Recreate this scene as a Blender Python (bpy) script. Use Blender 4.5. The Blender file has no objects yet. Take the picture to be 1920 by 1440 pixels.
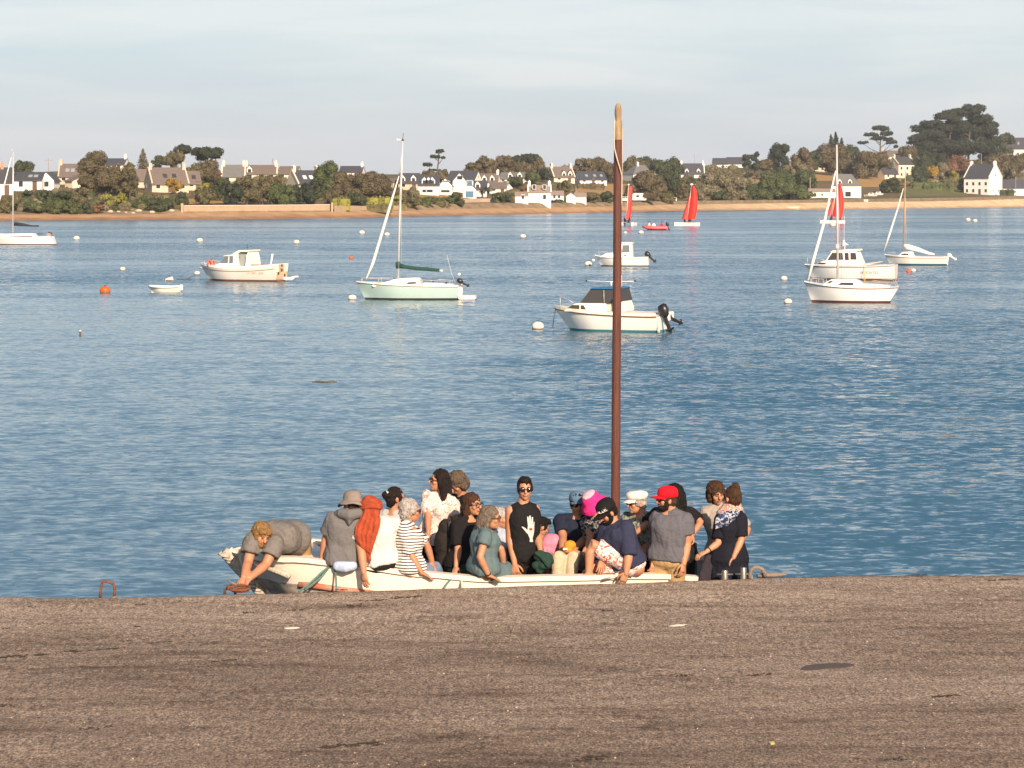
import bpy, bmesh, math, random
import numpy as np
from mathutils import Vector, Matrix, noise, Quaternion
from mathutils.bvhtree import BVHTree

R = math.radians
S = bpy.context.scene
COL = S.collection
rng = random.Random(7)

# ------------------------------------------------------------------ camera
F_PX = 4533.0          # focal length in photo pixels (1920 wide), 85 mm on a 36 mm sensor
EYE = 5.0              # camera height above the water
HOR = 362.0            # photo row of the horizon
cam_d = bpy.data.cameras.new('camera')
cam = bpy.data.objects.new('camera', cam_d); COL.objects.link(cam)
cam.location = (0, 0, EYE); cam.rotation_euler = (R(90), 0, 0)
cam_d.sensor_width = 36.0; cam_d.lens = F_PX / 1920 * 36.0
cam_d.shift_y = -(720 - HOR) / 1920
cam_d.clip_start = 0.5; cam_d.clip_end = 12000
S.camera = cam

# ------------------------------------------------------------------ light
SUN_EL, SUN_AZ = 26.5, 162.0       # azimuth clockwise from +Y: behind the camera, to its right
wd = bpy.data.worlds.new('World'); S.world = wd; wd.use_nodes = True
nt = wd.node_tree; nt.nodes.clear()
def wn(t, **k):
    n = nt.nodes.new(t)
    for a, b in k.items(): setattr(n, a, b)
    return n
w_out = wn('ShaderNodeOutputWorld'); w_bg = wn('ShaderNodeBackground')
w_bg.inputs['Strength'].default_value = 0.080
sky = wn('ShaderNodeTexSky', sky_type='NISHITA', sun_disc=False)
sky.sun_elevation = R(SUN_EL); sky.sun_rotation = R(SUN_AZ)
sky.air_density = 1.0; sky.dust_density = 1.2; sky.ozone_density = 1.3
tc = wn('ShaderNodeTexCoord'); sx = wn('ShaderNodeSeparateXYZ')
nt.links.new(tc.outputs['Generated'], sx.inputs[0])
mr = wn('ShaderNodeMapRange'); mr.interpolation_type = 'SMOOTHSTEP'
mr.inputs['From Min'].default_value = 0.0; mr.inputs['From Max'].default_value = 0.34
mr.inputs['To Min'].default_value = 0.86; mr.inputs['To Max'].default_value = 0.0
nt.links.new(sx.outputs['Z'], mr.inputs['Value'])
mp = wn('ShaderNodeMapping'); mp.inputs['Scale'].default_value = (3.0, 3.0, 26.0)
nt.links.new(tc.outputs['Generated'], mp.inputs[0])
nz = wn('ShaderNodeTexNoise'); nz.inputs['Scale'].default_value = 2.2; nz.inputs['Detail'].default_value = 5
nz.inputs['Roughness'].default_value = 0.5; nz.inputs['Distortion'].default_value = 0.4
nt.links.new(mp.outputs[0], nz.inputs['Vector'])
rp = wn('ShaderNodeMapRange'); rp.inputs['From Min'].default_value = 0.38; rp.inputs['From Max'].default_value = 0.64
rp.inputs['To Min'].default_value = 0.0; rp.inputs['To Max'].default_value = 1.0
nt.links.new(nz.outputs['Fac'], rp.inputs['Value'])
veil = wn('ShaderNodeMix', data_type='RGBA')          # thin high cloud: bluish gaps to pale streaks
veil.inputs['A'].default_value = (5.25, 6.2, 6.85, 1); veil.inputs['B'].default_value = (6.9, 7.25, 7.5, 1)
nt.links.new(rp.outputs[0], veil.inputs['Factor'])
# the band just above the horizon is a little mauve
hb = wn('ShaderNodeMapRange'); hb.inputs['From Min'].default_value = 0.0; hb.inputs['From Max'].default_value = 0.06
hb.inputs['To Min'].default_value = 0.85; hb.inputs['To Max'].default_value = 0.0
nt.links.new(sx.outputs['Z'], hb.inputs['Value'])
veil2 = wn('ShaderNodeMix', data_type='RGBA')
veil2.inputs['B'].default_value = (5.6, 5.78, 6.35, 1)
nt.links.new(hb.outputs[0], veil2.inputs['Factor']); nt.links.new(veil.outputs['Result'], veil2.inputs['A'])
mx = wn('ShaderNodeMix', data_type='RGBA')
nt.links.new(mr.outputs[0], mx.inputs['Factor'])
nt.links.new(sky.outputs[0], mx.inputs['A']); nt.links.new(veil2.outputs['Result'], mx.inputs['B'])
nt.links.new(mx.outputs['Result'], w_bg.inputs['Color']); nt.links.new(w_bg.outputs[0], w_out.inputs[0])

sd = bpy.data.lights.new('sun', 'SUN'); sd.energy = 4.9; sd.angle = R(0.5); sd.color = (1.0, 0.79, 0.58)
sun = bpy.data.objects.new('sun', sd); COL.objects.link(sun)
SUN_DIR = Vector((math.sin(R(SUN_AZ)) * math.cos(R(SUN_EL)), math.cos(R(SUN_AZ)) * math.cos(R(SUN_EL)), math.sin(R(SUN_EL))))
sun.rotation_euler = SUN_DIR.to_track_quat('Z', 'Y').to_euler(); sun.location = (20, -20, 40)

S.view_settings.view_transform = 'Standard'; S.view_settings.look = 'None'
S.view_settings.exposure = 0.60; S.view_settings.gamma = 1.0; S.view_settings.use_curve_mapping = False
S.cycles.use_denoising = True
S.cycles.max_bounces = 6; S.cycles.transparent_max_bounces = 8
S.cycles.sample_clamp_indirect = 4.0

# ------------------------------------------------------------------ helpers
def P(px, py, D):
    """photo pixel at distance D (along +Y) -> world point"""
    return Vector(((px - 960) / F_PX * D, D, EYE - (py - HOR) / F_PX * D))
def DZ(py, z=0.0):
    """distance at which height z shows on photo row py"""
    return F_PX * (EYE - z) / (py - HOR)

def props(o, label=None, cat=None, group=None, kind=None):
    if label: o['label'] = label
    if cat: o['category'] = cat
    if group: o['group'] = group
    if kind: o['kind'] = kind
    return o
def thing(name, label, cat, loc=(0, 0, 0), rz=0.0, group=None):
    o = bpy.data.objects.new(name, None); COL.objects.link(o)
    o.empty_display_size = 0.2
    o.location = loc; o.rotation_euler = (0, 0, rz)
    return props(o, label, cat, group)
def link_mesh(name, me, parent=None):
    o = bpy.data.objects.new(name, me); COL.objects.link(o)
    if parent is not None: o.parent = parent
    return o
def root_loc(o):
    while o.parent is not None: o = o.parent
    return Vector(o.location)
def copy_tree(o, parent=None):
    c = o.copy(); COL.objects.link(c)
    if parent is not None: c.parent = parent
    for ch in list(o.children): copy_tree(ch, c)
    return c

class MB:
    """collects shapes, then becomes ONE mesh object"""
    def __init__(self): self.v = []; self.f = []; self.m = []
    def add(self, verts, faces, mi=0):
        o = len(self.v); self.v.extend([tuple(p) for p in verts])
        self.f.extend([tuple(i + o for i in f) for f in faces]); self.m.extend([mi] * len(faces)); return self
    def box(self, lo, hi, mi=0, M=None):
        (a, b, c), (d, e, f) = lo, hi
        vs = [(a, b, c), (d, b, c), (d, e, c), (a, e, c), (a, b, f), (d, b, f), (d, e, f), (a, e, f)]
        if M is not None: vs = [M @ Vector(p) for p in vs]
        return self.add(vs, [(0, 3, 2, 1), (4, 5, 6, 7), (0, 1, 5, 4), (1, 2, 6, 5), (2, 3, 7, 6), (3, 0, 4, 7)], mi)
    def tube(self, pts, rad, n=8, mi=0, flat=None, caps=True, up=None, roundcap=False):
        """flat=(sx,sy) squashes the section; rad may be a list"""
        pts = [Vector(p) for p in pts]; k = len(pts)
        if not hasattr(rad, '__len__'): rad = [rad] * k
        rad = list(rad)
        if roundcap:
            d0 = (pts[0] - pts[1]).normalized(); d1 = (pts[-1] - pts[-2]).normalized()
            a, b = rad[0], rad[-1]
            pts = [pts[0] + d0 * a * .95, pts[0] + d0 * a * .6] + pts + [pts[-1] + d1 * b * .6, pts[-1] + d1 * b * .95]
            rad = [a * .3, a * .8] + rad + [b * .8, b * .3]; k += 4
        vs = []; u = None
        for i in range(k):
            t = (pts[min(i + 1, k - 1)] - pts[max(i - 1, 0)])
            t = t.normalized() if t.length > 1e-9 else Vector((0, 0, 1))
            if u is None:
                u = Vector(up) if up is not None else (Vector((0, 0, 1)) if abs(t.z) < .9 else Vector((1, 0, 0)))
            u = u - t * u.dot(t); u = u.normalized() if u.length > 1e-6 else t.orthogonal().normalized()
            w = t.cross(u)
            sx_, sy_ = flat if flat else (1, 1)
            for j in range(n):
                a = 2 * math.pi * j / n
                vs.append(pts[i] + u * math.cos(a) * rad[i] * sx_ + w * math.sin(a) * rad[i] * sy_)
        fs = [(i * n + j, i * n + (j + 1) % n, (i + 1) * n + (j + 1) % n, (i + 1) * n + j) for i in range(k - 1) for j in range(n)]
        if caps: fs += [tuple(range(n - 1, -1, -1)), tuple((k - 1) * n + j for j in range(n))]
        return self.add(vs, fs, mi)
    def loft(self, rings, mi=0, caps=True, closed=True):
        n = len(rings[0]); vs = [p for r in rings for p in r]; k = len(rings)
        e = n if closed else n - 1
        fs = [(i * n + j, i * n + (j + 1) % n, (i + 1) * n + (j + 1) % n, (i + 1) * n + j) for i in range(k - 1) for j in range(e)]
        if caps and closed: fs += [tuple(range(n - 1, -1, -1)), tuple((k - 1) * n + j for j in range(n))]
        return self.add(vs, fs, mi)
    def ell(self, c, r, n=12, m=8, mi=0, M=None):
        c = Vector(c); r = (r, r, r) if not hasattr(r, '__len__') else r
        vs = []; fs = []
        for i in range(m + 1):
            th = math.pi * i / m
            for j in range(n):
                a = 2 * math.pi * j / n
                p = Vector((r[0] * math.sin(th) * math.cos(a), r[1] * math.sin(th) * math.sin(a), r[2] * math.cos(th)))
                vs.append(c + (M @ p if M is not None else p))
        for i in range(m):
            for j in range(n):
                q = [i * n + j, (i + 1) * n + j, (i + 1) * n + (j + 1) % n, i * n + (j + 1) % n]
                fs.append(tuple(q))
        return self.add(vs, fs, mi)
    def prism(self, poly, y0, y1, mi=0, axis='y', taper=None):
        """side outline poly [(x,z)] extruded in y; taper(z)->half width when y0 is None"""
        n = len(poly)
        if taper is not None:
            vs = [(x, -taper(z), z) for x, z in poly] + [(x, taper(z), z) for x, z in poly]
        elif axis == 'y': vs = [(x, y0, z) for x, z in poly] + [(x, y1, z) for x, z in poly]
        elif axis == 'x': vs = [(y0, x, z) for x, z in poly] + [(y1, x, z) for x, z in poly]
        else: vs = [(x, z, y0) for x, z in poly] + [(x, z, y1) for x, z in poly]
        fs = [tuple(range(n)), tuple(range(2 * n - 1, n - 1, -1))] + [(i, i + n, (i + 1) % n + n, (i + 1) % n) for i in range(n)]
        return self.add(vs, fs, mi)
    def build(self, name, mats, parent=None, world=False, smooth=False, fix=True, bevel=0, weld=False):
        me = self.mesh(name, mats, root_loc(parent) if (world and parent is not None) else None, fix, smooth, bevel, weld)
        return link_mesh(name, me, parent)
    def mesh(self, name, mats, off=None, fix=True, smooth=False, bevel=0, weld=False):
        me = bpy.data.meshes.new(name)
        vs = self.v if off is None else [(p[0] - off.x, p[1] - off.y, p[2] - off.z) for p in self.v]
        me.from_pydata(vs, [], self.f)
        for m in (mats if isinstance(mats, (list, tuple)) else [mats]): me.materials.append(m)
        if any(self.m): me.polygons.foreach_set('material_index', self.m)
        if fix or bevel or weld:
            bm = bmesh.new(); bm.from_mesh(me)
            if weld: bmesh.ops.remove_doubles(bm, verts=bm.verts, dist=1e-4)
            bmesh.ops.recalc_face_normals(bm, faces=bm.faces)
            if bevel:
                ed = [e for e in bm.edges if len(e.link_faces) == 2 and e.calc_face_angle(0) > 0.5]
                bmesh.ops.bevel(bm, geom=ed, offset=bevel, segments=2, affect='EDGES', clamp_overlap=True)
            bm.to_mesh(me); bm.free()
        if smooth:
            me.polygons.foreach_set('use_smooth', [True] * len(me.polygons))
            if smooth == 'auto':
                try: me.set_sharp_from_angle(angle=R(38))
                except Exception: pass
        me.update(); return me

# ------------------------------------------------------------------ materials
MATS = {}
def mat(name, col, rough=0.6, metal=0.0, var=0.0, vscale=8.0, bump=0.0, bscale=60.0, spec=0.5, col2=None, stretch=None,
        coat=0.0, coords='Object', fine=None, island=0.0):
    """principled material: base colour broken up by noise (var / col2), fine bump"""
    if name in MATS: return MATS[name]
    m = bpy.data.materials.new(name); m.use_nodes = True; MATS[name] = m
    t = m.node_tree; b = t.nodes['Principled BSDF']
    b.inputs['Roughness'].default_value = rough; b.inputs['Metallic'].default_value = metal
    b.inputs['Specular IOR Level'].default_value = spec
    if coat: b.inputs['Coat Weight'].default_value = coat
    c4 = (*col, 1); b.inputs['Base Color'].default_value = c4
    tcn = t.nodes.new('ShaderNodeTexCoord'); src = tcn.outputs[coords]
    if stretch:
        mpn = t.nodes.new('ShaderNodeMapping'); mpn.inputs['Scale'].default_value = stretch
        t.links.new(src, mpn.inputs[0]); src = mpn.outputs[0]
    last = None
    if var or col2:
        n = t.nodes.new('ShaderNodeTexNoise'); n.inputs['Scale'].default_value = vscale; n.inputs['Detail'].default_value = 6
        n.inputs['Roughness'].default_value = .65; t.links.new(src, n.inputs['Vector'])
        r_ = t.nodes.new('ShaderNodeMapRange'); r_.inputs['From Min'].default_value = .3; r_.inputs['From Max'].default_value = .7
        t.links.new(n.outputs['Fac'], r_.inputs['Value'])
        mxn = t.nodes.new('ShaderNodeMix'); mxn.data_type = 'RGBA'; t.links.new(r_.outputs[0], mxn.inputs['Factor'])
        if col2: mxn.inputs['A'].default_value = c4; mxn.inputs['B'].default_value = (*col2, 1)
        else:
            mxn.inputs['A'].default_value = (*[max(0, x * (1 - var)) for x in col], 1)
            mxn.inputs['B'].default_value = (*[x * (1 + var) for x in col], 1)
        last = mxn.outputs['Result']
    if island:
        g = t.nodes.new('ShaderNodeNewGeometry'); hs = t.nodes.new('ShaderNodeHueSaturation')
        r2 = t.nodes.new('ShaderNodeMapRange'); r2.inputs['To Min'].default_value = 1 - island; r2.inputs['To Max'].default_value = 1 + island
        t.links.new(g.outputs['Random Per Island'], r2.inputs['Value']); t.links.new(r2.outputs[0], hs.inputs['Value'])
        if last: t.links.new(last, hs.inputs['Color'])
        else: hs.inputs['Color'].default_value = c4
        last = hs.outputs[0]
    if last: t.links.new(last, b.inputs['Base Color'])
    if bump:
        n2 = t.nodes.new('ShaderNodeTexNoise'); n2.inputs['Scale'].default_value = bscale; n2.inputs['Detail'].default_value = 4
        t.links.new(src, n2.inputs['Vector'])
        bp = t.nodes.new('ShaderNodeBump'); bp.inputs['Strength'].default_value = bump; bp.inputs['Distance'].default_value = .02
        t.links.new(n2.outputs['Fac'], bp.inputs['Height']); t.links.new(bp.outputs[0], b.inputs['Normal'])
    return m
def nodes_of(m): return m.node_tree, m.node_tree.nodes['Principled BSDF']
# ================================================================== WATER
def water_material():
    m = bpy.data.materials.new('sea_water'); m.use_nodes = True
    t, b = nodes_of(m); N = t.nodes.new; L = t.links.new
    b.inputs['Roughness'].default_value = 0.07; b.inputs['IOR'].default_value = 1.33
    b.inputs['Specular IOR Level'].default_value = 0.5
    geo = N('ShaderNodeNewGeometry')
    def noise_(scale, stretch, det=3, rough=.55, dist=0.0, rot=0.0):
        mp_ = N('ShaderNodeMapping'); mp_.inputs['Scale'].default_value = stretch; mp_.inputs['Rotation'].default_value = (0, 0, rot)
        L(geo.outputs['Position'], mp_.inputs[0])
        n = N('ShaderNodeTexNoise'); n.inputs['Scale'].default_value = scale; n.inputs['Detail'].default_value = det
        n.inputs['Roughness'].default_value = rough; n.inputs['Distortion'].default_value = dist
        L(mp_.outputs[0], n.inputs['Vector']); return n.outputs['Fac']
    def math_(op, a, b_=None, v=None):
        n = N('ShaderNodeMath'); n.operation = op
        if hasattr(a, 'is_linked') or not isinstance(a, (int, float)): L(a, n.inputs[0])
        else: n.inputs[0].default_value = a
        if b_ is not None: L(b_, n.inputs[1])
        elif v is not None: n.inputs[1].default_value = v
        return n.outputs[0]
    def maprange(x, a, b_, c, d, smooth=True):
        n = N('ShaderNodeMapRange'); n.interpolation_type = 'SMOOTHSTEP' if smooth else 'LINEAR'
        for k, v in zip(('From Min', 'From Max', 'To Min', 'To Max'), (a, b_, c, d)): n.inputs[k].default_value = v
        L(x, n.inputs['Value']); return n.outputs[0]
    # gusts and slicks: the breeze ruffles some lanes of the bay and leaves others smooth
    sep = N('ShaderNodeSeparateXYZ'); L(geo.outputs['Position'], sep.inputs[0])
    gust = noise_(0.020, (0.32, 1.0, 1), 4, .6, .7, R(-14))
    gust2 = noise_(0.10, (0.30, 1.0, 1), 4, .6, .6, R(-6))
    g = math_('ADD', math_('MULTIPLY', gust, v=.6), math_('MULTIPLY', gust2, v=.4))
    # more shelter behind the quay on the left
    side = maprange(sep.outputs['X'], -7.0, 6.0, -1.0, 0.25)
    shel = math_('MULTIPLY', math_('MULTIPLY', side, maprange(sep.outputs['Y'], 45.0, 150.0, 1.0, 0.0)), v=0.27)
    g = math_('ADD', g, shel)
    amp = maprange(g, .35, .60, 0.40, 1.0)
    # slope of the surface, summed over ripple sizes from hand-wide wavelets to long chop
    def slope(scale, stretch, k, det=2, dist=.4, rot=0.0):
        mp_ = N('ShaderNodeMapping'); mp_.inputs['Scale'].default_value = stretch; mp_.inputs['Rotation'].default_value = (0, 0, rot)
        L(geo.outputs['Position'], mp_.inputs[0])
        n = N('ShaderNodeTexNoise'); n.inputs['Scale'].default_value = scale; n.inputs['Detail'].default_value = det
        n.inputs['Roughness'].default_value = .5; n.inputs['Distortion'].default_value = dist
        L(mp_.outputs[0], n.inputs['Vector'])
        v = N('ShaderNodeVectorMath'); v.operation = 'SUBTRACT'; L(n.outputs['Color'], v.inputs[0]); v.inputs[1].default_value = (.5, .5, .5)
        w = N('ShaderNodeVectorMath'); w.operation = 'MULTIPLY'; L(v.outputs[0], w.inputs[0]); w.inputs[1].default_value = (k * .8, k, 0)
        return w.outputs[0]
    def vadd(a, b_):
        n = N('ShaderNodeVectorMath'); n.operation = 'ADD'; L(a, n.inputs[0]); L(b_, n.inputs[1]); return n.outputs[0]
    sl = vadd(vadd(slope(7.0, (.62, 1, 1), .80, 3, .6, R(-4)), slope(3.0, (.60, 1, 1), .50, 3, .5, R(-6))),
              vadd(slope(.80, (.42, 1, 1), .24, 2, .4, R(-4)), slope(.10, (.25, 1, 1), .08, 2, .3, R(-3))))
    sc = N('ShaderNodeVectorMath'); sc.operation = 'SCALE'; L(sl, sc.inputs[0]); L(amp, sc.inputs['Scale'])
    bias = N('ShaderNodeCombineXYZ'); bias.inputs['Z'].default_value = 1.0
    L(math_('MULTIPLY', amp, v=-.11), bias.inputs['Y'])
    nn = N('ShaderNodeVectorMath'); nn.operation = 'NORMALIZE'; L(vadd(sc.outputs[0], bias.outputs[0]), nn.inputs[0])
    L(nn.outputs[0], b.inputs['Normal'])
    cm = N('ShaderNodeMix'); cm.data_type = 'RGBA'
    cm.inputs['A'].default_value = (0.078, 0.150, 0.190, 1); cm.inputs['B'].default_value = (0.036, 0.108, 0.172, 1)
    L(amp, cm.inputs['Factor']); L(cm.outputs['Result'], b.inputs['Base Color'])
    return m
bmw = MB()
xs = [-2600, -1500, -400, -120, -40, 0, 40, 120, 400, 1500, 2600]
ys = [-60, 0, 15, 30, 60, 120, 250, 500, 1000, 1800, 3000]
bmw.add([(x, y, 0) for y in ys for x in xs], [(j * 11 + i, j * 11 + i + 1, (j + 1) * 11 + i + 1, (j + 1) * 11 + i) for j in range(10) for i in range(10)])
props(bmw.build('water', water_material()), kind='structure')

# ================================================================== QUAY
QZ = 1.0
QEDGE = [(-700, 1124), (0, 1118.5), (62, 1118), (66, 1120.5), (188, 1120), (300, 1117.5), (420, 1113.5), (560, 1110.5), (700, 1107), (850, 1102), (1000, 1096.5),
         (1120, 1092.5), (1250, 1088.5), (1400, 1083), (1480, 1080.5), (1600, 1079), (1920, 1077.5), (2700, 1075)]
def quay_edge(px):
    for (a, ya), (b, yb) in zip(QEDGE, QEDGE[1:]):
        if a <= px <= b:
            y = ya + (yb - ya) * (px - a) / (b - a); D = DZ(y, QZ); return Vector(((px - 960) / F_PX * D, D, QZ))
def quay_material():
    m = bpy.data.materials.new('worn_quay_concrete'); m.use_nodes = True
    t, b = nodes_of(m); N = t.nodes.new; L = t.links.new
    b.inputs['Roughness'].default_value = .9; b.inputs['Specular IOR Level'].default_value = .25
    geo = N('ShaderNodeNewGeometry')
    def nz_(scale, stretch=(1, 1, 1), det=6, rough=.65, dist=0, rot=0):
        mp_ = N('ShaderNodeMapping'); mp_.inputs['Scale'].default_value = stretch; mp_.inputs['Rotation'].default_value = (0, 0, rot)
        L(geo.outputs['Position'], mp_.inputs[0])
        n = N('ShaderNodeTexNoise'); n.inputs['Scale'].default_value = scale; n.inputs['Detail'].default_value = det
        n.inputs['Roughness'].default_value = rough; n.inputs['Distortion'].default_value = dist
        L(mp_.outputs[0], n.inputs['Vector']); return n.outputs['Fac']
    def ramp(x, pts):
        r_ = N('ShaderNodeValToRGB'); e = r_.color_ramp.elements
        e[0].position, e[0].color = pts[0][0], (*pts[0][1], 1); e[1].position, e[1].color = pts[-1][0], (*pts[-1][1], 1)
        for p, c in pts[1:-1]:
            k = e.new(p); k.color = (*c, 1)
        L(x, r_.inputs[0]); return r_.outputs[0]
    def mul(a, b_, f=1.0):
        n = N('ShaderNodeMix'); n.data_type = 'RGBA'; n.blend_type = 'MULTIPLY'; n.inputs['Factor'].default_value = f
        L(a, n.inputs['A']); L(b_, n.inputs['B']); return n.outputs['Result']
    base = ramp(nz_(.42, (.45, 1, 1), 6, .62, .4), [(.30, (.225, .171, .131)), (.50, (.330, .258, .203)), (.70, (.420, .336, .268))])
    grain = ramp(nz_(52, (1, .45, 1), 3, .7), [(.30, (.30, .28, .27)), (.5, (1, 1, 1)), (.68, (1.9, 1.85, 1.8))])
    agg = ramp(nz_(17, (1, .34, 1), 5, .75), [(.30, (.52, .49, .47)), (.48, (1, 1, 1)), (.70, (1.48, 1.45, 1.40))])
    streak = ramp(nz_(2.6, (.16, 1.0, 1), 8, .75, .6, R(7)), [(.33, (.55, .49, .46)), (.47, (1, 1, 1)), (.75, (1.18, 1.16, 1.13))])
    grime = ramp(nz_(1.0, (.34, 1.0, 1), 9, .80, .5, R(5)), [(.30, (.30, .26, .25)), (.42, (.82, .80, .78)), (.52, (1, 1, 1))])
    crack = ramp(nz_(1.1, (.10, 1.0, 1), 8, .8, .8, R(9)), [(.300, (.30, .25, .22)), (.345, (1, 1, 1)), (.9, (1, 1, 1))])
    c = mul(mul(mul(mul(mul(base, grain), agg), streak), grime), crack, .9)
    # the near part of the slip is darker than the far lip, broken up by noise
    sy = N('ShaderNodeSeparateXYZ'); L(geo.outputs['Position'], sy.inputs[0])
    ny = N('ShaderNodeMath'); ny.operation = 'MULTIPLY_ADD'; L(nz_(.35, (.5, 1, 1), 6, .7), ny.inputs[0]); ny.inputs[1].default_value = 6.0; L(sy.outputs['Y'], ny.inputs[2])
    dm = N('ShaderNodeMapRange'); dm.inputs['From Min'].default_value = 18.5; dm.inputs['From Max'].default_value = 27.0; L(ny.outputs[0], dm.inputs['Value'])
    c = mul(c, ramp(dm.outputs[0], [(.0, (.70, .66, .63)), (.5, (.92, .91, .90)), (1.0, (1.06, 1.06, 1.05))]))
    # sparse pale pebbles in the surface
    v = N('ShaderNodeTexVoronoi'); v.inputs['Scale'].default_value = 7.0; L(geo.outputs['Position'], v.inputs['Vector'])
    peb = ramp(v.outputs['Distance'], [(.02, (1, 1, 1)), (.045, (0, 0, 0)), (1, (0, 0, 0))])
    sel = ramp(nz_(9, det=2), [(.56, (0, 0, 0)), (.64, (1, 1, 1))])
    pm = N('ShaderNodeMath'); pm.operation = 'MULTIPLY'; L(peb, pm.inputs[0]); L(sel, pm.inputs[1])
    mx_ = N('ShaderNodeMix'); mx_.data_type = 'RGBA'; L(pm.outputs[0], mx_.inputs['Factor']); L(c, mx_.inputs['A'])
    mx_.inputs['B'].default_value = (.62, .55, .47, 1); L(mx_.outputs['Result'], b.inputs['Base Color'])
    h1 = nz_(38, det=5, rough=.75); h2 = nz_(5, (.4, 1, 1), 5, .7)
    ad = N('ShaderNodeMath'); ad.operation = 'MULTIPLY_ADD'; L(h2, ad.inputs[0]); ad.inputs[1].default_value = 1.8; L(h1, ad.inputs[2])
    bp = N('ShaderNodeBump'); bp.inputs['Strength'].default_value = .9; bp.inputs['Distance'].default_value = .03
    L(ad.outputs[0], bp.inputs['Height']); L(bp.outputs[0], b.inputs['Normal'])
    return m
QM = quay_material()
def qheight(x, y):
    return 0.018 * (noise.noise(Vector((x * .35, y * .9, 3))) + .5 * noise.noise(Vector((x * 1.3, y * 2.8, 8))) + .25 * noise.noise(Vector((x * 5, y * 8, 1))))
qb = MB(); nu, nv = 240, 70
edge_pts = []
for i in range(nu + 1):
    px = -700 + 3400 * i / nu
    e = quay_edge(min(px, 2699)); e.y += .018 * noise.noise(Vector((px * .02, 0, 0))) + .012 * noise.noise(Vector((px * .09, 4, 0)))
    edge_pts.append(e)
rows = []
for j in range(nv + 1):
    s = (j / nv) ** 1.35
    row = []
    for e in edge_pts:
        y = e.y * (1 - s) + (-4.0) * s
        x = e.x
        ed = min(1, j / 2.0)
        row.append((x, y, QZ + qheight(x, y) * (.6 + .4 * ed) - (0.010 if j == 0 else 0)))
    rows.append(row)
# face down into the water
rows = [[(e.x, e.y + .05, -1.5) for e in edge_pts], [(e.x, e.y + .015, QZ - .07) for e in edge_pts]] + rows
qb.loft(rows, closed=False)
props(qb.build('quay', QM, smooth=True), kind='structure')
# ================================================================== PEOPLE
PEND = []      # meshes grown from overlapping solids: voxel union + smoothing, all evaluated in one go
def pend(name, comps, mats, parent, post=None):
    """comps: list of (MB in world coords, voxel size or 0, smoothing steps)"""
    PEND.append((name, comps, mats, parent, post))
def flush():
    temps = []
    for name, comps, mats, parent, post in PEND:
        for mb, vx, sm in comps:
            me = mb.mesh('tmp', [], None, True)
            o = bpy.data.objects.new('tmp', me); COL.objects.link(o); temps.append(o)
            if vx:
                r = o.modifiers.new('r', 'REMESH'); r.mode = 'VOXEL'; r.voxel_size = vx; r.use_smooth_shade = True
                if sm:
                    s = o.modifiers.new('s', 'SMOOTH'); s.iterations = sm; s.factor = .5
    dg = bpy.context.evaluated_depsgraph_get(); dg.update()
    k = 0; made = {}
    for name, comps, mats, parent, post in PEND:
        bm = bmesh.new()
        for _ in comps:
            me = bpy.data.meshes.new_from_object(temps[k].evaluated_get(dg)); bm.from_mesh(me); bpy.data.meshes.remove(me); k += 1
        if post: post(bm)
        off = root_loc(parent)
        for v in bm.verts: v.co -= off
        for f in bm.faces: f.smooth = True
        me = bpy.data.meshes.new(name); bm.to_mesh(me); bm.free()
        for m in (mats if isinstance(mats, (list, tuple)) else [mats]): me.materials.append(m)
        o = link_mesh(name, me, parent); made.setdefault(parent.name, {}).setdefault(name, o)
    for o in temps:
        me = o.data; bpy.data.objects.remove(o); bpy.data.meshes.remove(me)
    PEND.clear(); return made

def skin(tone): return mat('skin_%d' % int(tone * 100), (.43 * tone, .200 * tone, .110 * tone), .55, var=.08, vscale=12)
def cloth(name, col, col2=None, vs=30, rough=.9, **k): return mat('cloth_' + name, col, rough, var=0 if col2 else .16, vscale=vs, col2=col2, bump=.55, bscale=26, spec=.2, **k)
M_EYE = mat('eye_white', (.30, .25, .22), .4); M_PUPIL = mat('pupil', (.02, .015, .012), .3); M_LIP = mat('lips', (.30, .09, .075), .5)
M_SHADES = mat('dark_lens', (.012, .010, .010), .12); M_FRAME = mat('spectacle_frame', (.03, .02, .018), .4)
HAIR = {}
def hairm(name, col):
    return mat('hair_' + name, tuple(x * .6 for x in col), .68, spec=.2, col2=tuple(x * 2.1 for x in col), vscale=26, bump=1.0, bscale=60, stretch=(2.0, 2.0, .45))

def basis(yaw, pitch=0, roll=0):
    """right, forward, up of somebody facing yaw (0: to the camera, 90: image right, 180: away), pitch down"""
    y, p, r = R(yaw), R(pitch), R(roll)
    f0 = Vector((math.sin(y), -math.cos(y), 0)); r0 = f0.cross(Vector((0, 0, 1)))
    f = f0 * math.cos(p) - Vector((0, 0, 1)) * math.sin(p); u = r0.cross(f)
    if r: q = Quaternion(f, r); r0 = q @ r0; u = q @ u
    return r0, f, u
def fr(c, B): return lambda r, f, u: c + B[0] * r + B[1] * f + B[2] * u
def mrot(B): return Matrix((B[0], B[1], B[2])).transposed()

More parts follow.
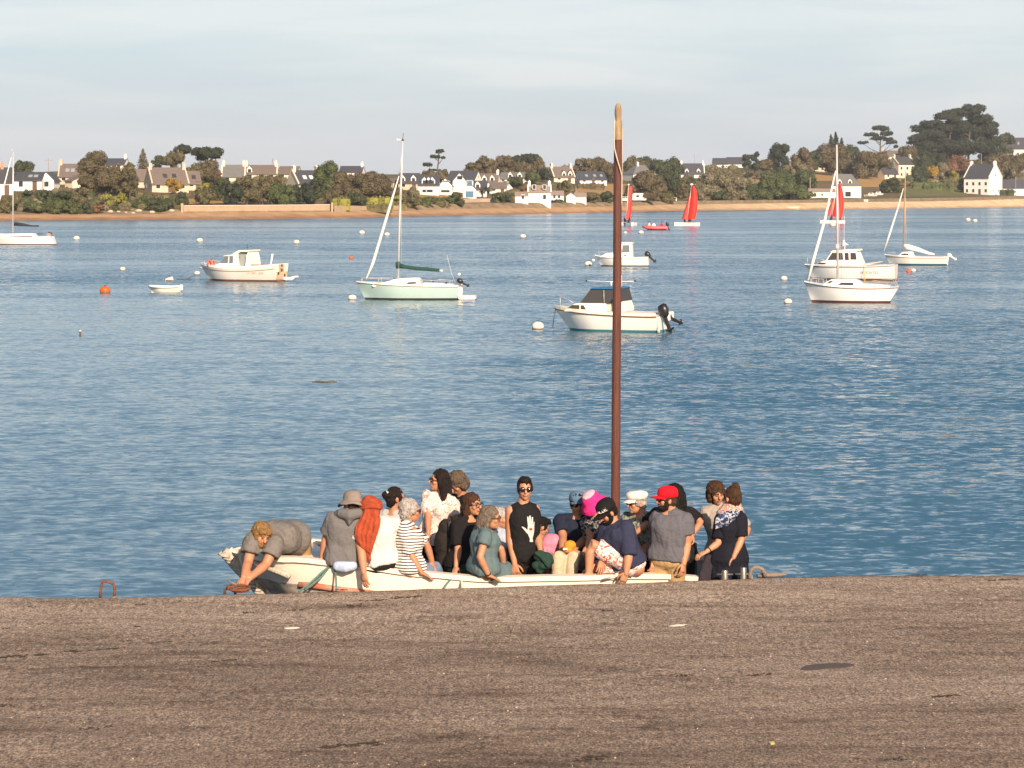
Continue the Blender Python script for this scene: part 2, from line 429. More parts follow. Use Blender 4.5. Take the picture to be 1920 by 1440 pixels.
def hand_mb(mb, wrist, d, nrm, k=1.0, curl=.5, side=1):
    """palm, four unequal bent fingers and a thumb; d: pointing direction, nrm: back of the hand"""
    d = d.normalized(); n = (nrm - d * nrm.dot(d)).normalized(); w = d.cross(n) * side
    A = lambda a, b, c: wrist + (d * a + w * b + n * c) * k
    rings = []
    for a, hw, ht in ((-.02, .022, .019), (.01, .026, .018), (.045, .038, .016), (.08, .041, .014), (.095, .038, .011)):
        rings.append([A(a, hw * math.cos(q), ht * math.sin(q)) for q in [2 * math.pi * j / 10 for j in range(10)]])
    mb.loft(rings)
    for b, ln, a0 in ((-.031, .066, .088), (-.0105, .077, .094), (.0105, .073, .093), (.030, .057, .086)):
        pts = [A(a0 - .012, b * .92, 0)]; ang = curl * .35; p = Vector((a0, b, 0))
        for seg, q in ((.45, .5), (.30, .8), (.25, .7)):
            ang += curl * q; p = p + Vector((math.cos(ang) * ln * seg, b * .05, -math.sin(ang) * ln * seg)); pts.append(A(*p))
        mb.tube(pts, [.0098 * k, .0092 * k, .0084 * k, .0070 * k], 6, roundcap=True)
    mb.tube([A(.018, -.026, -.004), A(.045, -.050, -.014), A(.070, -.058, -.024), A(.092, -.054, -.034)], [.0125 * k, .0115 * k, .0105 * k, .008 * k], 6, roundcap=True)

def head_mb(c, B, k=1.0, fem=False, fat=0.0):
    mb = MB(); Q = fr(c, [b * k for b in B]); Mr = mrot(B)
    j = .92 if fem else 1.0
    mb.ell(Q(0, -.008, .022), (.074 * k, .094 * k, .096 * k), 18, 14, M=Mr)
    mb.ell(Q(0, .026, -.050), ((.056 + fat) * j * k, .062 * k, .062 * k), 16, 12, M=Mr)
    mb.ell(Q(0, .062, -.088), (.026 * j * k, .024 * k, .022 * k), 10, 8, M=Mr)
    for s in (-1, 1):
        mb.ell(Q(s * .036, .058, -.022), (.027 * k, .025 * k, .028 * k), 10, 8, M=Mr)
        mb.ell(Q(s * .076, -.008, -.012), (.011 * k, .020 * k, .031 * k), 10, 8, M=Mr)
        mb.ell(Q(s * .028, .079, .022), (.026 * k, .012 * k, .010 * k), 10, 6, M=Mr)
    mb.tube([Q(0, .082, .016), Q(0, .099, -.006), Q(0, .108, -.024)], [.010 * k, .012 * k, .016 * k], 8, roundcap=True)
    mb.ell(Q(0, .084, -.060), (.026 * k, .010 * k, .012 * k), 10, 6, M=Mr)
    return mb

def face(root, c, B, k, haircol, glasses=None, brows=True, mouth='closed'):
    Q = fr(c, [b * k for b in B]); Mr = mrot(B)
    if glasses != 'sun':
        for s in (-1, 1):
            m = MB(); m.ell(Q(s * .031, .082, .004), (.0125 * k, .006 * k, .0055 * k), 10, 6, 0, Mr); m.ell(Q(s * .031, .0868, .004), (.0062 * k, .004 * k, .0066 * k), 8, 6, 1, Mr)
            m.build('eye', [M_EYE, M_PUPIL], root, world=True, smooth=True)
    if brows:
        for s in (-1, 1):
            MB().tube([Q(s * .013, .090, .024), Q(s * .031, .091, .029), Q(s * .050, .080, .025)], .0042 * k, 5).build('eyebrow', haircol, root, world=True, smooth=True)
    m = MB(); m.tube([Q(-.024, .083, -.058), Q(-.010, .0935, -.057), Q(.010, .0935, -.057), Q(.024, .083, -.058)], .0050 * k, 6)
    if mouth == 'smile': m = MB(); m.tube([Q(-.028, .082, -.052), Q(-.012, .0935, -.060), Q(.012, .0935, -.060), Q(.028, .082, -.052)], .0062 * k, 6)
    m.build('mouth', M_LIP, root, world=True, smooth=True)
    if glasses:
        dark = glasses == 'sun'
        m = MB()
        for s in (-1, 1):
            if dark: m.ell(Q(s * .033, .096, .002), (.030 * k, .007 * k, .023 * k), 12, 8, 0, Mr)
            else:
                m.tube([Q(s * .033 + .027 * math.cos(q), .100, .002 + .021 * math.sin(q)) for q in [2 * math.pi * j / 12 for j in range(13)]], .0034 * k, 5)
            m.tube([Q(s * .062, .094, .008), Q(s * .079, .05, .008), Q(s * .081, -.005, .004)], .0042 * k, 5)
        m.tube([Q(-.012, .100, .008), Q(.012, .100, .008)], .004 * k, 5)
        m.build('sunglasses' if dark else 'glasses', M_SHADES if dark else M_FRAME, root, world=True, smooth=True)

def rough_post(amp, sc, seed=0):
    def f(bm):
        bm.normal_update()
        for v in bm.verts:
            p = v.co * sc + Vector((seed, 0, 0)); v.co += v.normal * amp * (noise.noise(p) + .5 * noise.noise(p * 2.1))
    return f
def fold_post(seed=0, amp=.006, dirv=(1, 1, .45)):
    """loose folds in cloth"""
    def f(bm):
        bm.normal_update()
        for v in bm.verts:
            p = Vector((v.co.x * 7 * dirv[0], v.co.y * 7 * dirv[1], v.co.z * 7 * dirv[2] + v.co.x * 2.5)) + Vector((seed, seed * .3, 0))
            n = max(-.12, noise.noise(p) + .6 * abs(noise.noise(p * 2.3)) - .2) + .12
            v.co += v.normal * amp * n
    return f

def hair(root, style, m, c, B, k, extra=None):
    Q = fr(c, [b * k for b in B]); Mr = mrot(B); mb = MB(); amp, sc = .008, 38
    e = lambda r, f, u, a, b, d: mb.ell(Q(r, f, u), (a * k, b * k, d * k), 16, 12, M=Mr)
    if style == 'short':
        e(0, -.020, .040, .083, .097, .090); e(0, -.045, -.010, .078, .070, .075)
        for s in (-1, 1): e(s * .066, .018, .012, .018, .036, .042)
        e(0, .045, .096, .062, .045, .036); e(0, .01, .100, .066, .072, .036)
    elif style == 'shaggy':
        e(0, -.020, .042, .092, .104, .094); e(0, -.045, -.015, .088, .075, .085)
        for s in (-1, 1): e(s * .072, .015, .004, .024, .045, .058); e(s * .035, .062, .072, .045, .040, .030)
        amp = .013
    elif style == 'curly':
        e(0, -.022, .040, .104, .112, .104); e(0, -.050, -.030, .098, .085, .095)
        for s in (-1, 1): e(s * .082, -.012, -.02, .026, .050, .075)
        amp, sc = .018, 42
    elif style == 'greycurl':
        e(0, -.024, .040, .098, .104, .096); e(0, -.050, -.022, .090, .074, .078)
        for s in (-1, 1): e(s * .076, .012, .022, .022, .044, .048)
        amp, sc = .013, 48
    elif style == 'long':
        e(0, -.020, .040, .086, .100, .092); e(0, -.05, -.03, .086, .070, .100)
        for s in (-1, 1):
            mb.tube([Q(s * .072, .025, .05), Q(s * .084, .000, -.03), Q(s * .085, -.035, -.12), Q(s * .075, -.05, -.22), Q(s * .065, -.05, -.33)], [x * k for x in (.026, .034, .040, .042, .022)], 9, roundcap=True)
        mb.tube([Q(0, -.07, 0), Q(0, -.085, -.12), Q(0, -.085, -.24), Q(0, -.08, -.35)], [x * k for x in (.07, .07, .065, .03)], 10, roundcap=True)
    elif style == 'bob':
        e(0, -.020, .040, .088, .102, .092); e(0, -.048, -.04, .090, .072, .105)
        for s in (-1, 1):
            mb.tube([Q(s * .068, .014, .055), Q(s * .080, -.012, -.02), Q(s * .082, -.030, -.09), Q(s * .072, -.035, -.145)], [x * k for x in (.020, .027, .034, .022)], 9, roundcap=True)
        mb.tube([Q(0, -.07, 0), Q(0, -.085, -.08), Q(0, -.080, -.150)], [x * k for x in (.07, .072, .05)], 10, roundcap=True)
        amp = .008
    elif style in ('bun', 'lowbun'):
        e(0, -.020, .036, .083, .099, .092); e(0, -.050, -.010, .076, .066, .080)
        for s in (-1, 1): e(s * .068, .018, .014, .017, .040, .044)
        if style == 'bun': e(0, -.055, .125, .048, .048, .042)
        else: e(0, -.120, .035, .042, .040, .045); e(0, -.06, -.055, .05, .045, .05)
        amp = .009
    if extra: extra(mb, Q, Mr, k)
    pend('hair', [(mb, .009 * k, 2)], m, root, rough_post(amp * k, sc, rng.uniform(0, 50)))

def beard(root, m, c, B, k):
    Q = fr(c, [b * k for b in B]); Mr = mrot(B); mb = MB()
    mb.ell(Q(0, .034, -.076), (.061 * k, .066 * k, .046 * k), 14, 10, M=Mr)
    for s in (-1, 1): mb.ell(Q(s * .056, .018, -.040), (.016 * k, .034 * k, .045 * k), 10, 8, M=Mr)
    mb.ell(Q(0, .090, -.044), (.030 * k, .010 * k, .008 * k), 10, 6, M=Mr)
    pend('beard', [(mb, .008 * k, 1)], m, root, rough_post(.005 * k, 60))

# ---- hats
def ring_pts(Q, rad_r, rad_f, u, n=24, cf=0.0, wob=0.0, ph=0.0):
    return [Q(rad_r * math.cos(a), cf + rad_f * math.sin(a), u + wob * math.sin(2 * a + ph)) for a in [2 * math.pi * j / n for j in range(n)]]
def dome(Q, prof, n=24, cf=-.012): return [ring_pts(Q, r, f, u, n, cf) for r, f, u in prof]
def cap_hat(root, m, c, B, k, brim_len=.085, name='cap', text=None, tilt=0):
    Q = fr(c, [b * k for b in B]); mb = MB()
    mb.loft(dome(Q, [(.087, .104, .030), (.090, .107, .055), (.088, .104, .085), (.078, .092, .112), (.055, .065, .131), (.015, .02, .139)]))
    h = mb.build(name, m, root, world=True, smooth=True)
    b = MB(); up, dn = [], []
    n = 12
    rings = []
    for i in range(6):
        s = i / 5; row_u = []
        for j in range(n + 1):
            a = math.pi * (.14 + .72 * j / n)
            rr = .087 + .0 * s; x = math.cos(a) * (rr - .006 * s); f = -.012 + math.sin(a) * (.104 + brim_len * s * (math.sin(a) ** .5))
            u = .040 - .012 * s - .020 * (x / .08) ** 2 + .004 - tilt * s
            row_u.append((x, f, u))
        rings.append([Q(x, f, u) for x, f, u in row_u] + [Q(x, f, u - .006) for x, f, u in reversed(row_u)])
    b.loft(rings); b.build('brim', m, h, world=True, smooth='auto')
    return h
def flat_cap(root, m, c, B, k):
    Q = fr(c, [b * k for b in B]); mb = MB()
    mb.loft(dome(Q, [(.084, .100, .040), (.092, .112, .060), (.100, .122, .082), (.090, .108, .108), (.055, .065, .124), (.01, .012, .128)], cf=-.004))
    h = mb.build('cap', m, root, world=True, smooth=True)
    b = MB(); rings = []
    for i in range(5):
        s = i / 4; row = []
        for j in range(11):
            a = math.pi * (.18 + .64 * j / 10); row.append((math.cos(a) * .082, -.012 + math.sin(a) * (.100 + .065 * s * math.sin(a) ** .5), .044 - .028 * s))
        rings.append([Q(*q) for q in row] + [Q(x, f, u - .007) for x, f, u in reversed(row)])
    b.loft(rings); b.build('brim', m, h, world=True, smooth='auto'); return h
def bucket_hat(root, m, c, B, k, brim=.075, drop=.05, topm=None, lift=0.0):
    Q = fr(c, [b * k for b in B]); mb = MB()
    prof = [(.088 + brim, .106 + brim, .030 - drop), (.088 + brim * .5, .106 + brim * .5, .036 - drop * .42), (.090, .108, .045), (.089, .107, .072), (.084, .100, .100), (.070, .084, .122), (.042, .05, .136), (.006, .008, .139)]
    inner = [(.086 + brim * .97, .104 + brim * .97, .024 - drop), (.084, .100, .040)]
    rr = []
    for r, f, u in [inner[1], inner[0]] + prof:
        w = max(0, (r - .088) / max(brim, .01))
        rr.append([Q(r * math.cos(a), -.012 + f * math.sin(a), u + w * (.014 * math.sin(2 * a + 1) + .008 * math.sin(5 * a) + lift * math.sin(a))) for a in [2 * math.pi * j / 28 for j in range(28)]])
    mb.loft(rr); h = mb.build('hat', m, root, world=True, smooth=True)
    if topm:
        t = MB(); t.loft(dome(Q, [(.073, .087, .123), (.058, .068, .134), (.03, .035, .142), (.004, .005, .144)])); t.build('hat_top', topm, h, world=True, smooth=True)
    return h

SECT_M = [(-.16, .085, .085), (-.08, .150, .118), (.02, .168, .122), (.15, .168, .118), (.33, .152, .106), (.52, .160, .116), (.70, .175, .122), (.84, .165, .105), (.93, .125, .082), (1.0, .068, .062)]
SECT_F = [(-.16, .085, .085), (-.08, .160, .120), (.03, .178, .128), (.15, .165, .118), (.34, .130, .098), (.52, .140, .106), (.68, .150, .116), (.82, .145, .096), (.92, .105, .074), (1.0, .056, .054)]

def person(label, D, head, neck, pelvis, yaw=0, hyaw=None, hpitch=0, hroll=0, fem=False, k=1.0, tone=1.0, wide=1.0,
           ra=None, la=None, rs=None, ls=None, rhand=None, lhand=None, hand_n=(0, -1, .3), curl=.5,
           legs='sit', lyaw=None, rl=None, ll=None,
           top=None, sleeve=.5, hem=-.14, bottom=None, bot='long', shoe=None, loose=.016, skirt=None,
           hairspec=None, glasses=None, beardm=None, mouth='closed', brows=True, extra_hair=None, tank=False, nohead_detail=False, vneck=False, floor=.30):
    """joints are given where they stand: (photo x, photo y, metres behind D)"""
    if hyaw is None: hyaw = yaw
    J = lambda p: P(p[0], p[1], D + (p[2] if len(p) > 2 else 0))
    H = J(head); NK = J(neck); PV = J(pelvis)
    root = thing('person', label, 'person', (PV.x, PV.y, floor))
    sk = skin(tone)
    T = (NK - PV); TL = T.length; Tn = T.normalized()
    f0 = Vector((math.sin(R(yaw)), -math.cos(R(yaw)), 0)); r0 = f0.cross(Vector((0, 0, 1)))
    Rr = (r0 - Tn * r0.dot(Tn)).normalized(); Ff = Tn.cross(Rr)
    HB = basis(hyaw, hpitch, hroll)
    shw = (.158 if fem else .188) * k * wide
    SH = {}
    for s, nm, o in ((1, 'r', rs), (-1, 'l', ls)):
        SH[nm] = J(o) if o else NK + Rr * s * shw - Tn * .065 * k
    hipw = .085 * k
    HP = {'r': PV + Rr * hipw - Tn * .03 * k, 'l': PV - Rr * hipw - Tn * .03 * k}
    ks = k * TL / .52 / k if False else k
    def sections(grow, lo, hi, tap=None):
        tab = SECT_F if fem else SECT_M; out = []
        rows = [t for t in tab if lo <= t[0] <= hi]
        for s, a, d in rows:
            c = PV + T * s
            a = a * k * wide + grow; d = d * k * (wide ** .7) + grow
            if tap and s < .2: a += tap; d += tap * .7
            ring = []
            for j in range(18):
                q = 2 * math.pi * j / 18; cs, sn = math.cos(q), math.sin(q)
                pw = .82
                ring.append(c + Rr * a * math.copysign(abs(cs) ** pw, cs) + Ff * d * math.copysign(abs(sn) ** pw, sn))
            out.append(ring)
        return out
    def shoulders(mb, grow):
        for nm in 'rl':
            sh = SH[nm]; rr = (.046 if fem else .056) * k + grow
            mb.ell(sh, rr, 12, 9)
            mb.tube([NK - Tn * .035 * k, NK.lerp(sh, .55) - Tn * .004, sh], [.05 * k + grow, .045 * k + grow, rr * .92], 10, roundcap=True)
            mb.tube([PV + T * .78, sh - Tn * .02], [.09 * k + grow, rr * .9], 10, roundcap=True)
    aw = (.045, .037, .039, .025) if fem else (.058, .046, .048, .031)
    aw = [x * k * (wide ** .5) for x in aw]
    ARM = {}
    for nm, a in (('r', ra), ('l', la)):
        sh = SH[nm]
        if a is None:       # hangs down
            s = 1 if nm == 'r' else -1
            el = sh - Vector((0, 0, 1)) * .27 * k + Rr * s * .05 * k; wr = el - Vector((0, 0, 1)) * .22 * k + Ff * .08 * k
        else: el, wr = J(a[0]), J(a[1])
        ARM[nm] = (sh, el, wr)
    # ---- body: one continuous skin
    body = MB(); body.loft(sections(-.004, -1, 2)); shoulders(body, -.004)
    if fem:
        for s in (-1, 1): body.ell(PV + T * .66 + Rr * s * .065 * k + Ff * .075 * k, (.062 * k, .062 * k, .062 * k), 10, 8)
    nkr = (.046 if fem else .057) * k
    HQ = fr(H, [b * k for b in HB])
    body.tube([NK - Tn * .07 * k, NK + Tn * .01, HQ(0, -.020, -.055), HQ(0, -.015, .0)], [nkr * 1.22, nkr * 1.06, nkr, nkr], 12)
    for nm in 'rl':
        sh, el, wr = ARM[nm]; fa = el.lerp(wr, .28)
        body.tube([sh, sh.lerp(el, .5), el, fa, wr, wr + (wr - el).normalized() * .012], [aw[0], aw[0] * .92, aw[1], aw[2], aw[3], aw[3]], 10, roundcap=True)
    # ---- legs
    LG = {}
    ly = yaw if lyaw is None else lyaw
    lf = Vector((math.sin(R(ly)), -math.cos(R(ly)), 0))
    for nm, spec in (('r', rl), ('l', ll)):
        hp = HP[nm]; s = 1 if nm == 'r' else -1
        if spec: kn, an = J(spec[0]), J(spec[1])
        elif legs == 'sit':
            kn = hp + lf * .42 * k + Rr * s * .05; an = kn + lf * .06 - Vector((0, 0, min(.43 * k, max(.2, kn.z - floor - .08))))
        else:
            an = Vector((hp.x, hp.y, floor + .08)) + Rr * s * .03; kn = hp.lerp(an, .5) + lf * .03
        LG[nm] = (hp, kn, an)
        body.tube([hp, hp.lerp(kn, .5), kn, kn.lerp(an, .3), an, an - Vector((0, 0, .02))], [x * k * (wide ** .6) for x in (.088, .076, .056, .055, .036, .036)], 10, roundcap=True)
        ft = (lf if spec is None else (lf * .7 + Vector((0, 0, 0)))).normalized()
        body.tube([an - Vector((0, 0, .03)) - ft * .03, an + ft * .06 - Vector((0, 0, .045)), an + ft * .15 - Vector((0, 0, .055))], [.034 * k, .036 * k, .026 * k], 8, roundcap=True)
    hands = MB()
    for nm, tip in (('r', rhand), ('l', lhand)):
        sh, el, wr = ARM[nm]
        d = (J(tip) - wr) if tip else (wr - el)
        hn = Vector(hand_n)
        if abs(hn.normalized().dot(d.normalized())) > .93: hn = Ff + Vector((.2, 0, .1))
        hand_mb(hands, wr, d, hn, k * (.92 if fem else 1.02), curl, 1 if nm == 'r' else -1)
    hd = head_mb(H, HB, k, fem)
    pend('body', [(body, .014, 3), (hd, .0075 * k, 2), (hands, 0, 0)], sk, root)
    hm = hairspec[1] if hairspec else M_PUPIL
    face(root, H, HB, k, hm, glasses, brows, mouth)
    if hairspec and hairspec[0]: hair(root, hairspec[0], hm, H, HB, k, extra_hair)
    if beardm: beard(root, beardm, H, HB, k)
    # ---- clothes
    if top:
        c = MB(); c.loft(sections(loose, hem - .001, 1.0 if tank else .945, tap=.012))
        if tank:
            for nm in 'rl': c.tube([PV + T * .80, NK.lerp(SH[nm], .72) - Tn * .012], [.095 * k, .062 * k], 10, roundcap=True); c.tube([NK.lerp(SH[nm], .30) - Tn * .01, NK.lerp(SH[nm], .90) - Tn * .005], [.058 * k, .056 * k], 10, roundcap=True)
        else: shoulders(c, loose * .75)
        if fem:
            for s in (-1, 1): c.ell(PV + T * .66 + Rr * s * .065 * k + Ff * .075 * k, .062 * k + loose * .6, 10, 8)
        if sleeve > 0:
            for nm in 'rl':
                sh, el, wr = ARM[nm]; g = loose * .8 + .005
                if sleeve <= 1: c.tube([sh, sh.lerp(el, sleeve * .5), sh.lerp(el, sleeve)], [aw[0] + g, aw[0] + g * 1.1, aw[0] * (1 - .15 * sleeve) + g * 1.35], 12)
                else: c.tube([sh, sh.lerp(el, .5), el, el.lerp(wr, (sleeve - 1) * .5), el.lerp(wr, sleeve - 1)], [aw[0] + g, aw[0] * .95 + g, aw[1] + g, aw[2] * .98 + g, aw[3] + g * 1.1], 12)
        if skirt:
            w0 = skirt
            c.loft([[PV + T * s + Rr * (a + .02) * k * math.cos(q) + Ff * (d + .02) * k * math.sin(q) for q in [2 * math.pi * j / 18 for j in range(18)]] for s, a, d in ((.1, .17, .13), (-.1, .19, .15), (-.3, .20 + w0 * .4, .17), (-.55, .21 + w0, .18 + w0 * .6))])
        pend('dress' if skirt else 'shirt', [(c, .0115, 2)], top, root, fold_post(rng.uniform(0, 40), .025 if loose > .02 else .016))
    if bottom:
        c = MB(); c.loft(sections(.012, -1, .12 if bot != 'none' else .12, tap=.006))
        g = .018 if bot == 'shorts' else .012
        for nm in 'rl':
            hp, kn, an = LG[nm]
            if bot == 'shorts':
                e = hp.lerp(kn, .86); c.tube([hp, hp.lerp(kn, .45), e], [.092 * k + g, .084 * k + g, .076 * k + g * 1.3], 12)
            else:
                c.tube([hp, hp.lerp(kn, .5), kn, kn.lerp(an, .35), an], [.092 * k + g, .080 * k + g, .060 * k + g, .058 * k + g, .050 * k + g], 12)
        pend('shorts' if bot == 'shorts' else 'trousers', [(c, .0125, 2)], bottom, root, fold_post(rng.uniform(0, 40), .010))
    return dict(root=root, H=H, HB=HB, HQ=HQ, NK=NK, PV=PV, T=T, Tn=Tn, Rr=Rr, Ff=Ff, SH=SH, ARM=ARM, LG=LG, k=k, J=J)
# ================================================================== THE FAR SHORE
#        px    shore  beach  bank   mid   upper crest   (photo rows)
LAND = [(-1700, 421, 408, 402, 376, 350, 328), (-600, 416.5, 405.0, 399.0, 374, 348, 324), (0, 414.0, 402.0, 397.0, 370, 346, 326), (150, 413.0, 402.0, 396.0, 368, 342, 319), (300, 412.3, 401.5, 395.0, 372, 345, 320),
        (342, 412.0, 399.0, 386.5, 372, 345, 321), (480, 410.5, 398.0, 385.5, 372, 345, 324), (625, 408.8, 397.0, 385.5, 373, 348, 326), (760, 405.8, 395.0, 385.0, 372, 346, 327), (870, 403.5, 391.5, 381.0, 372, 346, 326),
        (1000, 401.5, 390.0, 380.5, 374, 346, 321), (1150, 398.0, 387.0, 379.0, 370, 346, 322), (1250, 395.5, 384.0, 377.0, 371, 340, 318), (1400, 394.0, 382.0, 376.0, 371, 340, 313),
        (1520, 393.0, 380.0, 375.5, 366, 332, 308), (1700, 391.0, 378.0, 372.5, 361, 332, 304), (1820, 389.5, 376.0, 369.5, 361, 326, 300), (1920, 387.8, 373.0, 367.0, 360, 318, 292), (2600, 384.0, 370.0, 364.0, 350, 300, 280), (3700, 382.0, 369.0, 363.0, 349, 300, 284)]
OFFS = (1.0, 1.022, 1.032, 1.12, 1.30, 1.52)
def land_rows(px):
    for a, b in zip(LAND, LAND[1:]):
        if a[0] <= px <= b[0]:
            s = (px - a[0]) / (b[0] - a[0]); return [x + (y - x) * s for x, y in zip(a[1:], b[1:])]
    return list((LAND[0] if px < LAND[0][0] else LAND[-1])[1:])
def land_profile(px):
    """(distance, height) along one bearing from the waterline to beyond the crest"""
    ys = land_rows(px); Ds = F_PX * EYE / (ys[0] - HOR)
    pts = [(Ds, 0.0)]
    for k in range(1, 6):
        D = Ds * OFFS[k]; pts.append((D, EYE - (ys[k] - HOR) / F_PX * D))
    return pts
def ground_z(px, D):
    pr = land_profile(px)
    for (a, za), (b, zb) in zip(pr, pr[1:]):
        if D <= b: return za + (zb - za) * max(0, (D - a)) / (b - a)
    return pr[-1][1]
def ground(px, py):
    """first point of the land seen on photo row py"""
    pr = land_profile(px); D0, D1 = pr[0][0], pr[-1][0]
    for i in range(260):
        D = D0 + (D1 - D0) * i / 259; z = ground_z(px, D)
        if HOR - (z - EYE) / D * F_PX <= py: return Vector(((px - 960) / F_PX * D, D, z))
    return Vector(((px - 960) / F_PX * D1, D1, ground_z(px, D1)))

def shore_mat():
    m = bpy.data.materials.new('sand_and_shingle'); m.use_nodes = True; t, b = nodes_of(m); N = t.nodes.new; L = t.links.new
    b.inputs['Roughness'].default_value = .95; b.inputs['Specular IOR Level'].default_value = .15
    g = N('ShaderNodeNewGeometry'); sp = N('ShaderNodeSeparateXYZ'); L(g.outputs['Position'], sp.inputs[0])
    n = N('ShaderNodeTexNoise'); n.inputs['Scale'].default_value = .22; n.inputs['Detail'].default_value = 7; n.inputs['Roughness'].default_value = .7; L(g.outputs['Position'], n.inputs['Vector'])
    def mr_(src, a, b_, c=0, d=1):
        k = N('ShaderNodeMapRange')
        for nm, v in zip(('From Min', 'From Max', 'To Min', 'To Max'), (a, b_, c, d)): k.inputs[nm].default_value = v
        L(src, k.inputs['Value']); return k.outputs[0]
    def mixc(f, A, B):
        k = N('ShaderNodeMix'); k.data_type = 'RGBA'; L(f, k.inputs['Factor'])
        for nm, v in (('A', A), ('B', B)):
            if isinstance(v, tuple): k.inputs[nm].default_value = (*v, 1)
            else: L(v, k.inputs[nm])
        return k.outputs['Result']
    side = mr_(sp.outputs['X'], 30, 75)
    dry = mixc(side, (.47, .30, .17), (.66, .50, .31))         # shingle on the left, fine pale sand on the right
    wet = mixc(side, (.34, .19, .10), (.48, .32, .18))
    hz = N('ShaderNodeMath'); hz.operation = 'MULTIPLY_ADD'; L(n.outputs['Fac'], hz.inputs[0]); hz.inputs[1].default_value = .6; L(sp.outputs['Z'], hz.inputs[2])
    c = mixc(mr_(hz.outputs[0], .55, .95), wet, dry)
    c2 = N('ShaderNodeMix'); c2.data_type = 'RGBA'; c2.blend_type = 'MULTIPLY'; c2.inputs['Factor'].default_value = .8; L(c, c2.inputs['A'])
    L(mixc(mr_(n.outputs['Fac'], .35, .65), (.72, .68, .64), (1.12, 1.1, 1.08)), c2.inputs['B'])
    L(c2.outputs['Result'], b.inputs['Base Color']); return m
M_SAND = shore_mat()
M_LAND = mat('rough_dry_grassland', (.085, .078, .036), .95, col2=(.20, .145, .07), vscale=.06, spec=.1)
M_LAWN = mat('green_lawn', (.120, .125, .048), .95, col2=(.17, .155, .065), vscale=.15, spec=.1)
M_STRAW = mat('straw_field', (.42, .255, .10), .95, col2=(.34, .21, .085), vscale=.2, spec=.1)
M_BANK = mat('stony_bank', (.36, .26, .17), .95, col2=(.15, .115, .065), vscale=.35, spec=.1, bump=.6, bscale=2)
cols = [-1700 + 5400 * i / 270 for i in range(271)]
def pw(px, D, z): return ((px - 960) / F_PX * D, D, z)
rows_b, rows_l = [[], [], [], []], []
for px in cols:
    pr = land_profile(px)
    (d0, z0), (d1, z1) = pr[0], pr[1]
    rows_b[0].append(pw(px, d0 - 14, -1.6)); rows_b[1].append(pw(px, d0, 0.0))
    rows_b[2].append(pw(px, d0 + (d1 - d0) * .5, z0 + (z1 - z0) * .56)); rows_b[3].append(pw(px, d1, z1))
bb = MB(); bb.loft(rows_b, closed=False); props(bb.build('beach', M_SAND, smooth=True), kind='structure')
lr = [[] for _ in range(9)]; lb = [[], [], []]
for px in cols:
    pr = land_profile(px)
    (d1, z1), (d2, z2) = pr[1], pr[2]
    lb[0].append(pw(px, d1, z1)); lb[1].append(pw(px, d1 + (d2 - d1) * .6, z1 + (z2 - z1) * (.75 + .2 * noise.noise(Vector((px * .05, 0, 0)))))); lb[2].append(pw(px, d2, z2))
    lr[0].append(pw(px, d2, z2))
    k = 1
    for j in (3, 4, 5):
        (da, za), (db, zb) = pr[j - 1], pr[j]
        lr[k].append(pw(px, (da + db) / 2, (za + zb) / 2 + .25 * noise.noise(Vector((px * .03, j, 0))))); lr[k + 1].append(pw(px, db, zb)); k += 2
    lr[7].append(pw(px, pr[5][0] * 1.3, pr[5][1] - 2)); lr[8].append(pw(px, pr[5][0] * 2.4, pr[5][1] - 9))
lm = MB(); lm.loft(lr, closed=False); props(lm.build('hillside', M_LAND, smooth=True), kind='structure')
lm = MB(); lm.loft(lb, closed=False); props(lm.build('shore_bank', M_BANK, smooth=True), kind='structure')
def land_sheet(name, poly, m, lift=.12):
    """ground patch: rows of (px, photo row) left edge / right edge, draped on the hillside"""
    rows = []
    for (xl, xr, y) in poly:
        rows.append([tuple(ground(xl + (xr - xl) * i / 24, y) + Vector((0, 0, lift))) for i in range(25)])
    q = MB(); q.loft(rows, closed=False); props(q.build(name, m), kind='structure')
land_sheet('stubble_field', [(1075, 1190, 366), (1078, 1192, 358), (1090, 1196, 351), (1100, 1200, 346)], M_STRAW)
land_sheet('stubble_field', [(1525, 1566, 340), (1525, 1566, 332), (1527, 1566, 324)], M_STRAW)
land_sheet('stubble_field', [(1606, 1690, 352), (1606, 1690, 344), (1608, 1690, 336), (1625, 1690, 331)], M_STRAW)
land_sheet('stubble_field', [(1408, 1432, 346), (1408, 1432, 338), (1410, 1430, 331)], M_STRAW)
land_sheet('lawn', [(1684, 1812, 370), (1684, 1812, 364), (1686, 1812, 357), (1690, 1812, 352)], M_LAWN)
land_sheet('stubble_field', [(345, 512, 384), (345, 512, 379), (348, 510, 374)], M_STRAW)
land_sheet('lawn', [(785, 868, 375), (785, 868, 371), (785, 868, 367)], M_STRAW)

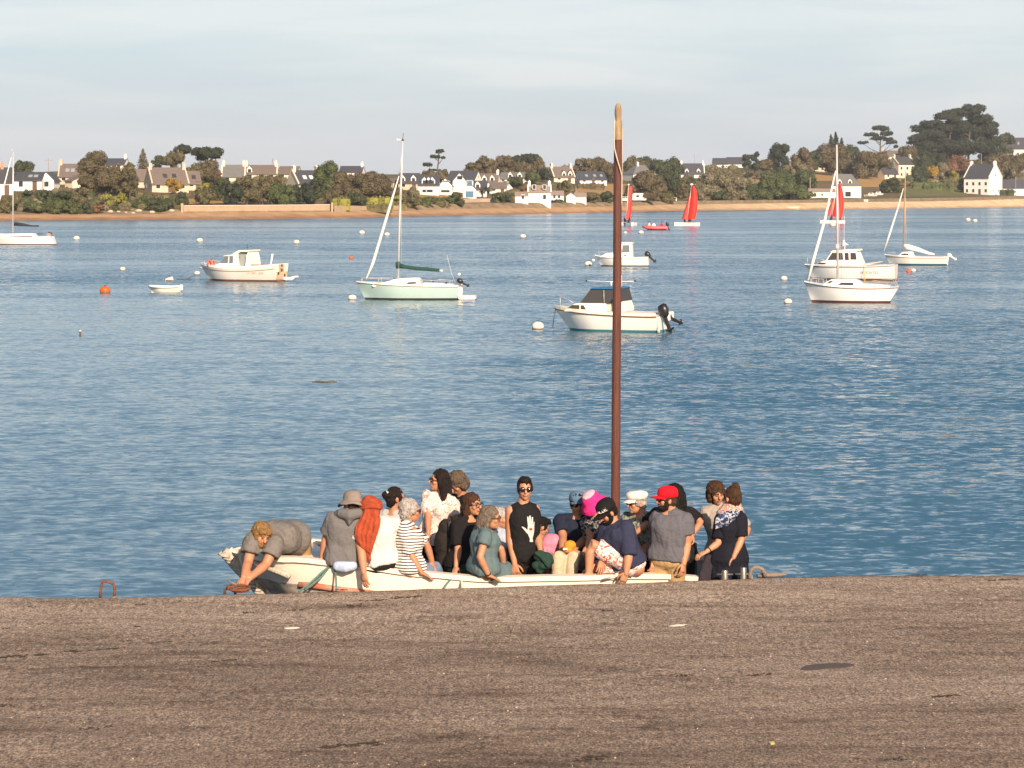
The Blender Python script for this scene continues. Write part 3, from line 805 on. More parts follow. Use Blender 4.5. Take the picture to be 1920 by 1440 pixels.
# ------------------------------------------------------------------ walls along the beach
M_WALLSTONE = mat('pale_wall_stone', (.47, .345, .235), .9, col2=(.37, .26, .17), vscale=.9, bump=.8, bscale=3)
M_COPING = mat('white_coping', (.62, .56, .50), .8, var=.08, vscale=1)
def wall_run(name, label, pts, y_top, hgt, m, coping=None, th=.5, pil=(), cat='wall'):
    """pts: (px, photo row of the foot)"""
    g = [ground(px, py) for px, py in pts]
    c = sum(g, Vector()) / len(g); c.z = min(p.z for p in g)
    t = thing(name, label, cat, c)
    body, cop = [], []
    for p, (px, py), yt in zip(g, pts, y_top):
        top = P(px, yt, p.y).z if hgt is None else p.z + hgt
        body.append([(p.x, p.y - th / 2, p.z - .8), (p.x, p.y - th / 2, top), (p.x, p.y + th / 2, top), (p.x, p.y + th / 2, p.z - .8)])
        cop.append([(p.x, p.y - th / 2 - .1, top + .01), (p.x, p.y - th / 2 - .1, top + .15), (p.x, p.y + th / 2 + .1, top + .15), (p.x, p.y + th / 2 + .1, top + .01)])
    b = MB(); b.loft(body); b.build('wall_body', m, t, world=True)
    if coping: b = MB(); b.loft(cop); b.build('coping', coping, t, world=True)
    for px, yb, yt, w in pil:
        p = ground(px, yb); s = F_PX / p.y; b = MB(); b.box((p.x - w / s / 2, p.y - .7, p.z - .5), (p.x + w / s / 2, p.y + .3, P(px, yt, p.y).z)); b.build('pillar', m, t, world=True, bevel=.05)
    return t
wall_run('sea_wall', 'long pale stone sea wall with white coping along the left beach', [(342, 398.6), (400, 398.4), (480, 397.6), (560, 397.2), (622, 396.4)], [386.5, 386.0, 385.6, 385.0, 384.2], None, M_WALLSTONE, M_COPING, pil=[(342, 398.5, 381, 4.5), (623, 397.0, 379.5, 3.6)])
wall_run('sea_wall', 'low crumbling stone wall under the yellow green hedge', [(627, 397.0), (680, 396.0), (735, 395.2), (762, 394.6)], [386.0, 386.0, 385.6, 385.5], None, M_WALLSTONE)
wall_run('beach_wall', 'long low grey stone wall at the top of the pale sand on the right', [(1255, 382.6), (1330, 381.8), (1420, 380.6), (1520, 379.2), (1640, 377.6), (1780, 375.6), (1920, 371.8), (2000, 371.2)], [376.6, 376.0, 375.2, 374.8, 372.6, 370.4, 366.8, 366.4], None,
          mat('dark_wall_stone', (.235, .180, .125), .95, col2=(.125, .098, .060), vscale=.5, bump=.8, bscale=3))
wall_run('garden_wall', 'short white garden wall at the right edge beside the big white house', [(1902, 366.2), (1935, 365.8)], [359.5, 359.0], None, M_COPING)
wall_run('garden_wall', 'pinkish low garden wall in front of the palm', [(868, 380.0), (900, 379.4), (940, 379.2)], [372.5, 372.0, 372.0], None, mat('pink_wall', (.50, .37, .29), .9, var=.1, vscale=.5))

# ------------------------------------------------------------------ houses
W_WHITE = mat('white_render', (.82, .79, .74), .85, var=.05, vscale=.6); W_CREAM = mat('cream_render', (.72, .62, .48), .85, var=.07, vscale=.6)
W_STONE = mat('granite_stone', (.62, .51, .39), .9, col2=(.50, .40, .30), vscale=1.6, bump=.6, bscale=4); W_TAN = mat('tan_render', (.55, .42, .30), .85, var=.08, vscale=.6)
R_SLATE = mat('blue_black_slate', (.050, .052, .062), .55, col2=(.075, .076, .088), vscale=1.5, bump=.5, bscale=5, stretch=(1, 1, 3))
R_BROWN = mat('weathered_brown_slate', (.135, .105, .088), .7, col2=(.175, .14, .12), vscale=1.2, bump=.5, bscale=5, stretch=(1, 1, 3))
R_GREY = mat('grey_slate', (.14, .135, .13), .6, col2=(.18, .175, .165), vscale=1.2, bump=.5, bscale=5, stretch=(1, 1, 3)); R_PINK = mat('pale_tile', (.30, .225, .185), .8, var=.1, vscale=1)
M_GLASS = mat('window_glass', (.030, .035, .042), .12); M_WFRAME = mat('white_frame', (.70, .68, .64), .6); M_BLUEGLASS = mat('blue_glass', (.10, .20, .30), .12)
M_DOOR = mat('dark_door', (.10, .06, .045), .6); M_BRICK = mat('chimney_brick', (.50, .24, .15), .9, var=.15, vscale=3)

def make_window(par, cx, y, z0, w, h, rx=False, glass=None):
    """frame round a recessed pane; y: outer face of the wall; rx: in the gable plane x=y"""
    f = MB(); t = .10; d = .05
    def bx(m, a, z, b, z2, o0, o1):
        if not rx: m.box((a, y - o1, z), (b, y - o0, z2))
        else: m.box((y + (o0 if rx > 0 else -o1), a, z), (y + (o1 if rx > 0 else -o0), b, z2))
    bx(f, cx - w / 2, z0, cx - w / 2 + t, z0 + h, .003, d); bx(f, cx + w / 2 - t, z0, cx + w / 2, z0 + h, .003, d)
    bx(f, cx - w / 2 + t, z0, cx + w / 2 - t, z0 + t, .003, d); bx(f, cx - w / 2 + t, z0 + h - t, cx + w / 2 - t, z0 + h, .003, d)
    o = f.build('window', M_WFRAME, par)
    p = MB(); bx(p, cx - w / 2 + t, z0 + t, cx + w / 2 - t, z0 + h - t, .003, .02); p.build('pane', glass or M_GLASS, o)
    return o

def house(label, pl, pr, yb, ye, yr, yaw=0, W=7.5, wall=W_WHITE, roof=R_SLATE, kind='f', ch='', dorm=(), sky_=(), win='auto', gwin=True, door=None, hip='', chm=None, over=.12, L=None, cat='house', name='house', dormwin=True, D=None, glass=None, skm=None):
    pc = (pl + pr) / 2
    g = ground(pc, yb) if D is None else Vector(((pc - 960) / F_PX * D, D, 0))
    if D is not None: g.z = EYE - (yb - HOR) / F_PX * D
    s = F_PX / g.y; tot = (pr - pl) / s; th = R(yaw)
    if kind == 'g': W, L, th = tot, (L or 8.0), R(90 + yaw)
    elif L is None: L = max(3.0, (tot - W * abs(math.sin(th))) / math.cos(th))
    hw = max(1.6, (yb - ye) / s); hr = max(hw + .8, (yb - yr) / s)
    dep = (L if kind == 'g' else W) / 2
    t = thing(name, label, cat, (g.x, g.y + dep, g.z), th)
    l, w = L / 2, W / 2
    b = MB()   # walls: gabled box reaching into the slope
    gz = hw if 'l' in hip else hr; gz2 = hw if 'r' in hip else hr
    b.add([(-l, -w, -2.5), (-l, w, -2.5), (l, -w, -2.5), (l, w, -2.5), (-l, -w, hw), (-l, w, hw), (l, -w, hw), (l, w, hw), (-l, 0, gz - .02), (l, 0, gz2 - .02)],
          [(0, 2, 6, 4), (1, 5, 7, 3), (0, 4, 8, 5, 1), (2, 3, 7, 9, 6), (0, 1, 3, 2)])
    b.build('wall', wall, t)
    sl = (hr - hw) / w; ov = .35; zt = .14
    rl = -l - over; rr = l + over
    il = (-l + w * .8) if 'l' in hip else rl; ir = (l - w * .8) if 'r' in hip else rr
    r_ = MB()
    for s_ in (-1, 1):
        lo, hi = hw - sl * ov, hr
        q = [(rl, s_ * (w + ov), lo), (rr, s_ * (w + ov), lo), (ir, 0, hi), (il, 0, hi)]
        r_.add([(x, y, z + .01) for x, y, z in q] + [(x, y, z + .01 + zt) for x, y, z in q], [(0, 1, 2, 3), (4, 7, 6, 5), (0, 4, 5, 1), (1, 5, 6, 2), (2, 6, 7, 3), (3, 7, 4, 0)])
    for c_, x0, xi in (('l', rl, il), ('r', rr, ir)):
        if c_ in hip:
            q = [(x0, -(w + ov), hw - sl * ov), (x0, w + ov, hw - sl * ov), (xi, 0, hr)]
            r_.add([(x, y, z + .01) for x, y, z in q] + [(x, y, z + .01 + zt) for x, y, z in q], [(0, 1, 2), (3, 5, 4), (0, 3, 4, 1), (1, 4, 5, 2), (2, 5, 3, 0)])
    ro = r_.build('roof', roof, t)
    for c_, x in (('l', -l + .35), ('r', l - .35), ('m', .1 * l)):
        if c_ in ch:
            cw = .45 if L > 6 else .35; q = MB(); q.box((x - .32, -cw * 1.5, hr - 1.0), (x + .32, cw * 1.5, hr + .95)); q.box((x - .38, -cw * 1.6, hr + .955), (x + .38, cw * 1.6, hr + 1.1))
            for yy in (-.3, .3): q.tube([(x, yy, hr + 1.1), (x, yy, hr + 1.4)], .10, 6)
            q.build('chimney', chm or wall, ro)
    if over < .2 and 'l' in ch and not hip:      # raised gable copings of the Breton kind
        for x in (-l, l):
            q = MB()
            for s_ in (-1, 1):
                q.add([(x - .16, s_ * (w + .1), hw - .05), (x + .16, s_ * (w + .1), hw - .05), (x + .16, s_ * .05, hr - .05), (x - .16, s_ * .05, hr - .05), (x - .16, s_ * (w + .1), hw + .28), (x + .16, s_ * (w + .1), hw + .28), (x + .16, s_ * .05, hr + .30), (x - .16, s_ * .05, hr + .30)],
                      [(0, 3, 2, 1), (4, 5, 6, 7), (0, 1, 5, 4), (1, 2, 6, 5), (2, 3, 7, 6), (3, 0, 4, 7)])
            q.build('gable_coping', wall, t)
    # windows and door on the front (or on the front gable)
    if kind == 'g':
        n = max(1, round(W / 3.2)); fx = -l          # the gable at local -x faces the camera after the quarter turn
        if win == 'auto':
            for i in range(n): make_window(t, -w + W * (i + .5) / n, -l, .7, 1.3, 1.35, rx=-1, glass=glass)
            if hr - hw > 2: make_window(t, 0, -l, hw + .3, 1.0, 1.1, rx=-1, glass=glass)
        else:
            for u, z0, ww, hh in win: make_window(t, w - W * u, -l, z0, ww, hh, rx=-1, glass=glass)
    else:
        rowsz = [.8] + ([3.4] if hw > 4.9 else [])
        if win == 'auto':
            n = max(2, round(L / 2.9))
            for rz_ in rowsz:
                for i in range(n):
                    if rz_ < 1 and i == n // 2:
                        d = MB(); x = -l + L * (i + .5) / n; d.box((x - .5, -w - .04, 0), (x + .5, -w - .003, 2.1)); d.build('door', M_DOOR, t); continue
                    make_window(t, -l + L * (i + .5) / n, -w, rz_, 1.1, min(1.35, hw - rz_ - .15) if hw - rz_ > .8 else .6, glass=glass)
        else:
            for u, z0, ww, hh in win: make_window(t, -l + L * u, -w, z0, ww, hh, glass=glass)
        if gwin and abs(yaw) > 8:
            sd = -1 if yaw > 0 else 1
            for yy, z0 in ((-W * .2, 1.0), (W * .2, 1.0), (0, hw + .4)):
                if z0 < hr - 1.5: make_window(t, yy, sd * l, z0, .8, 1.0, rx=sd)
    for u in dorm:       # dormers: little gabled boxes with a window
        x = -l + L * u; z0 = hw + .15; yy = -w + .5
        d = MB(); dw = .68; hz = 1.15
        d.prism([(x - dw, z0 - .4), (x + dw, z0 - .4), (x + dw, z0 + hz), (x, z0 + hz + .8), (x - dw, z0 + hz)], yy, yy + min(2.6, w)); do = d.build('dormer', W_WHITE if wall is not W_STONE else wall, t)
        d = MB()
        for s_ in (-1, 1):
            q = [(x, z0 + hz + .82), (x + s_ * (dw + .2), z0 + hz - .18), (x + s_ * (dw + .2), z0 + hz - .06), (x, z0 + hz + .95)]
            d.prism(q, yy - .15, yy + min(2.6, w))
        d.build('dormer_roof', roof, do); f = MB(); f.box((x - .42, yy - .03, z0 + .1), (x + .42, yy - .003, z0 + 1.1)); f.build('pane', M_GLASS, do)
    for u in sky_:
        x = -l + L * u; k = .45; y0, z0 = -w * (1 - k), hw + (hr - hw) * k
        q = MB(); dz = .5 * sl
        q.add([(x - .45, y0 - .5, z0 - dz + .17), (x + .45, y0 - .5, z0 - dz + .17), (x + .45, y0 + .5, z0 + dz + .17), (x - .45, y0 + .5, z0 + dz + .17)] + [(x - .45, y0 - .5, z0 - dz + .24), (x + .45, y0 - .5, z0 - dz + .24), (x + .45, y0 + .5, z0 + dz + .24), (x - .45, y0 + .5, z0 + dz + .24)],
              [(0, 3, 2, 1), (4, 5, 6, 7), (0, 1, 5, 4), (1, 2, 6, 5), (2, 3, 7, 6), (3, 0, 4, 7)])
        q.build('skylight', skm or M_SKYL, ro)
    return t
M_SKYL = mat('roof_light', (.30, .32, .35), .2); M_WIN_DK = mat('dark_roof_window', (.05, .045, .045), .3)
HS_ = house
HS_('white house with an orange chimney cut off by the left edge', -34, 23, 366, 342, 315, 12, wall=W_WHITE, roof=R_SLATE, ch='m', chm=M_BRICK)
HS_('long white house with slate roof near the left edge', 26, 78, 358, 338, 323.5, 0, W=7, sky_=(.55, .75), gwin=False)
HS_('white gable end wing joined to the long white house', 72, 101, 357, 338, 323.5, 0, kind='g', L=7)
HS_('tan house with a brown roof behind the garage', 103, 149, 346, 331, 308, 6, wall=W_TAN, roof=R_BROWN, ch='l', sky_=(.4, .65), W=8)
HS_('beige garage with a dark roof and gable turned to the right', 119, 175, 353, 346, 329, -46, wall=W_CREAM, roof=R_BROWN, W=6.5, win=[], gwin=False)
HS_('white walled house with slate roof on the skyline at left', 193, 236, 313, 305.5, 291, -4, ch='r', W=7, wall=W_WHITE)
HS_('large granite house with two tall gable chimneys behind the golden bush', 262, 352, 361, 344.5, 315, 20, wall=W_STONE, roof=R_BROWN, ch='lr', W=8.5, sky_=(.4, .65), skm=M_WIN_DK)
HS_('lower right wing of the large granite house', 343, 372, 357, 347, 321.5, 16, wall=W_STONE, roof=R_BROWN, W=6.5, ch='', gwin=False, sky_=(.5,), skm=M_WIN_DK)
HS_('small left wing of the large granite house', 254, 274, 352, 338, 318, 20, wall=W_STONE, roof=R_BROWN, W=5, gwin=False, win=[])
HS_('little rust red shed behind the trees left of the grey roofed house', 398, 411, 347, 328, 317, 0, kind='g', L=5, wall=mat('red_boards', (.34, .10, .05), .8, var=.15, vscale=2), roof=R_BROWN, win=[], cat='shed', name='shed')
HS_('grey roofed house with pale chimneys right of the umbrella pine', 412, 459, 348, 331, 310, 4, wall=W_CREAM, roof=R_GREY, ch='lr', W=7)
HS_('brown roofed house with a dormer on the skyline', 456, 519, 342, 326, 310, 3, wall=W_CREAM, roof=R_BROWN, ch='lr', dorm=(.15,), W=7)
HS_('brown roof peeping out behind the cream gable house', 520, 562, 340, 326, 312.5, -6, wall=W_CREAM, roof=R_BROWN, W=7)
HS_('cream gabled house with slate roof and two white roof windows', 531, 607, 361, 345, 320, 26, wall=W_CREAM, roof=R_SLATE, ch='lr', W=8.5, sky_=(.35, .6), gwin=False, skm=W_WHITE)
HS_('slate roof with a white chimney above the brown trees', 636, 682, 338, 323, 312, -4, wall=W_WHITE, roof=R_SLATE, ch='r', W=7)
HS_('low brown roofed house left of the green boat mast', 722, 752, 353, 344, 335, 0, wall=W_TAN, roof=R_BROWN, W=6)
HS_('tan house with two cream dormers beside the green boat mast', 747, 786, 357, 343, 325.5, 0, wall=W_TAN, roof=R_SLATE, dorm=(.2, .72), W=7)
HS_('white house with a wide curved dormer', 784, 823, 366, 347.5, 329, 0, dorm=(.3, .5, .68), W=8, win=[(.3, .6, 1.2, .9), (.55, .6, 1.8, .9)])
HS_('tall white gable with a black drainpipe on each side', 822, 848, 366, 349, 335, 0, kind='g', L=9, win=[(.5, .6, 2.4, .8), (.5, 3.3, 1.6, .5)])
HS_('upper white house with a bay gable and long slate roof', 838, 903, 352, 337, 321, -14, W=8, wall=W_WHITE)
HS_('white bay gable with three windows', 849, 874, 361, 340, 325, 0, kind='g', L=6, win=[(.38, 3.4, .6, 1.1), (.52, 3.4, .6, 1.1), (.66, 3.4, .6, 1.1)])
HS_('small white gable with a blue glazed front near the beach', 868, 893, 372, 356, 343.5, 0, kind='g', L=7, win=[(.5, 3.0, 1.5, 1.6), (.5, .1, 2.2, 1.8)], glass=M_BLUEGLASS)
HS_('low slate roofed house with one dormer behind the palm', 888, 913, 369, 355, 340, 0, W=6, dorm=(.3,), win=[(.6, .5, .8, 1.4)])
HS_('brown roofed white house with a pink chimney', 897, 938, 352, 341.5, 326, -6, roof=R_BROWN, ch='r', dorm=(.3, .7), W=7)
HS_('grey roofed house with a white dormer and small white gable', 936, 988, 345, 337, 324, -10, roof=R_GREY, dorm=(.45, .85), W=7, wall=W_WHITE)
HS_('house with a pinkish brown roof behind the green shrubs', 918, 950, 364, 354, 342.5, 0, roof=R_BROWN, W=6)
HS_('small white gable with a dark slit window', 944, 961, 363, 352, 343, 0, kind='g', L=6, win=[(.5, 2.0, .5, 1.3)])
HS_('white two storey cottage with pale roof and end chimneys on the beach', 990, 1033, 381, 360.5, 348.5, 0, roof=R_PINK, ch='lr', W=6.5, win=[(.27, 3.3, .9, 1.2), (.72, 3.3, .9, 1.2), (.72, .8, .9, 1.3), (.27, .8, .01, .01)])
HS_('low white annex with pale roof right of the beach cottage', 1032, 1057, 376.5, 366.5, 358.5, 0, roof=R_PINK, W=5, win=[(.3, .6, .8, .9), (.65, .6, .8, .9)], cat='annex')
HS_('low white annex with pale roof left of the beach cottage', 966, 990, 381, 367, 361, 0, roof=R_PINK, W=5, win=[(.6, .9, .8, 1.2)], cat='annex')
HS_('cream house with brown roof and two white dormers on the slope', 1026, 1078, 342, 332, 313, 16, wall=W_CREAM, roof=R_BROWN, ch='lr', dorm=(.5, .8), W=8)
HS_('long white bungalow with dark slate roof left of the red mast', 1076, 1138, 346, 338, 322, 14, W=8, sky_=(.3, .6, .85))
HS_('white shed with a sloping roof on the shingle', 1062, 1079, 381, 371, 364.5, 0, kind='g', L=5, roof=R_PINK, win=[], cat='shed', name='shed')
HS_('lower white shed with a sloping roof on the shingle', 1079, 1098, 381, 374, 369, 0, roof=R_PINK, W=4, win=[], cat='shed', name='shed')
HS_('grey roofed hipped house right of the red mast', 1168, 1221, 341, 326, 310, 24, roof=R_GREY, hip='l', ch='m', W=9, wall=W_WHITE, gwin=False)
HS_('dark roof with a white chimney among the trees', 1224, 1252, 330, 316, 304, 0, roof=R_SLATE, ch='l', chm=W_WHITE, W=7)
HS_('white house with dark roof and two dormers on the skyline', 1277, 1321, 334, 326, 307, 0, roof=R_SLATE, ch='lr', dorm=(.25, .75), W=8)
HS_('left hand dark roofed building on the skyline', 1338, 1364, 314, 309, 296, 0, W=8, win=[])
HS_('right hand dark roofed building on the skyline', 1364, 1393, 314, 309, 295, 0, W=8, win=[])
HS_('rambling brown roofed house with a cream gable end', 1527, 1595, 323, 312, 299.5, -24, roof=R_BROWN, wall=W_CREAM, ch='m', W=8, sky_=(.3,))
HS_('white house with two white dormers behind the red sail', 1562, 1621, 371, 347, 327, -10, roof=R_GREY, hip='r', dorm=(.25, .62), W=8, gwin=False, win=[(.55, .3, 2.0, 1.8), (.15, .8, .9, 1.3)])
HS_('low white outbuilding left of the red sail', 1517, 1566, 371, 359, 356, 0, roof=R_PINK, W=4, win=[(.2, .3, 1.6, 1.2), (.5, .6, .7, .9)], cat='outbuilding')
HS_('cream two storey house with a tan gable and two chimneys', 1668, 1719, 334, 308, 295, 26, wall=W_CREAM, roof=R_SLATE, ch='lr', W=8)
HS_('small cream annex left of the two storey house', 1648, 1686, 336, 326, 315, 26, wall=W_CREAM, roof=R_SLATE, W=5, cat='annex', gwin=False)
HS_('low grey roofed building right of the two storey house', 1717, 1736, 330, 317, 308, -20, wall=W_CREAM, roof=R_GREY, W=5, win=[], gwin=False)
HS_('brown roof half hidden behind the umbrella pine', 1656, 1692, 300, 288, 278, 0, wall=W_CREAM, roof=R_BROWN, ch='l', W=7)
HS_('big white house with two chimneys and a tall gable at the right', 1812, 1884, 365, 333, 308, -42, ch='lr', W=9.5, sky_=())
HS_('low slate roofed extension with blue windows in front of the big white house', 1838, 1930, 366, 352, 337.5, 0, W=5.5, win=[(.12, .7, 2.2, 1.3), (.28, .7, 2.2, 1.3), (.7, .8, 1.0, 1.0)], glass=M_BLUEGLASS, cat='house')
HS_('white house with dark roof and two roof windows at the upper right edge', 1876, 1932, 291, 276, 256, -22, ch='lr', W=8, wall=W_WHITE, sky_=(.3, .7))

# ------------------------------------------------------------------ trees, shrubs, hedges
def leafm(n, c, c2=None): return mat('leaf_' + n, c, .8, col2=c2 or tuple(x * 1.45 for x in c), vscale=.35, spec=.15, island=.35)
LEAF = dict(dk=leafm('dark_pine', (.030, .038, .024)), gr=leafm('green', (.060, .074, .030)), ol=leafm('olive', (.088, .078, .038)), br=leafm('brown_olive', (.090, .074, .042)), yg=leafm('yellow_green', (.17, .165, .035)),
            gy=leafm('grey_green', (.130, .115, .070)), ru=leafm('russet', (.12, .068, .040)), yl=leafm('golden', (.23, .145, .028)), rd=leafm('dark_green', (.044, .054, .027)))
M_BARK = mat('bark', (.11, .085, .065), .95, var=.25, vscale=4, bump=.6, bscale=12)
tr_ = random.Random(11)
def leaves(mb, c, r, n, size, bias=.75):
    for _ in range(n):
        z = tr_.uniform(-.75, 1); a = tr_.uniform(0, 6.283); q = math.sqrt(max(0, 1 - z * z)); d = Vector((q * math.cos(a), q * math.sin(a), z))
        k = tr_.uniform(.72, 1.12); p = Vector((c[0] + d.x * r[0] * k, c[1] + d.y * r[1] * k, c[2] + d.z * r[2] * k))
        nrm = (d * bias + Vector((tr_.gauss(0, .45), tr_.gauss(0, .45), tr_.gauss(.1, .45)))).normalized()
        u = nrm.orthogonal().normalized(); w = nrm.cross(u); s = size * tr_.uniform(.6, 1.35); a = tr_.uniform(0, 3.14)
        u2 = (u * math.cos(a) + w * math.sin(a)) * s; w2 = (w * math.cos(a) - u * math.sin(a)) * s * .7
        mb.add([p + u2, p + w2, p - u2 * .9, p - w2], [(0, 1, 2, 3)])
def core(mb, c, r, k=.82):
    mb.ell(c, (r[0] * k, r[1] * k, r[2] * k), 8, 6)
def tree(label, px, yb, yt, w, kind, col, pads=None, D=None, name=None, cat=None):
    g = ground(px, yb) if D is None else Vector(((px - 960) / F_PX * D, D, EYE - (yb - HOR) / F_PX * D))
    s = F_PX / g.y; Hh = (yb - yt) / s; Wd = w / s / 2; sz = 1.75 / s
    names = dict(round='tree', shrub='shrub', pine='pine_tree', conifer='conifer_tree', pads='pine_tree', hedge='hedge', palm='palm_tree')
    cats = dict(round='tree', shrub='shrub', pine='pine tree', conifer='conifer', pads='pine tree', hedge='hedge', palm='palm tree')
    t = thing(name or names[kind], label, cat or cats[kind], g)
    cr = MB(); tk = MB(); dens = lambda a: max(12, int(a * s * s * .30))
    if kind in ('round', 'shrub'):
        z0 = .0 if kind == 'shrub' else Hh * .05; zc = (Hh + z0) / 2; rz = (Hh - z0) / 2
        if kind == 'round': tk.tube([(0, 0, -.8), (.05 * Wd, 0, Hh * .3), (0, 0, Hh * .7)], [Wd * .10, Wd * .08, Wd * .04], 7)
        nb = 13 if w * (yb - yt) > 1200 else 8
        for i in range(nb):
            a = 2.4 * i + tr_.uniform(-.3, .3); f = (.05 if i == 0 else tr_.uniform(.40, .80)); zz = zc + rz * (tr_.uniform(-.75, .66) if i else .45)
            e = math.sqrt(max(.15, 1 - ((zz - zc) / rz) ** 2)); c = (math.cos(a) * Wd * f * e, math.sin(a) * Wd * .8 * f * e, zz)
            rb = tr_.uniform(.26, .50); r = (Wd * rb, Wd * rb * .9, min(rz * .62, Wd * rb * 1.05, Hh * .42))
            c = (c[0], c[1], max(r[2] * .8, min(Hh - r[2] * .9, c[2])))
            core(cr, c, r); leaves(cr, c, r, dens(4.0 * r[0] * r[2] * 2.2), sz)
            if kind == 'round' and i % 3 == 1: tk.tube([(0, 0, Hh * .28), (c[0] * .6, c[1] * .6, c[2] * .8), c], [Wd * .05, Wd * .03, Wd * .015], 5)
    elif kind == 'pine':       # umbrella crown on a bare trunk
        tk.tube([(0, 0, -.8), (Wd * .10, 0, Hh * .35), (-Wd * .06, 0, Hh * .72)], [Wd * .09, Wd * .065, Wd * .04], 7)
        for i in range(9):
            a = 2.4 * i; f = .0 if i == 0 else tr_.uniform(.45, .75); c = (math.cos(a) * Wd * f, math.sin(a) * Wd * .8 * f, Hh * tr_.uniform(.66, .84) if i else Hh * .84)
            r = (Wd * .42, Wd * .40, Hh * .135); core(cr, c, r); leaves(cr, c, r, dens(4 * r[0] * r[2] * 2.6), sz)
            tk.tube([(Wd * .02, 0, Hh * .45), (c[0] * .5, c[1] * .5, Hh * .62), (c[0], c[1], c[2] - r[2] * .3)], [Wd * .04, Wd * .028, Wd * .014], 5)
    elif kind == 'pads':       # pads: (px, py, w, h) flat tufts on bare limbs
        top = max(pads, key=lambda p: -p[1])
        xt = (top[0] - px) / s
        tk.tube([(0, 0, -.8), (xt * .2, 0, Hh * .4), (xt * .7, 0, Hh * .75), (xt, 0, (yb - top[1]) / s)], [Hh * .018 + .1, Hh * .014 + .08, Hh * .010 + .06, .06], 7)
        for i, (qx, qy, qw, qh) in enumerate(pads):
            c = ((qx - px) / s, tr_.uniform(-.4, .4) * qw / s, (yb - qy) / s); r = (qw / s / 2, qw / s / 2.4, qh / s / 2 * (1.08 if qw > 30 else 1.0))
            for k in range(3 if qw > 14 else 2):
                cc = (c[0] + r[0] * (.5 * (k - 1) if k or qw > 14 else 0), c[1] + tr_.uniform(-.3, .3) * r[1], c[2] + r[2] * tr_.uniform(-.2, .3)); rr = (r[0] * .62, r[1] * .7, r[2] * .85)
                core(cr, cc, rr, .72); leaves(cr, cc, rr, dens(4 * rr[0] * rr[2] * 2.6), sz)
            zb = max(Hh * .25, c[2] - abs(c[0]) * .9 - .5)
            tk.tube([(xt * .5 * zb / Hh, 0, zb), (c[0] * .6, c[1] * .5, zb + (c[2] - zb) * .45), (c[0], c[1], c[2] - r[2] * .2)], [Hh * .010 + .05, Hh * .007 + .04, .04], 5)
    elif kind == 'conifer':
        tk.tube([(0, 0, -.8), (0, 0, Hh * .97)], [Wd * .16, Wd * .03], 6)
        n = max(9, int((yb - yt) / 3.2))
        for i in range(n):
            f = i / (n - 1); z = Hh * (.18 + .78 * f); rr = Wd * (1 - f) ** .8 * tr_.uniform(.8, 1.15) + .08
            for k in range(6):
                a = k * 1.05 + i * .6; tip = Vector((math.cos(a) * rr, math.sin(a) * rr, z - rr * .10)); base = Vector((0, 0, z + rr * .15))
                cr.tube([base, base.lerp(tip, .5), tip], [rr * .16 + .05, rr * .13 + .04, .03], 4, flat=(.5, 1.2))
                for _ in range(4):
                    q = base.lerp(tip, tr_.uniform(.25, 1)); leaves(cr, q, (rr * .16 + .08,) * 3, 2, sz * .9, .3)
    elif kind == 'hedge':
        n = max(3, int(w / 7))
        for i in range(n):
            c = (-Wd + 2 * Wd * (i + .5) / n, tr_.uniform(-.15, .15), Hh * .5); r = (Wd / n * 1.25, 1.0, Hh * .52)
            q = MB(); cr.box((c[0] - r[0] * .8, -r[1] * .8, -.5), (c[0] + r[0] * .8, r[1] * .8, Hh * .90))
            for _ in range(2): leaves(cr, c, r, dens(4 * r[0] * r[2] * 1.4), sz, .5)
    elif kind == 'palm':
        tk.tube([(0, 0, -.5), (.08, 0, Hh * .35), (0, 0, Hh * .62)], [.32, .26, .24], 8)
        for i in range(22):
            a = 2.4 * i; el_ = tr_.uniform(-.25, 1.15); ln = Wd * 1.05; d = Vector((math.cos(a) * math.cos(el_), math.sin(a) * math.cos(el_), math.sin(el_))); p = Vector((0, 0, Hh * .62)); pts = [p.copy()]
            for k in range(4): p = p + d * ln / 4; d = (d + Vector((0, 0, -.28))).normalized(); pts.append(p.copy())
            cr.tube(pts, [.05, .16, .18, .13, .03], 4, flat=(.35, 1.4))
    if tk.v: tk.build('trunk', M_BARK, t, smooth=True)
    cr.build('crown' if kind not in ('shrub', 'hedge') else 'foliage', LEAF[col], t, fix=False)
    return t
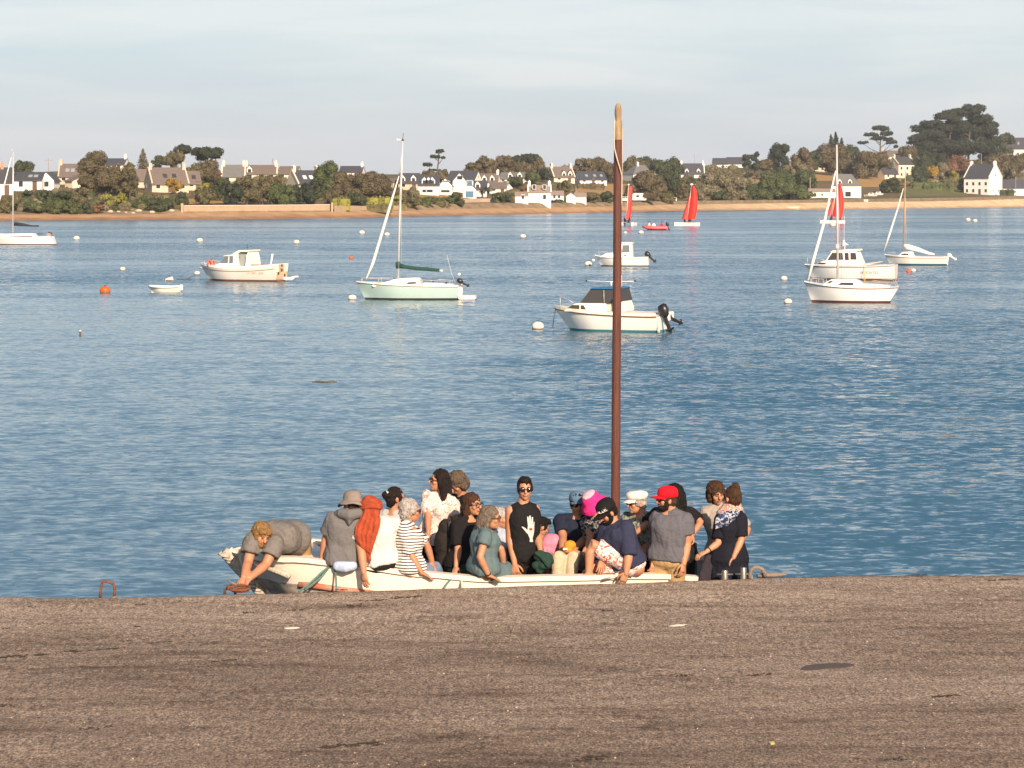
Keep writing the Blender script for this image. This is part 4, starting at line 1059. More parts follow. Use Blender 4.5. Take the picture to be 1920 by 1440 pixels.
TL = [
 ('dark rounded tree behind the long white house at far left', 44, 345, 299, 40, 'round', 'rd'), ('low olive bush at the left edge above the shingle', 4, 400, 378, 34, 'shrub', 'ol'), ('olive scrub below the white house at the left edge', 20, 395, 367, 36, 'shrub', 'ol'),
 ('dark bush under the long white house', 50, 376, 356, 26, 'shrub', 'rd'), ('dark hedge-like bush below the white gable wing', 84, 380, 357, 42, 'shrub', 'rd'), ('bush below the garage', 118, 382, 358, 42, 'shrub', 'rd'), ('dry brownish bush in front of the garage', 152, 386, 350, 40, 'shrub', 'ol'),
 ('broad green bush by the left mast foot on the shore', 62, 400, 376, 50, 'shrub', 'gr'), ('broad green bush above the shingle, second from the left mast', 104, 401, 374, 52, 'shrub', 'gr'), ('green bush above the shingle below the garage', 136, 401, 376, 42, 'shrub', 'gr'), ('small green bush beside pale boulders on the shore', 162, 401, 381, 34, 'shrub', 'rd'),
 ('russet bush on the shore left of the pale boulders', 186, 401, 384, 26, 'shrub', 'ru'), ('tall brown tree below the skyline house at left', 176, 352, 283, 62, 'round', 'br'), ('wide rust brown tree left of the granite house', 212, 372, 312, 84, 'round', 'br'), ('low brown tree behind the garage roof', 168, 366, 330, 52, 'round', 'br'),
 ('dark olive tree against the granite house left gable', 243, 378, 298, 36, 'round', 'ol'), ('slim green cypress left of the granite house', 241, 376, 336, 14, 'shrub', 'ol'), ('yellow green bush beside the slim cypress', 226, 388, 358, 30, 'shrub', 'yg'), ('small yellow green bush on the slope left of the granite house', 202, 390, 361, 22, 'shrub', 'yg'),
 ('spindly grey tree behind the granite house left chimney', 268, 330, 278, 28, 'conifer', 'gy'), ('dark bush tree behind the granite house ridge', 297, 330, 290, 30, 'round', 'rd'), ('olive tree behind the granite house right chimney', 324, 332, 285, 42, 'round', 'ol'),
 ('left hand umbrella pine above the granite house', 342, 322, 269, 36, 'pine', 'dk'), ('right hand wider umbrella pine above the granite house', 389, 338, 274, 56, 'pine', 'dk'), ('brown tree under the wider umbrella pine', 384, 352, 300, 64, 'round', 'br'), ('olive tree right of the granite house wing', 362, 354, 306, 40, 'round', 'ol'),
 ('russet bush beside the red shed wall', 405, 350, 312, 24, 'shrub', 'ru'), ('golden conical bush in front of the granite house', 327, 370, 331, 30, 'shrub', 'yl'), ('low grey green bush below the granite house left gable', 268, 390, 368, 36, 'shrub', 'gr'), ('dark green hedge bush on the left part of the shore', 302, 396, 372, 56, 'shrub', 'rd'),
 ('dark bush right of the golden bush', 340, 388, 360, 30, 'shrub', 'rd'), ('round olive bush right of the golden bush', 386, 384, 348, 38, 'round', 'ol'), ('yellow topped bush behind the round olive bush', 382, 362, 342, 26, 'shrub', 'yg'), ('oval dark tree behind the sea wall', 436, 386, 342, 46, 'round', 'dk'),
 ('dark tree at the left of the sea wall garden', 412, 378, 330, 34, 'round', 'rd'), ('olive tree above the sea wall below the grey roof', 462, 386, 326, 54, 'round', 'ol'), ('brown tree above the sea wall', 492, 384, 320, 56, 'round', 'br'), ('olive tree in front of the brown roofs', 514, 382, 324, 44, 'round', 'ol'), ('green tree leaning over the sea wall', 527, 390, 346, 52, 'round', 'gr'),
 ('dark bush in front of the cream gabled house', 574, 384, 344, 54, 'round', 'dk'), ('dark ivy covered bush by the right gable coping', 598, 376, 330, 28, 'round', 'rd'), ('rounded olive bush at the right end of the sea wall', 627, 384, 356, 36, 'shrub', 'ol'), ('bright green tall tree right of the cream gabled house', 620, 366, 303, 60, 'round', 'gr'),
 ('brown tree right of the bright green tree', 655, 378, 322, 60, 'round', 'br'), ('big brown olive tree left of the green boat mast', 694, 378, 317, 70, 'round', 'br'), ('brown bush left of the green boat mast foot', 716, 374, 326, 44, 'round', 'br'), ('dark low bush under the brown trees', 668, 386, 360, 40, 'shrub', 'rd'),
 ('flat yellow green topiary bush', 665, 372, 360, 24, 'shrub', 'yg'), ('yellow green rounded bush left of the green boat mast', 722, 374, 361, 32, 'shrub', 'yg'), ('palm-like bush in front of the tan dormer house', 748, 376, 351, 30, 'shrub', 'ol'), ('yellowish bush in front of the tan dormer house', 774, 374, 350, 26, 'shrub', 'gy'),
 ('yellow green bush right of the green boat mast', 746, 384, 366, 30, 'shrub', 'yg'), ('brownish bank bush right of the green boat mast', 770, 392, 370, 40, 'shrub', 'ol'), ('green reed-like bush on the bank', 800, 388, 370, 46, 'shrub', 'gr'), ('green bank bush below the tall white gable', 832, 387, 371, 44, 'shrub', 'gr'), ('dark green bush right of the tall white gable', 856, 386, 361, 36, 'shrub', 'rd'),
 ('brown hedge tree behind the white dormer house', 802, 345, 320, 34, 'round', 'br'), ('brown tree at the foot of the tufted pine', 832, 342, 318, 34, 'round', 'br'),
 ('rounded brown tree on the skyline right of the tufted pine', 886, 335, 306, 36, 'round', 'br'), ('brown tree on the skyline above the upper white house', 912, 336, 293, 38, 'round', 'br'), ('wide brown tree on the skyline behind the roofs', 944, 336, 293, 52, 'round', 'br'), ('left dark pine crown on the skyline', 972, 330, 290, 34, 'pine', 'dk'), ('right dark pine crown on the skyline', 995, 330, 287, 38, 'pine', 'dk'),
 ('brown tree below the dark skyline pines', 978, 338, 304, 56, 'round', 'br'), ('brown tree right of the dark skyline pines', 1013, 338, 294, 32, 'round', 'br'), ('dark tree behind the cream dormer house', 1022, 342, 316, 34, 'round', 'dk'), ('light green round tree above the beach cottage', 998, 354, 324, 36, 'round', 'gr'), ('dark tree left of the light green round tree', 970, 362, 332, 38, 'round', 'rd'),
 ('russet shrub left of the beach cottage roof', 981, 364, 346, 18, 'shrub', 'ru'), ('green shrub by the garden wall and palm', 936, 380, 361, 28, 'shrub', 'gr'), ('green shrub left of the beach cottage annex', 953, 381, 362, 24, 'shrub', 'rd'), ('brown bush behind the beach cottage', 1058, 366, 338, 34, 'round', 'ol'), ('low dark bush beside the white annex', 1045, 380, 374, 28, 'shrub', 'rd'),
 ('brown skyline tree right of the cream dormer house', 1092, 336, 292, 40, 'round', 'br'), ('bushy brown skyline tree left of the red mast', 1118, 338, 295, 44, 'round', 'br'), ('brown skyline tree touching the red mast', 1142, 342, 302, 36, 'round', 'br'), ('dark hedge below the long white bungalow', 1108, 356, 344, 50, 'hedge', 'br'), ('grey bush on the slope below the bungalow', 1106, 380, 362, 44, 'shrub', 'ol'), ('green bush left of the red mast near the sheds', 1138, 380, 360, 34, 'shrub', 'rd'),
 ('olive skyline tree right of the red mast', 1190, 330, 293, 48, 'round', 'ol'), ('dark skyline tree above the hipped house', 1212, 330, 291, 36, 'round', 'rd'), ('dark skyline tree left of the dark roof', 1238, 335, 298, 38, 'round', 'rd'), ('dark skyline tree left of the white dormer house', 1262, 335, 295, 42, 'round', 'rd'), ('brown tree right of the first red sail', 1206, 380, 322, 62, 'round', 'br'), ('tan brown tree between the two red sails', 1230, 376, 330, 44, 'round', 'br'),
 ('dark tree in the middle between the two red sails', 1252, 376, 318, 52, 'round', 'rd'), ('slim green tree left of the second red sail', 1271, 376, 330, 22, 'shrub', 'gr'), ('low olive bush above the beach wall', 1246, 380, 362, 44, 'shrub', 'ol'), ('brown bush behind the second red sail', 1288, 378, 350, 44, 'shrub', 'br'), ('small green tree in front of the white dormer house', 1300, 362, 330, 34, 'round', 'rd'),
 ('pale grey green tree right of the second red sail', 1330, 376, 322, 64, 'round', 'gy'), ('pale grey green tree below the skyline buildings', 1356, 374, 314, 56, 'round', 'gy'), ('grey green bush right of the second red sail foot', 1318, 378, 346, 40, 'shrub', 'gy'), ('brown grey tree beside the straw field', 1384, 376, 330, 44, 'round', 'gy'), ('dark bush low on the shore right of the second red sail', 1352, 379, 358, 44, 'shrub', 'rd'),
 ('left of two dark slender trees on the skyline', 1400, 345, 283, 22, 'round', 'dk'), ('right of two dark slender trees on the skyline', 1415, 345, 279, 22, 'round', 'dk'), ('big dark rounded tree on the skyline', 1460, 338, 267, 50, 'round', 'dk'), ('brown tree left of the big dark rounded tree', 1436, 345, 298, 36, 'round', 'br'), ('pale green tree top above the rounded green mass', 1497, 335, 302, 62, 'round', 'gy'),
 ('brown skyline tree right of the big dark rounded tree', 1504, 335, 275, 44, 'round', 'br'), ('dark skyline tree between brown ones', 1526, 332, 277, 36, 'round', 'rd'), ('wide brown tree under the conifers', 1560, 330, 272, 64, 'round', 'br'), ('dark dome shaped tree right of the conifers', 1602, 325, 267, 36, 'round', 'rd'), ('brown tree above the rambling house', 1582, 330, 285, 48, 'round', 'br'),
 ('left dome of the rounded green mass', 1462, 368, 320, 72, 'round', 'gr'), ('right dome of the rounded green mass', 1502, 368, 320, 54, 'round', 'gr'), ('low dark hedge under the rounded green mass', 1482, 375, 354, 88, 'shrub', 'gr'), ('green bush left of the rounded green mass', 1430, 376, 336, 46, 'round', 'gr'), ('small tree left of the low white outbuilding', 1405, 377, 350, 36, 'shrub', 'rd'),
 ('brown slope tree above the white dormer house', 1626, 336, 284, 58, 'round', 'br'), ('brown slope tree left of the cream two storey house', 1650, 334, 284, 50, 'round', 'br'), ('brown hedge tree right of the hidden brown roof', 1700, 318, 274, 50, 'round', 'br'), ('dark bush at the foot of the big pine', 1728, 335, 292, 50, 'round', 'rd'), ('dark green bush under the big pines', 1760, 328, 288, 50, 'round', 'dk'),
 ('brown red tree under the big pines', 1800, 338, 292, 60, 'round', 'ru'), ('brown tree behind the big white house', 1850, 335, 290, 62, 'round', 'br'), ('brown tree right of the big white house', 1898, 338, 288, 60, 'round', 'br'), ('grey brown feathery bush beside the lawn', 1762, 345, 305, 34, 'round', 'gy'), ('golden bush above the boxy hedge', 1748, 345, 312, 30, 'shrub', 'yl'), ('yellow green bush left of the big white house', 1789, 344, 317, 18, 'shrub', 'yg'),
 ('dark bush right of the cream two storey house', 1726, 348, 318, 34, 'shrub', 'rd'), ('dark bush left of the big white house wall', 1806, 362, 332, 24, 'shrub', 'ol'), ('green sloping bush left of the lawn', 1672, 362, 334, 46, 'shrub', 'rd'), ('dark round bush at the end of the sloping bush', 1656, 362, 342, 16, 'shrub', 'dk'), ('pale bare bush above the low extension', 1900, 348, 316, 24, 'shrub', 'gy'),
 ('dark tree on the skyline left of the upper right house', 1886, 285, 238, 36, 'round', 'rd'), ('dark tree on the skyline at the right edge', 1914, 270, 236, 34, 'round', 'dk'), ('dark hedge in front of the low extension', 1888, 367, 355, 26, 'hedge', 'rd'),
]
for (lab, px, yb, yt, w, kd, c) in TL: tree(lab, px, yb, yt, w, kd, c)
tree('yellow green clipped hedge over the low wall, left part', 640, 390, 371.5, 32, 'hedge', 'yg'); tree('yellow green clipped hedge over the low wall, right part', 702, 390, 370, 70, 'hedge', 'yg')
tree('hanging ivy curtain on the low wall left of the green boat mast', 690, 394.5, 383, 90, 'hedge', 'ol'); tree('hanging ivy curtain right of the green boat mast', 752, 393.5, 382, 16, 'hedge', 'ol')
tree('boxy dark green hedge on the lawn at the right', 1750, 357.5, 341, 76, 'hedge', 'gr')
tree('palm tree by the small blue fronted gable', 914, 374, 344, 26, 'palm', 'rd'); tree('smaller palm in the garden left of the annex', 904, 375, 352, 18, 'palm', 'ol')
tree('tall thin pine with four flat tufts beside the white houses', 819, 345, 279, 40, 'pads', 'dk', [(824.5, 284, 15, 9), (816, 295, 18, 8), (831, 295.5, 13, 6), (802, 309, 17, 9), (812, 319, 16, 5)])
tree('leggy umbrella pine on the skyline at right', 1650, 300, 229, 78, 'pads', 'dk', [(1652, 236, 30, 12), (1662, 246, 22, 12), (1634, 247, 26, 9), (1618, 262, 20, 7), (1648, 253, 24, 8), (1672, 262, 20, 9), (1680, 270, 14, 7), (1640, 256, 20, 6), (1666, 256, 18, 9)])
tree('tall dark conifer left of three on the skyline', 1558, 300, 244, 26, 'conifer', 'dk'); tree('tallest middle conifer of three on the skyline', 1567, 300, 239, 24, 'conifer', 'dk'); tree('right hand conifer of three on the skyline', 1578, 300, 251, 24, 'conifer', 'dk')
tree('tallest of the great dark pines at the right', 1815, 318, 198, 90, 'pads', 'dk', [(1822, 206, 42, 18), (1810, 216, 52, 20), (1838, 222, 44, 20), (1826, 236, 60, 22), (1796, 236, 46, 22), (1845, 246, 46, 22), (1812, 256, 64, 24), (1852, 268, 44, 24), (1826, 276, 60, 24), (1800, 286, 56, 26)])
tree('great dark pine left of the tallest one', 1776, 318, 206, 80, 'pads', 'dk', [(1788, 212, 40, 16), (1776, 222, 50, 18), (1762, 236, 50, 20), (1790, 240, 46, 20), (1770, 254, 62, 22), (1756, 270, 60, 24), (1786, 274, 56, 24), (1764, 290, 60, 24)])
tree('spreading dark pine at the left of the great pine group', 1735, 318, 226, 70, 'pads', 'dk', [(1744, 232, 36, 14), (1732, 242, 44, 16), (1748, 254, 46, 20), (1722, 258, 38, 14), (1712, 268, 24, 9), (1738, 272, 52, 22), (1730, 288, 54, 22)])
tree('dark pine at the right of the great pine group', 1852, 318, 228, 50, 'pads', 'dk', [(1860, 234, 26, 14), (1856, 248, 34, 18), (1862, 262, 30, 18), (1850, 280, 44, 24), (1858, 294, 40, 22)])

# undergrowth: the unbroken scrub between the trees
ug = MB(); ur = random.Random(21)
UGR = [(-1600, -560, 326, 402), (-560, -40, 322, 400), (1960, 2700, 286, 350), (2700, 3600, 288, 352), (-40, 250, 322, 398), (230, 350, 368, 394), (400, 640, 330, 380), (600, 780, 330, 384), (760, 870, 372, 388), (860, 1030, 312, 336), (940, 1000, 345, 378), (1030, 1170, 318, 376), (1160, 1440, 310, 377), (1400, 1530, 318, 372), (1480, 1660, 300, 326), (1600, 1700, 300, 336), (1690, 1830, 322, 350), (1830, 1960, 296, 345), (1800, 1960, 338, 352)]
NOG = [(20, 104, 322, 366), (100, 178, 322, 354), (262, 374, 318, 366), (345, 512, 372, 386), (720, 905, 326, 380), (984, 1060, 350, 384), (1026, 1140, 325, 350), (1075, 1200, 344, 368), (1060, 1100, 366, 384), (1275, 1324, 318, 340), (1166, 1222, 322, 345), (1515, 1625, 335, 376), (1600, 1690, 330, 354), (1640, 1740, 305, 340), (1684, 1930, 350, 372), (1808, 1890, 318, 368), (1404, 1434, 330, 348), (1525, 1600, 312, 345)]
for (a, b_, y0, y1) in UGR:
    for _ in range(int((b_ - a) * (y1 - y0) / (95 if -100 < a < 1900 else 150))):
        px, py = ur.uniform(a, b_), ur.uniform(y0, y1)
        if any(x0 < px < x1 and q0 < py < q1 for x0, x1, q0, q1 in NOG): continue
        g = ground(px, py); s = F_PX / g.y; w = ur.uniform(7, 15) / s; h = w * ur.uniform(.45, .8); mi = ur.choice((0, 0, 1, 1, 2, 3))
        o = len(ug.f); c = (g.x, g.y, g.z + h * .35); core(ug, c, (w, w * .8, h)); tr_.seed(int(px * 7 + py)); leaves(ug, c, (w, w * .8, h), 34, 1.7 / s)
        for i in range(o, len(ug.f)): ug.m[i] = mi
props(ug.build('undergrowth', [LEAF['ol'], LEAF['br'], LEAF['rd'], LEAF['gy']], fix=False), kind='stuff')

# ------------------------------------------------------------------ poles, caravan, cars, boats laid up, boulders
M_POLE = mat('weathered_pole', (.30, .26, .22), .9, var=.15, vscale=3); M_METALP = mat('grey_mast', (.25, .25, .26), .5)
def pole(label, px, yb, yt, w=.16, m=None, arm=True):
    g = ground(px, yb); h = (yb - yt) * g.y / F_PX; t = thing('utility_pole', label, 'pole', g)
    MB().tube([(0, 0, -.8), (0, 0, h)], [w, w * .7], 7).build('pole_shaft', m or M_POLE, t, smooth=True)
    if arm: MB().box((-.9, -.06, h - .5), (.9, .06, h - .36)).build('cross_arm', m or M_POLE, t)
pole('utility pole with a cross arm above the long white house', 91, 345, 297); pole('thin pole on the skyline above the brown roofs', 511, 330, 297, .18, M_METALP, False); pole('pale pole in front of the left umbrella pine', 334, 330, 281, .16, None, False)
pole('pale pole in front of the wider umbrella pine', 391, 330, 292, .16, None, False); pole('thin aerial mast above the white dormer house', 1302, 330, 289, .12, M_METALP, False); pole('pale pole left of the low white outbuilding', 1519, 373, 332, .16, None, False); pole('pale post beside the sheds on the slope', 1080, 372, 351, .14, None, False)
pole('pole beside the big white house', 1840, 345, 288, .14, None, False); pole('flagpole in front of the low extension', 1904.5, 367, 331, .10, None, False)
M_VAN = mat('white_vehicle_paint', (.78, .76, .72), .35); M_TYRE = mat('tyre_rubber', (.02, .02, .02), .8)
def vehicle(name, label, cat, px, yb, L, Hh, W, prof, wins, wheels):
    g = ground(px, yb); t = thing(name, label, cat, (g.x, g.y + 1, g.z))
    MB().prism(prof, -W / 2, W / 2).build('body', M_VAN, t, bevel=.06, smooth='auto')
    for (x0, z0, x1, z1) in wins: MB().box((x0, -W / 2 - .02, z0), (x1, -W / 2 - .003, z1)).build('window', M_GLASS, t)
    for x in wheels:
        for y in (-W / 2 + .02, W / 2 - .22): MB().tube([(x, y, .3), (x, y + .2, .3)], .3, 14).build('wheel', M_TYRE, t, smooth='auto')
vehicle('caravan', 'white caravan behind the first red sail', 'caravan', 1199, 379.2, 4, 2.3, 2, [(-1.9, .35), (1.8, .35), (1.95, .9), (1.85, 2.2), (1.5, 2.35), (-1.6, 2.35), (-1.95, 1.9), (-2.0, .7)], [(.9, 1.3, 1.5, 1.8), (-.9, 1.2, -.1, 1.8)], (-.2,))
vehicle('parked_car', 'white car parked beside the caravan', 'car', 1173, 379.0, 3.6, 1.4, 1.6, [(-1.8, .3), (1.8, .3), (1.85, .8), (1.1, .92), (.7, 1.4), (-1.0, 1.42), (-1.6, .9), (-1.9, .8)], [(-.9, .95, -.1, 1.3), (0, .95, .7, 1.3)], (-1.1, 1.15))
vehicle('white_box', 'small white hut above the beach wall between the red sails', 'hut', 1265.5, 378, 1.2, 1.1, 1, [(-.6, 0), (.6, 0), (.6, 1.0), (0, 1.15), (-.6, 1.0)], [(-.2, .3, .2, .7)], ())
M_BOULDER = mat('pale_boulder', (.52, .40, .29), .95, var=.15, vscale=1.2, bump=.6, bscale=3)
bl = random.Random(5)
for i, (px, yb, w) in enumerate([(178, 399.5, 11), (207, 398.8, 12), (222, 399.0, 8), (236, 399.2, 6), (260, 397, 14), (285, 399, 12), (322, 397.5, 12), (250, 400.4, 8)]):
    g = ground(px, yb); s = F_PX / g.y; q = MB(); q.ell((0, 0, .1), (w / s / 2, w / s / 2, w / s * .26), 9, 6)
    q.v = [(x * (1 + .2 * noise.noise(Vector((x * 3, z * 3, i)))), y, z * (1 + .25 * noise.noise(Vector((x * 4, y * 4, i + 9))))) for x, y, z in q.v]
    ob = q.build('boulder', M_BOULDER); ob.location = g; props(ob, 'pale boulder on the left shingle, number %s from the left'.replace('number %s', ['the first', 'the second', 'the third', 'the fourth', 'the sixth', 'the seventh', 'the last', 'the fifth'][i]), 'boulder', 'pale boulders above the left shingle')
# ================================================================== BOATS AND BUOYS ON THE MOORINGS
B_WHITE = mat('white_gelcoat', (.84, .81, .77), .30, var=.05, vscale=1.5, coat=.3); B_DIRTY = mat('stained_white_gelcoat', (.82, .78, .72), .4, col2=(.77, .68, .58), vscale=1.1)
B_CREAM = mat('cream_gelcoat', (.80, .74, .63), .4, var=.06, vscale=2); B_MINT = mat('mint_green_hull', (.48, .63, .585), .3, var=.05, vscale=1.5, coat=.3)
B_RUSTY = mat('rust_stained_antifouling', (.26, .11, .055), .8, col2=(.14, .065, .04), vscale=5); B_BLACKB = mat('dark_antifouling', (.045, .035, .03), .7); B_TEALB = mat('teal_antifouling', (.06, .22, .24), .6)
B_BLUEB = mat('blue_antifouling', (.03, .10, .16), .6); B_RUB = mat('brown_rubbing_strip', (.12, .065, .04), .5); B_WIN = mat('tinted_cabin_window', (.055, .045, .042), .12); B_SMOKE = mat('smoked_window', (.14, .16, .17), .1)
B_ALU = mat('mast_aluminium', (.62, .60, .57), .4, metal=.3); B_WIRE = mat('rigging_wire', (.55, .53, .50), .5); B_SAILC = mat('furled_sail_cloth', (.76, .72, .66), .8, var=.08, vscale=4); B_GREENC = mat('green_sail_cover', (.010, .055, .040), .8, var=.2, vscale=5)
B_NAVYC = mat('navy_sail_cover', (.022, .024, .040), .8); B_BLACK = mat('black_outboard', (.014, .013, .014), .35); B_WOODM = mat('wooden_mast', (.42, .24, .10), .5, var=.2, vscale=2); B_BLUEROOF = mat('blue_canvas', (.02, .15, .34), .7); B_CANVAS = mat('dark_canvas_screen', (.045, .042, .045), .55)
B_ORANGE = mat('orange_buoy', (.72, .105, .012), .5, var=.1, vscale=3); B_BUOYW = mat('white_buoy', (.80, .72, .62), .5, col2=(.70, .58, .46), vscale=3); B_PINKR = mat('faded_red_tube', (.62, .13, .13), .5); B_REDSAIL = mat('red_sail', (.68, .022, .012), .6, var=.06, vscale=1.5); B_REDJIB = mat('red_jib', (.64, .06, .04), .6, var=.06, vscale=1.5)
B_LETTER = mat('faded_brown_lettering', (.46, .36, .30), .7); B_REDR = mat('red_lifebuoy', (.52, .12, .06), .6)

def at_water(px, py):
    return P(px, py, DZ(py, 0.0))
def hull_fn(L, B, fb, rake=.35, trw=.75, zk=-.35, full=.42, sr=0.0, xo=0.0):
    """x from -L/2 (bow) to L/2; returns point(t, z, side), sheer(t)"""
    def sheer(t): return fb[0] * (1 - t) ** 2 + 2 * (2 * fb[1] - .5 * fb[0] - .5 * fb[2]) * t * (1 - t) + fb[2] * t ** 2
    def beam(t):
        q = min(1, t / full); b = math.sin(q * math.pi / 2) ** .8
        if t > full: b = 1 + (trw - 1) * ((t - full) / (1 - full)) ** 2
        return max(.015, b * B / 2)
    def pt(t, z, side=-1):
        s = sheer(t); k = zk * min(1, .25 + t / .25) * (1 if t < .8 else 1 - .5 * (t - .8) / .2)
        e = .36 + .75 * max(0, 1 - t / .45) ** 1.5
        f = max(0.0, min(1, (z - k) / (s - k)))
        x = xo - L / 2 + t * L + rake * (s - z) / s * max(0, 1 - t / .5) ** 2 - sr * (s - z) / s * max(0, (t - .75) / .25) * (1)
        return Vector((x, side * max(.012, beam(t) * f ** e), z))
    return pt, sheer, beam
def hull(root, fn, top, bot, wl=.07, n=26, name='hull', botname='bottom_paint', deck=None, camber=.05, rub=None, rubz=0.0, rubr=.022):
    pt, sheer, beam = fn
    ts = [i / n for i in range(n + 1)]
    def shell(zf):
        mb = MB()
        for sd_ in (-1, 1): mb.loft([[pt(t, z, sd_) for z in zf(t)] for t in ts], closed=False)
        a = [pt(1, z, -1) for z in zf(1)]; b_ = [pt(1, z, 1) for z in reversed(zf(1))]
        mb.add(a + b_, [tuple(range(len(a) + len(b_)))]); return mb
    shell(lambda t: [sheer(t) + (wl - sheer(t)) * j / 5 for j in range(6)]).build(name, top, root, smooth='auto', weld=True)
    shell(lambda t: [wl + (-.30 - wl) * j / 3 for j in range(4)]).build(botname, bot, root, smooth='auto', weld=True)
    d = MB(); d.loft([[pt(t, sheer(t), -1) + Vector((0, .01, -.005)), Vector((pt(t, sheer(t)).x, 0, sheer(t) + camber)), pt(t, sheer(t), 1) + Vector((0, -.01, -.005))] for t in ts], closed=False)
    d.build('deck', deck or top, root)
    if rub:
        for sd_ in (-1, 1): MB().tube([pt(t, sheer(t) - rubz, sd_) + Vector((0, sd_ * .012, 0)) for t in ts], rubr, 6).build('rubbing_strip', rub, root, smooth=True)
def tap(pairs):
    """half width by height"""
    def f(z):
        for (a, x), (b, y) in zip(pairs, pairs[1:]):
            if z <= b: return x + (y - x) * max(0, (z - a)) / (b - a)
        return pairs[-1][1]
    return f
def side_plate(root, name, poly, f, m, th=.012, sides=(-1, 1)):
    for sd_ in sides:
        mb = MB(); n = len(poly)
        mb.add([(x, sd_ * (f(z) + .003), z) for x, z in poly] + [(x, sd_ * (f(z) + .003 + th), z) for x, z in poly], [tuple(range(n)), tuple(range(2 * n - 1, n - 1, -1))] + [(i, (i + 1) % n, (i + 1) % n + n, i + n) for i in range(n)])
        mb.build(name, m, root)
def outboard(root, x, z, tilt, m=B_BLACK, k=1.0, y=0.0):
    o = Vector((x, y, z)); a = R(tilt); ax = Vector((math.sin(a), 0, -math.cos(a))); pp = Vector((math.cos(a), 0, math.sin(a)))
    q = lambda u, v: o + ax * u * k + pp * v * k
    mb = MB(); mb.tube([q(-.42, .06), q(-.36, .07), q(-.18, .08), q(.02, .06), q(.10, .05)], [.10 * k, .17 * k, .19 * k, .15 * k, .09 * k], 10, flat=(1.15, .85)); mo = mb.build('outboard_motor', m, root, smooth=True)
    mb = MB(); mb.tube([q(.05, .04), q(.40, .05), q(.62, .06)], [.07 * k, .055 * k, .05 * k], 8, flat=(1.4, .7)); mb.tube([q(.60, -.10), q(.62, .05), q(.62, .18)], [.03 * k, .055 * k, .04 * k], 8)
    for j in range(3): an = 2.1 * j; mb.tube([q(.62, .20), q(.62 + .10 * math.cos(an), .22) + Vector((0, .10 * k * math.sin(an), 0))], [.02 * k, .04 * k], 6, flat=(.4, 1))
    mb.add([q(.64, -.05), q(.64, .14), q(.80, .08)] + [p + Vector((0, .02, 0)) for p in (q(.64, -.05), q(.64, .14), q(.80, .08))], [(0, 1, 2), (5, 4, 3), (0, 3, 4, 1), (1, 4, 5, 2), (2, 5, 3, 0)])
    mb.build('leg', m, mo, smooth='auto')
def rail(root, pts, posts=(), r=.012, m=None, name='guard_rail'):
    mb = MB(); mb.tube(pts, r, 5)
    for a, b in posts: mb.tube([a, b], r, 5)
    mb.build(name, m or B_ALU, root, smooth=True)
def reg_text(root, text, fn, x0, z0, h, side=-1):
    pt, sheer, beam = fn
    L = pt(1, .3).x - pt(0, .3).x
    mb = MB()
    def place(x, y):
        X = x0 + x; t = (X - pt(0, z0).x) / (pt(1, z0).x - pt(0, z0).x); p = pt(t, z0 + y, side); return (X, p.y + side * .004, z0 + y)
    lettering(mb, text, place, h, h * .62, .45, h * .11); mb.build('registration_letters', B_LETTER, root)
def place_boat(name, label, cat, px_c, py, yaw): 
    w = at_water(px_c, py); return thing(name, label, cat, (w.x, w.y, 0), R(yaw)), F_PX / w.y

# lettering strokes are needed before the crowd defines them
STROKES = {'A': [[(0, 0), (.5, 1), (1, 0)], [(.22, .4), (.78, .4)]], 'L': [[(0, 1), (0, 0), (.9, 0)]], 'D': [[(0, 0), (0, 1), (.6, 1), (1, .7), (1, .3), (.6, 0), (0, 0)]], 'E': [[(.9, 1), (0, 1), (0, 0), (.9, 0)], [(0, .5), (.7, .5)]],
           'B': [[(0, 0), (0, 1), (.7, 1), (.9, .75), (.7, .5), (0, .5)], [(.7, .5), (1, .25), (.7, 0), (0, 0)]], 'R': [[(0, 0), (0, 1), (.7, 1), (1, .75), (.7, .5), (0, .5)], [(.5, .5), (1, 0)]], 'V': [[(0, 1), (.5, 0), (1, 1)]], 'P': [[(0, 0), (0, 1), (.7, 1), (1, .75), (.7, .5), (0, .5)]],
           '0': [[(.2, 0), (0, .3), (0, .7), (.2, 1), (.8, 1), (1, .7), (1, .3), (.8, 0), (.2, 0)]], '1': [[(.2, .8), (.5, 1), (.5, 0)]], '2': [[(0, .8), (.3, 1), (.8, 1), (1, .7), (0, 0), (1, 0)]], '5': [[(1, 1), (.1, 1), (0, .55), (.7, .6), (1, .3), (.7, 0), (0, .05)]],
           '4': [[(.8, 0), (.8, 1), (0, .3), (1, .3)]], '6': [[(.9, 1), (.2, .7), (0, .3), (.3, 0), (.8, 0), (1, .3), (.7, .5), (.1, .4)]], '7': [[(0, 1), (1, 1), (.4, 0)]], '8': [[(.5, .5), (.1, .75), (.5, 1), (.9, .75), (.5, .5), (0, .25), (.5, 0), (1, .25), (.5, .5)]], '3': [[(0, 1), (1, 1), (.5, .55), (1, .3), (.6, 0), (0, .1)]], '.': [[(.4, 0), (.6, 0)]], ' ': []}
def lettering(mb, text, place, h, w=None, gap=.32, r=None):
    """flat letters; place(x, y) maps along/up metres onto the surface"""
    w = w or h * .58; r = r or h * .10; x = 0
    for ch in text:
        for st in STROKES.get(ch, []): mb.tube([place(x + a * w, b * h) for a, b in st], r, 4)
        x += w * (1 + gap)
    return x

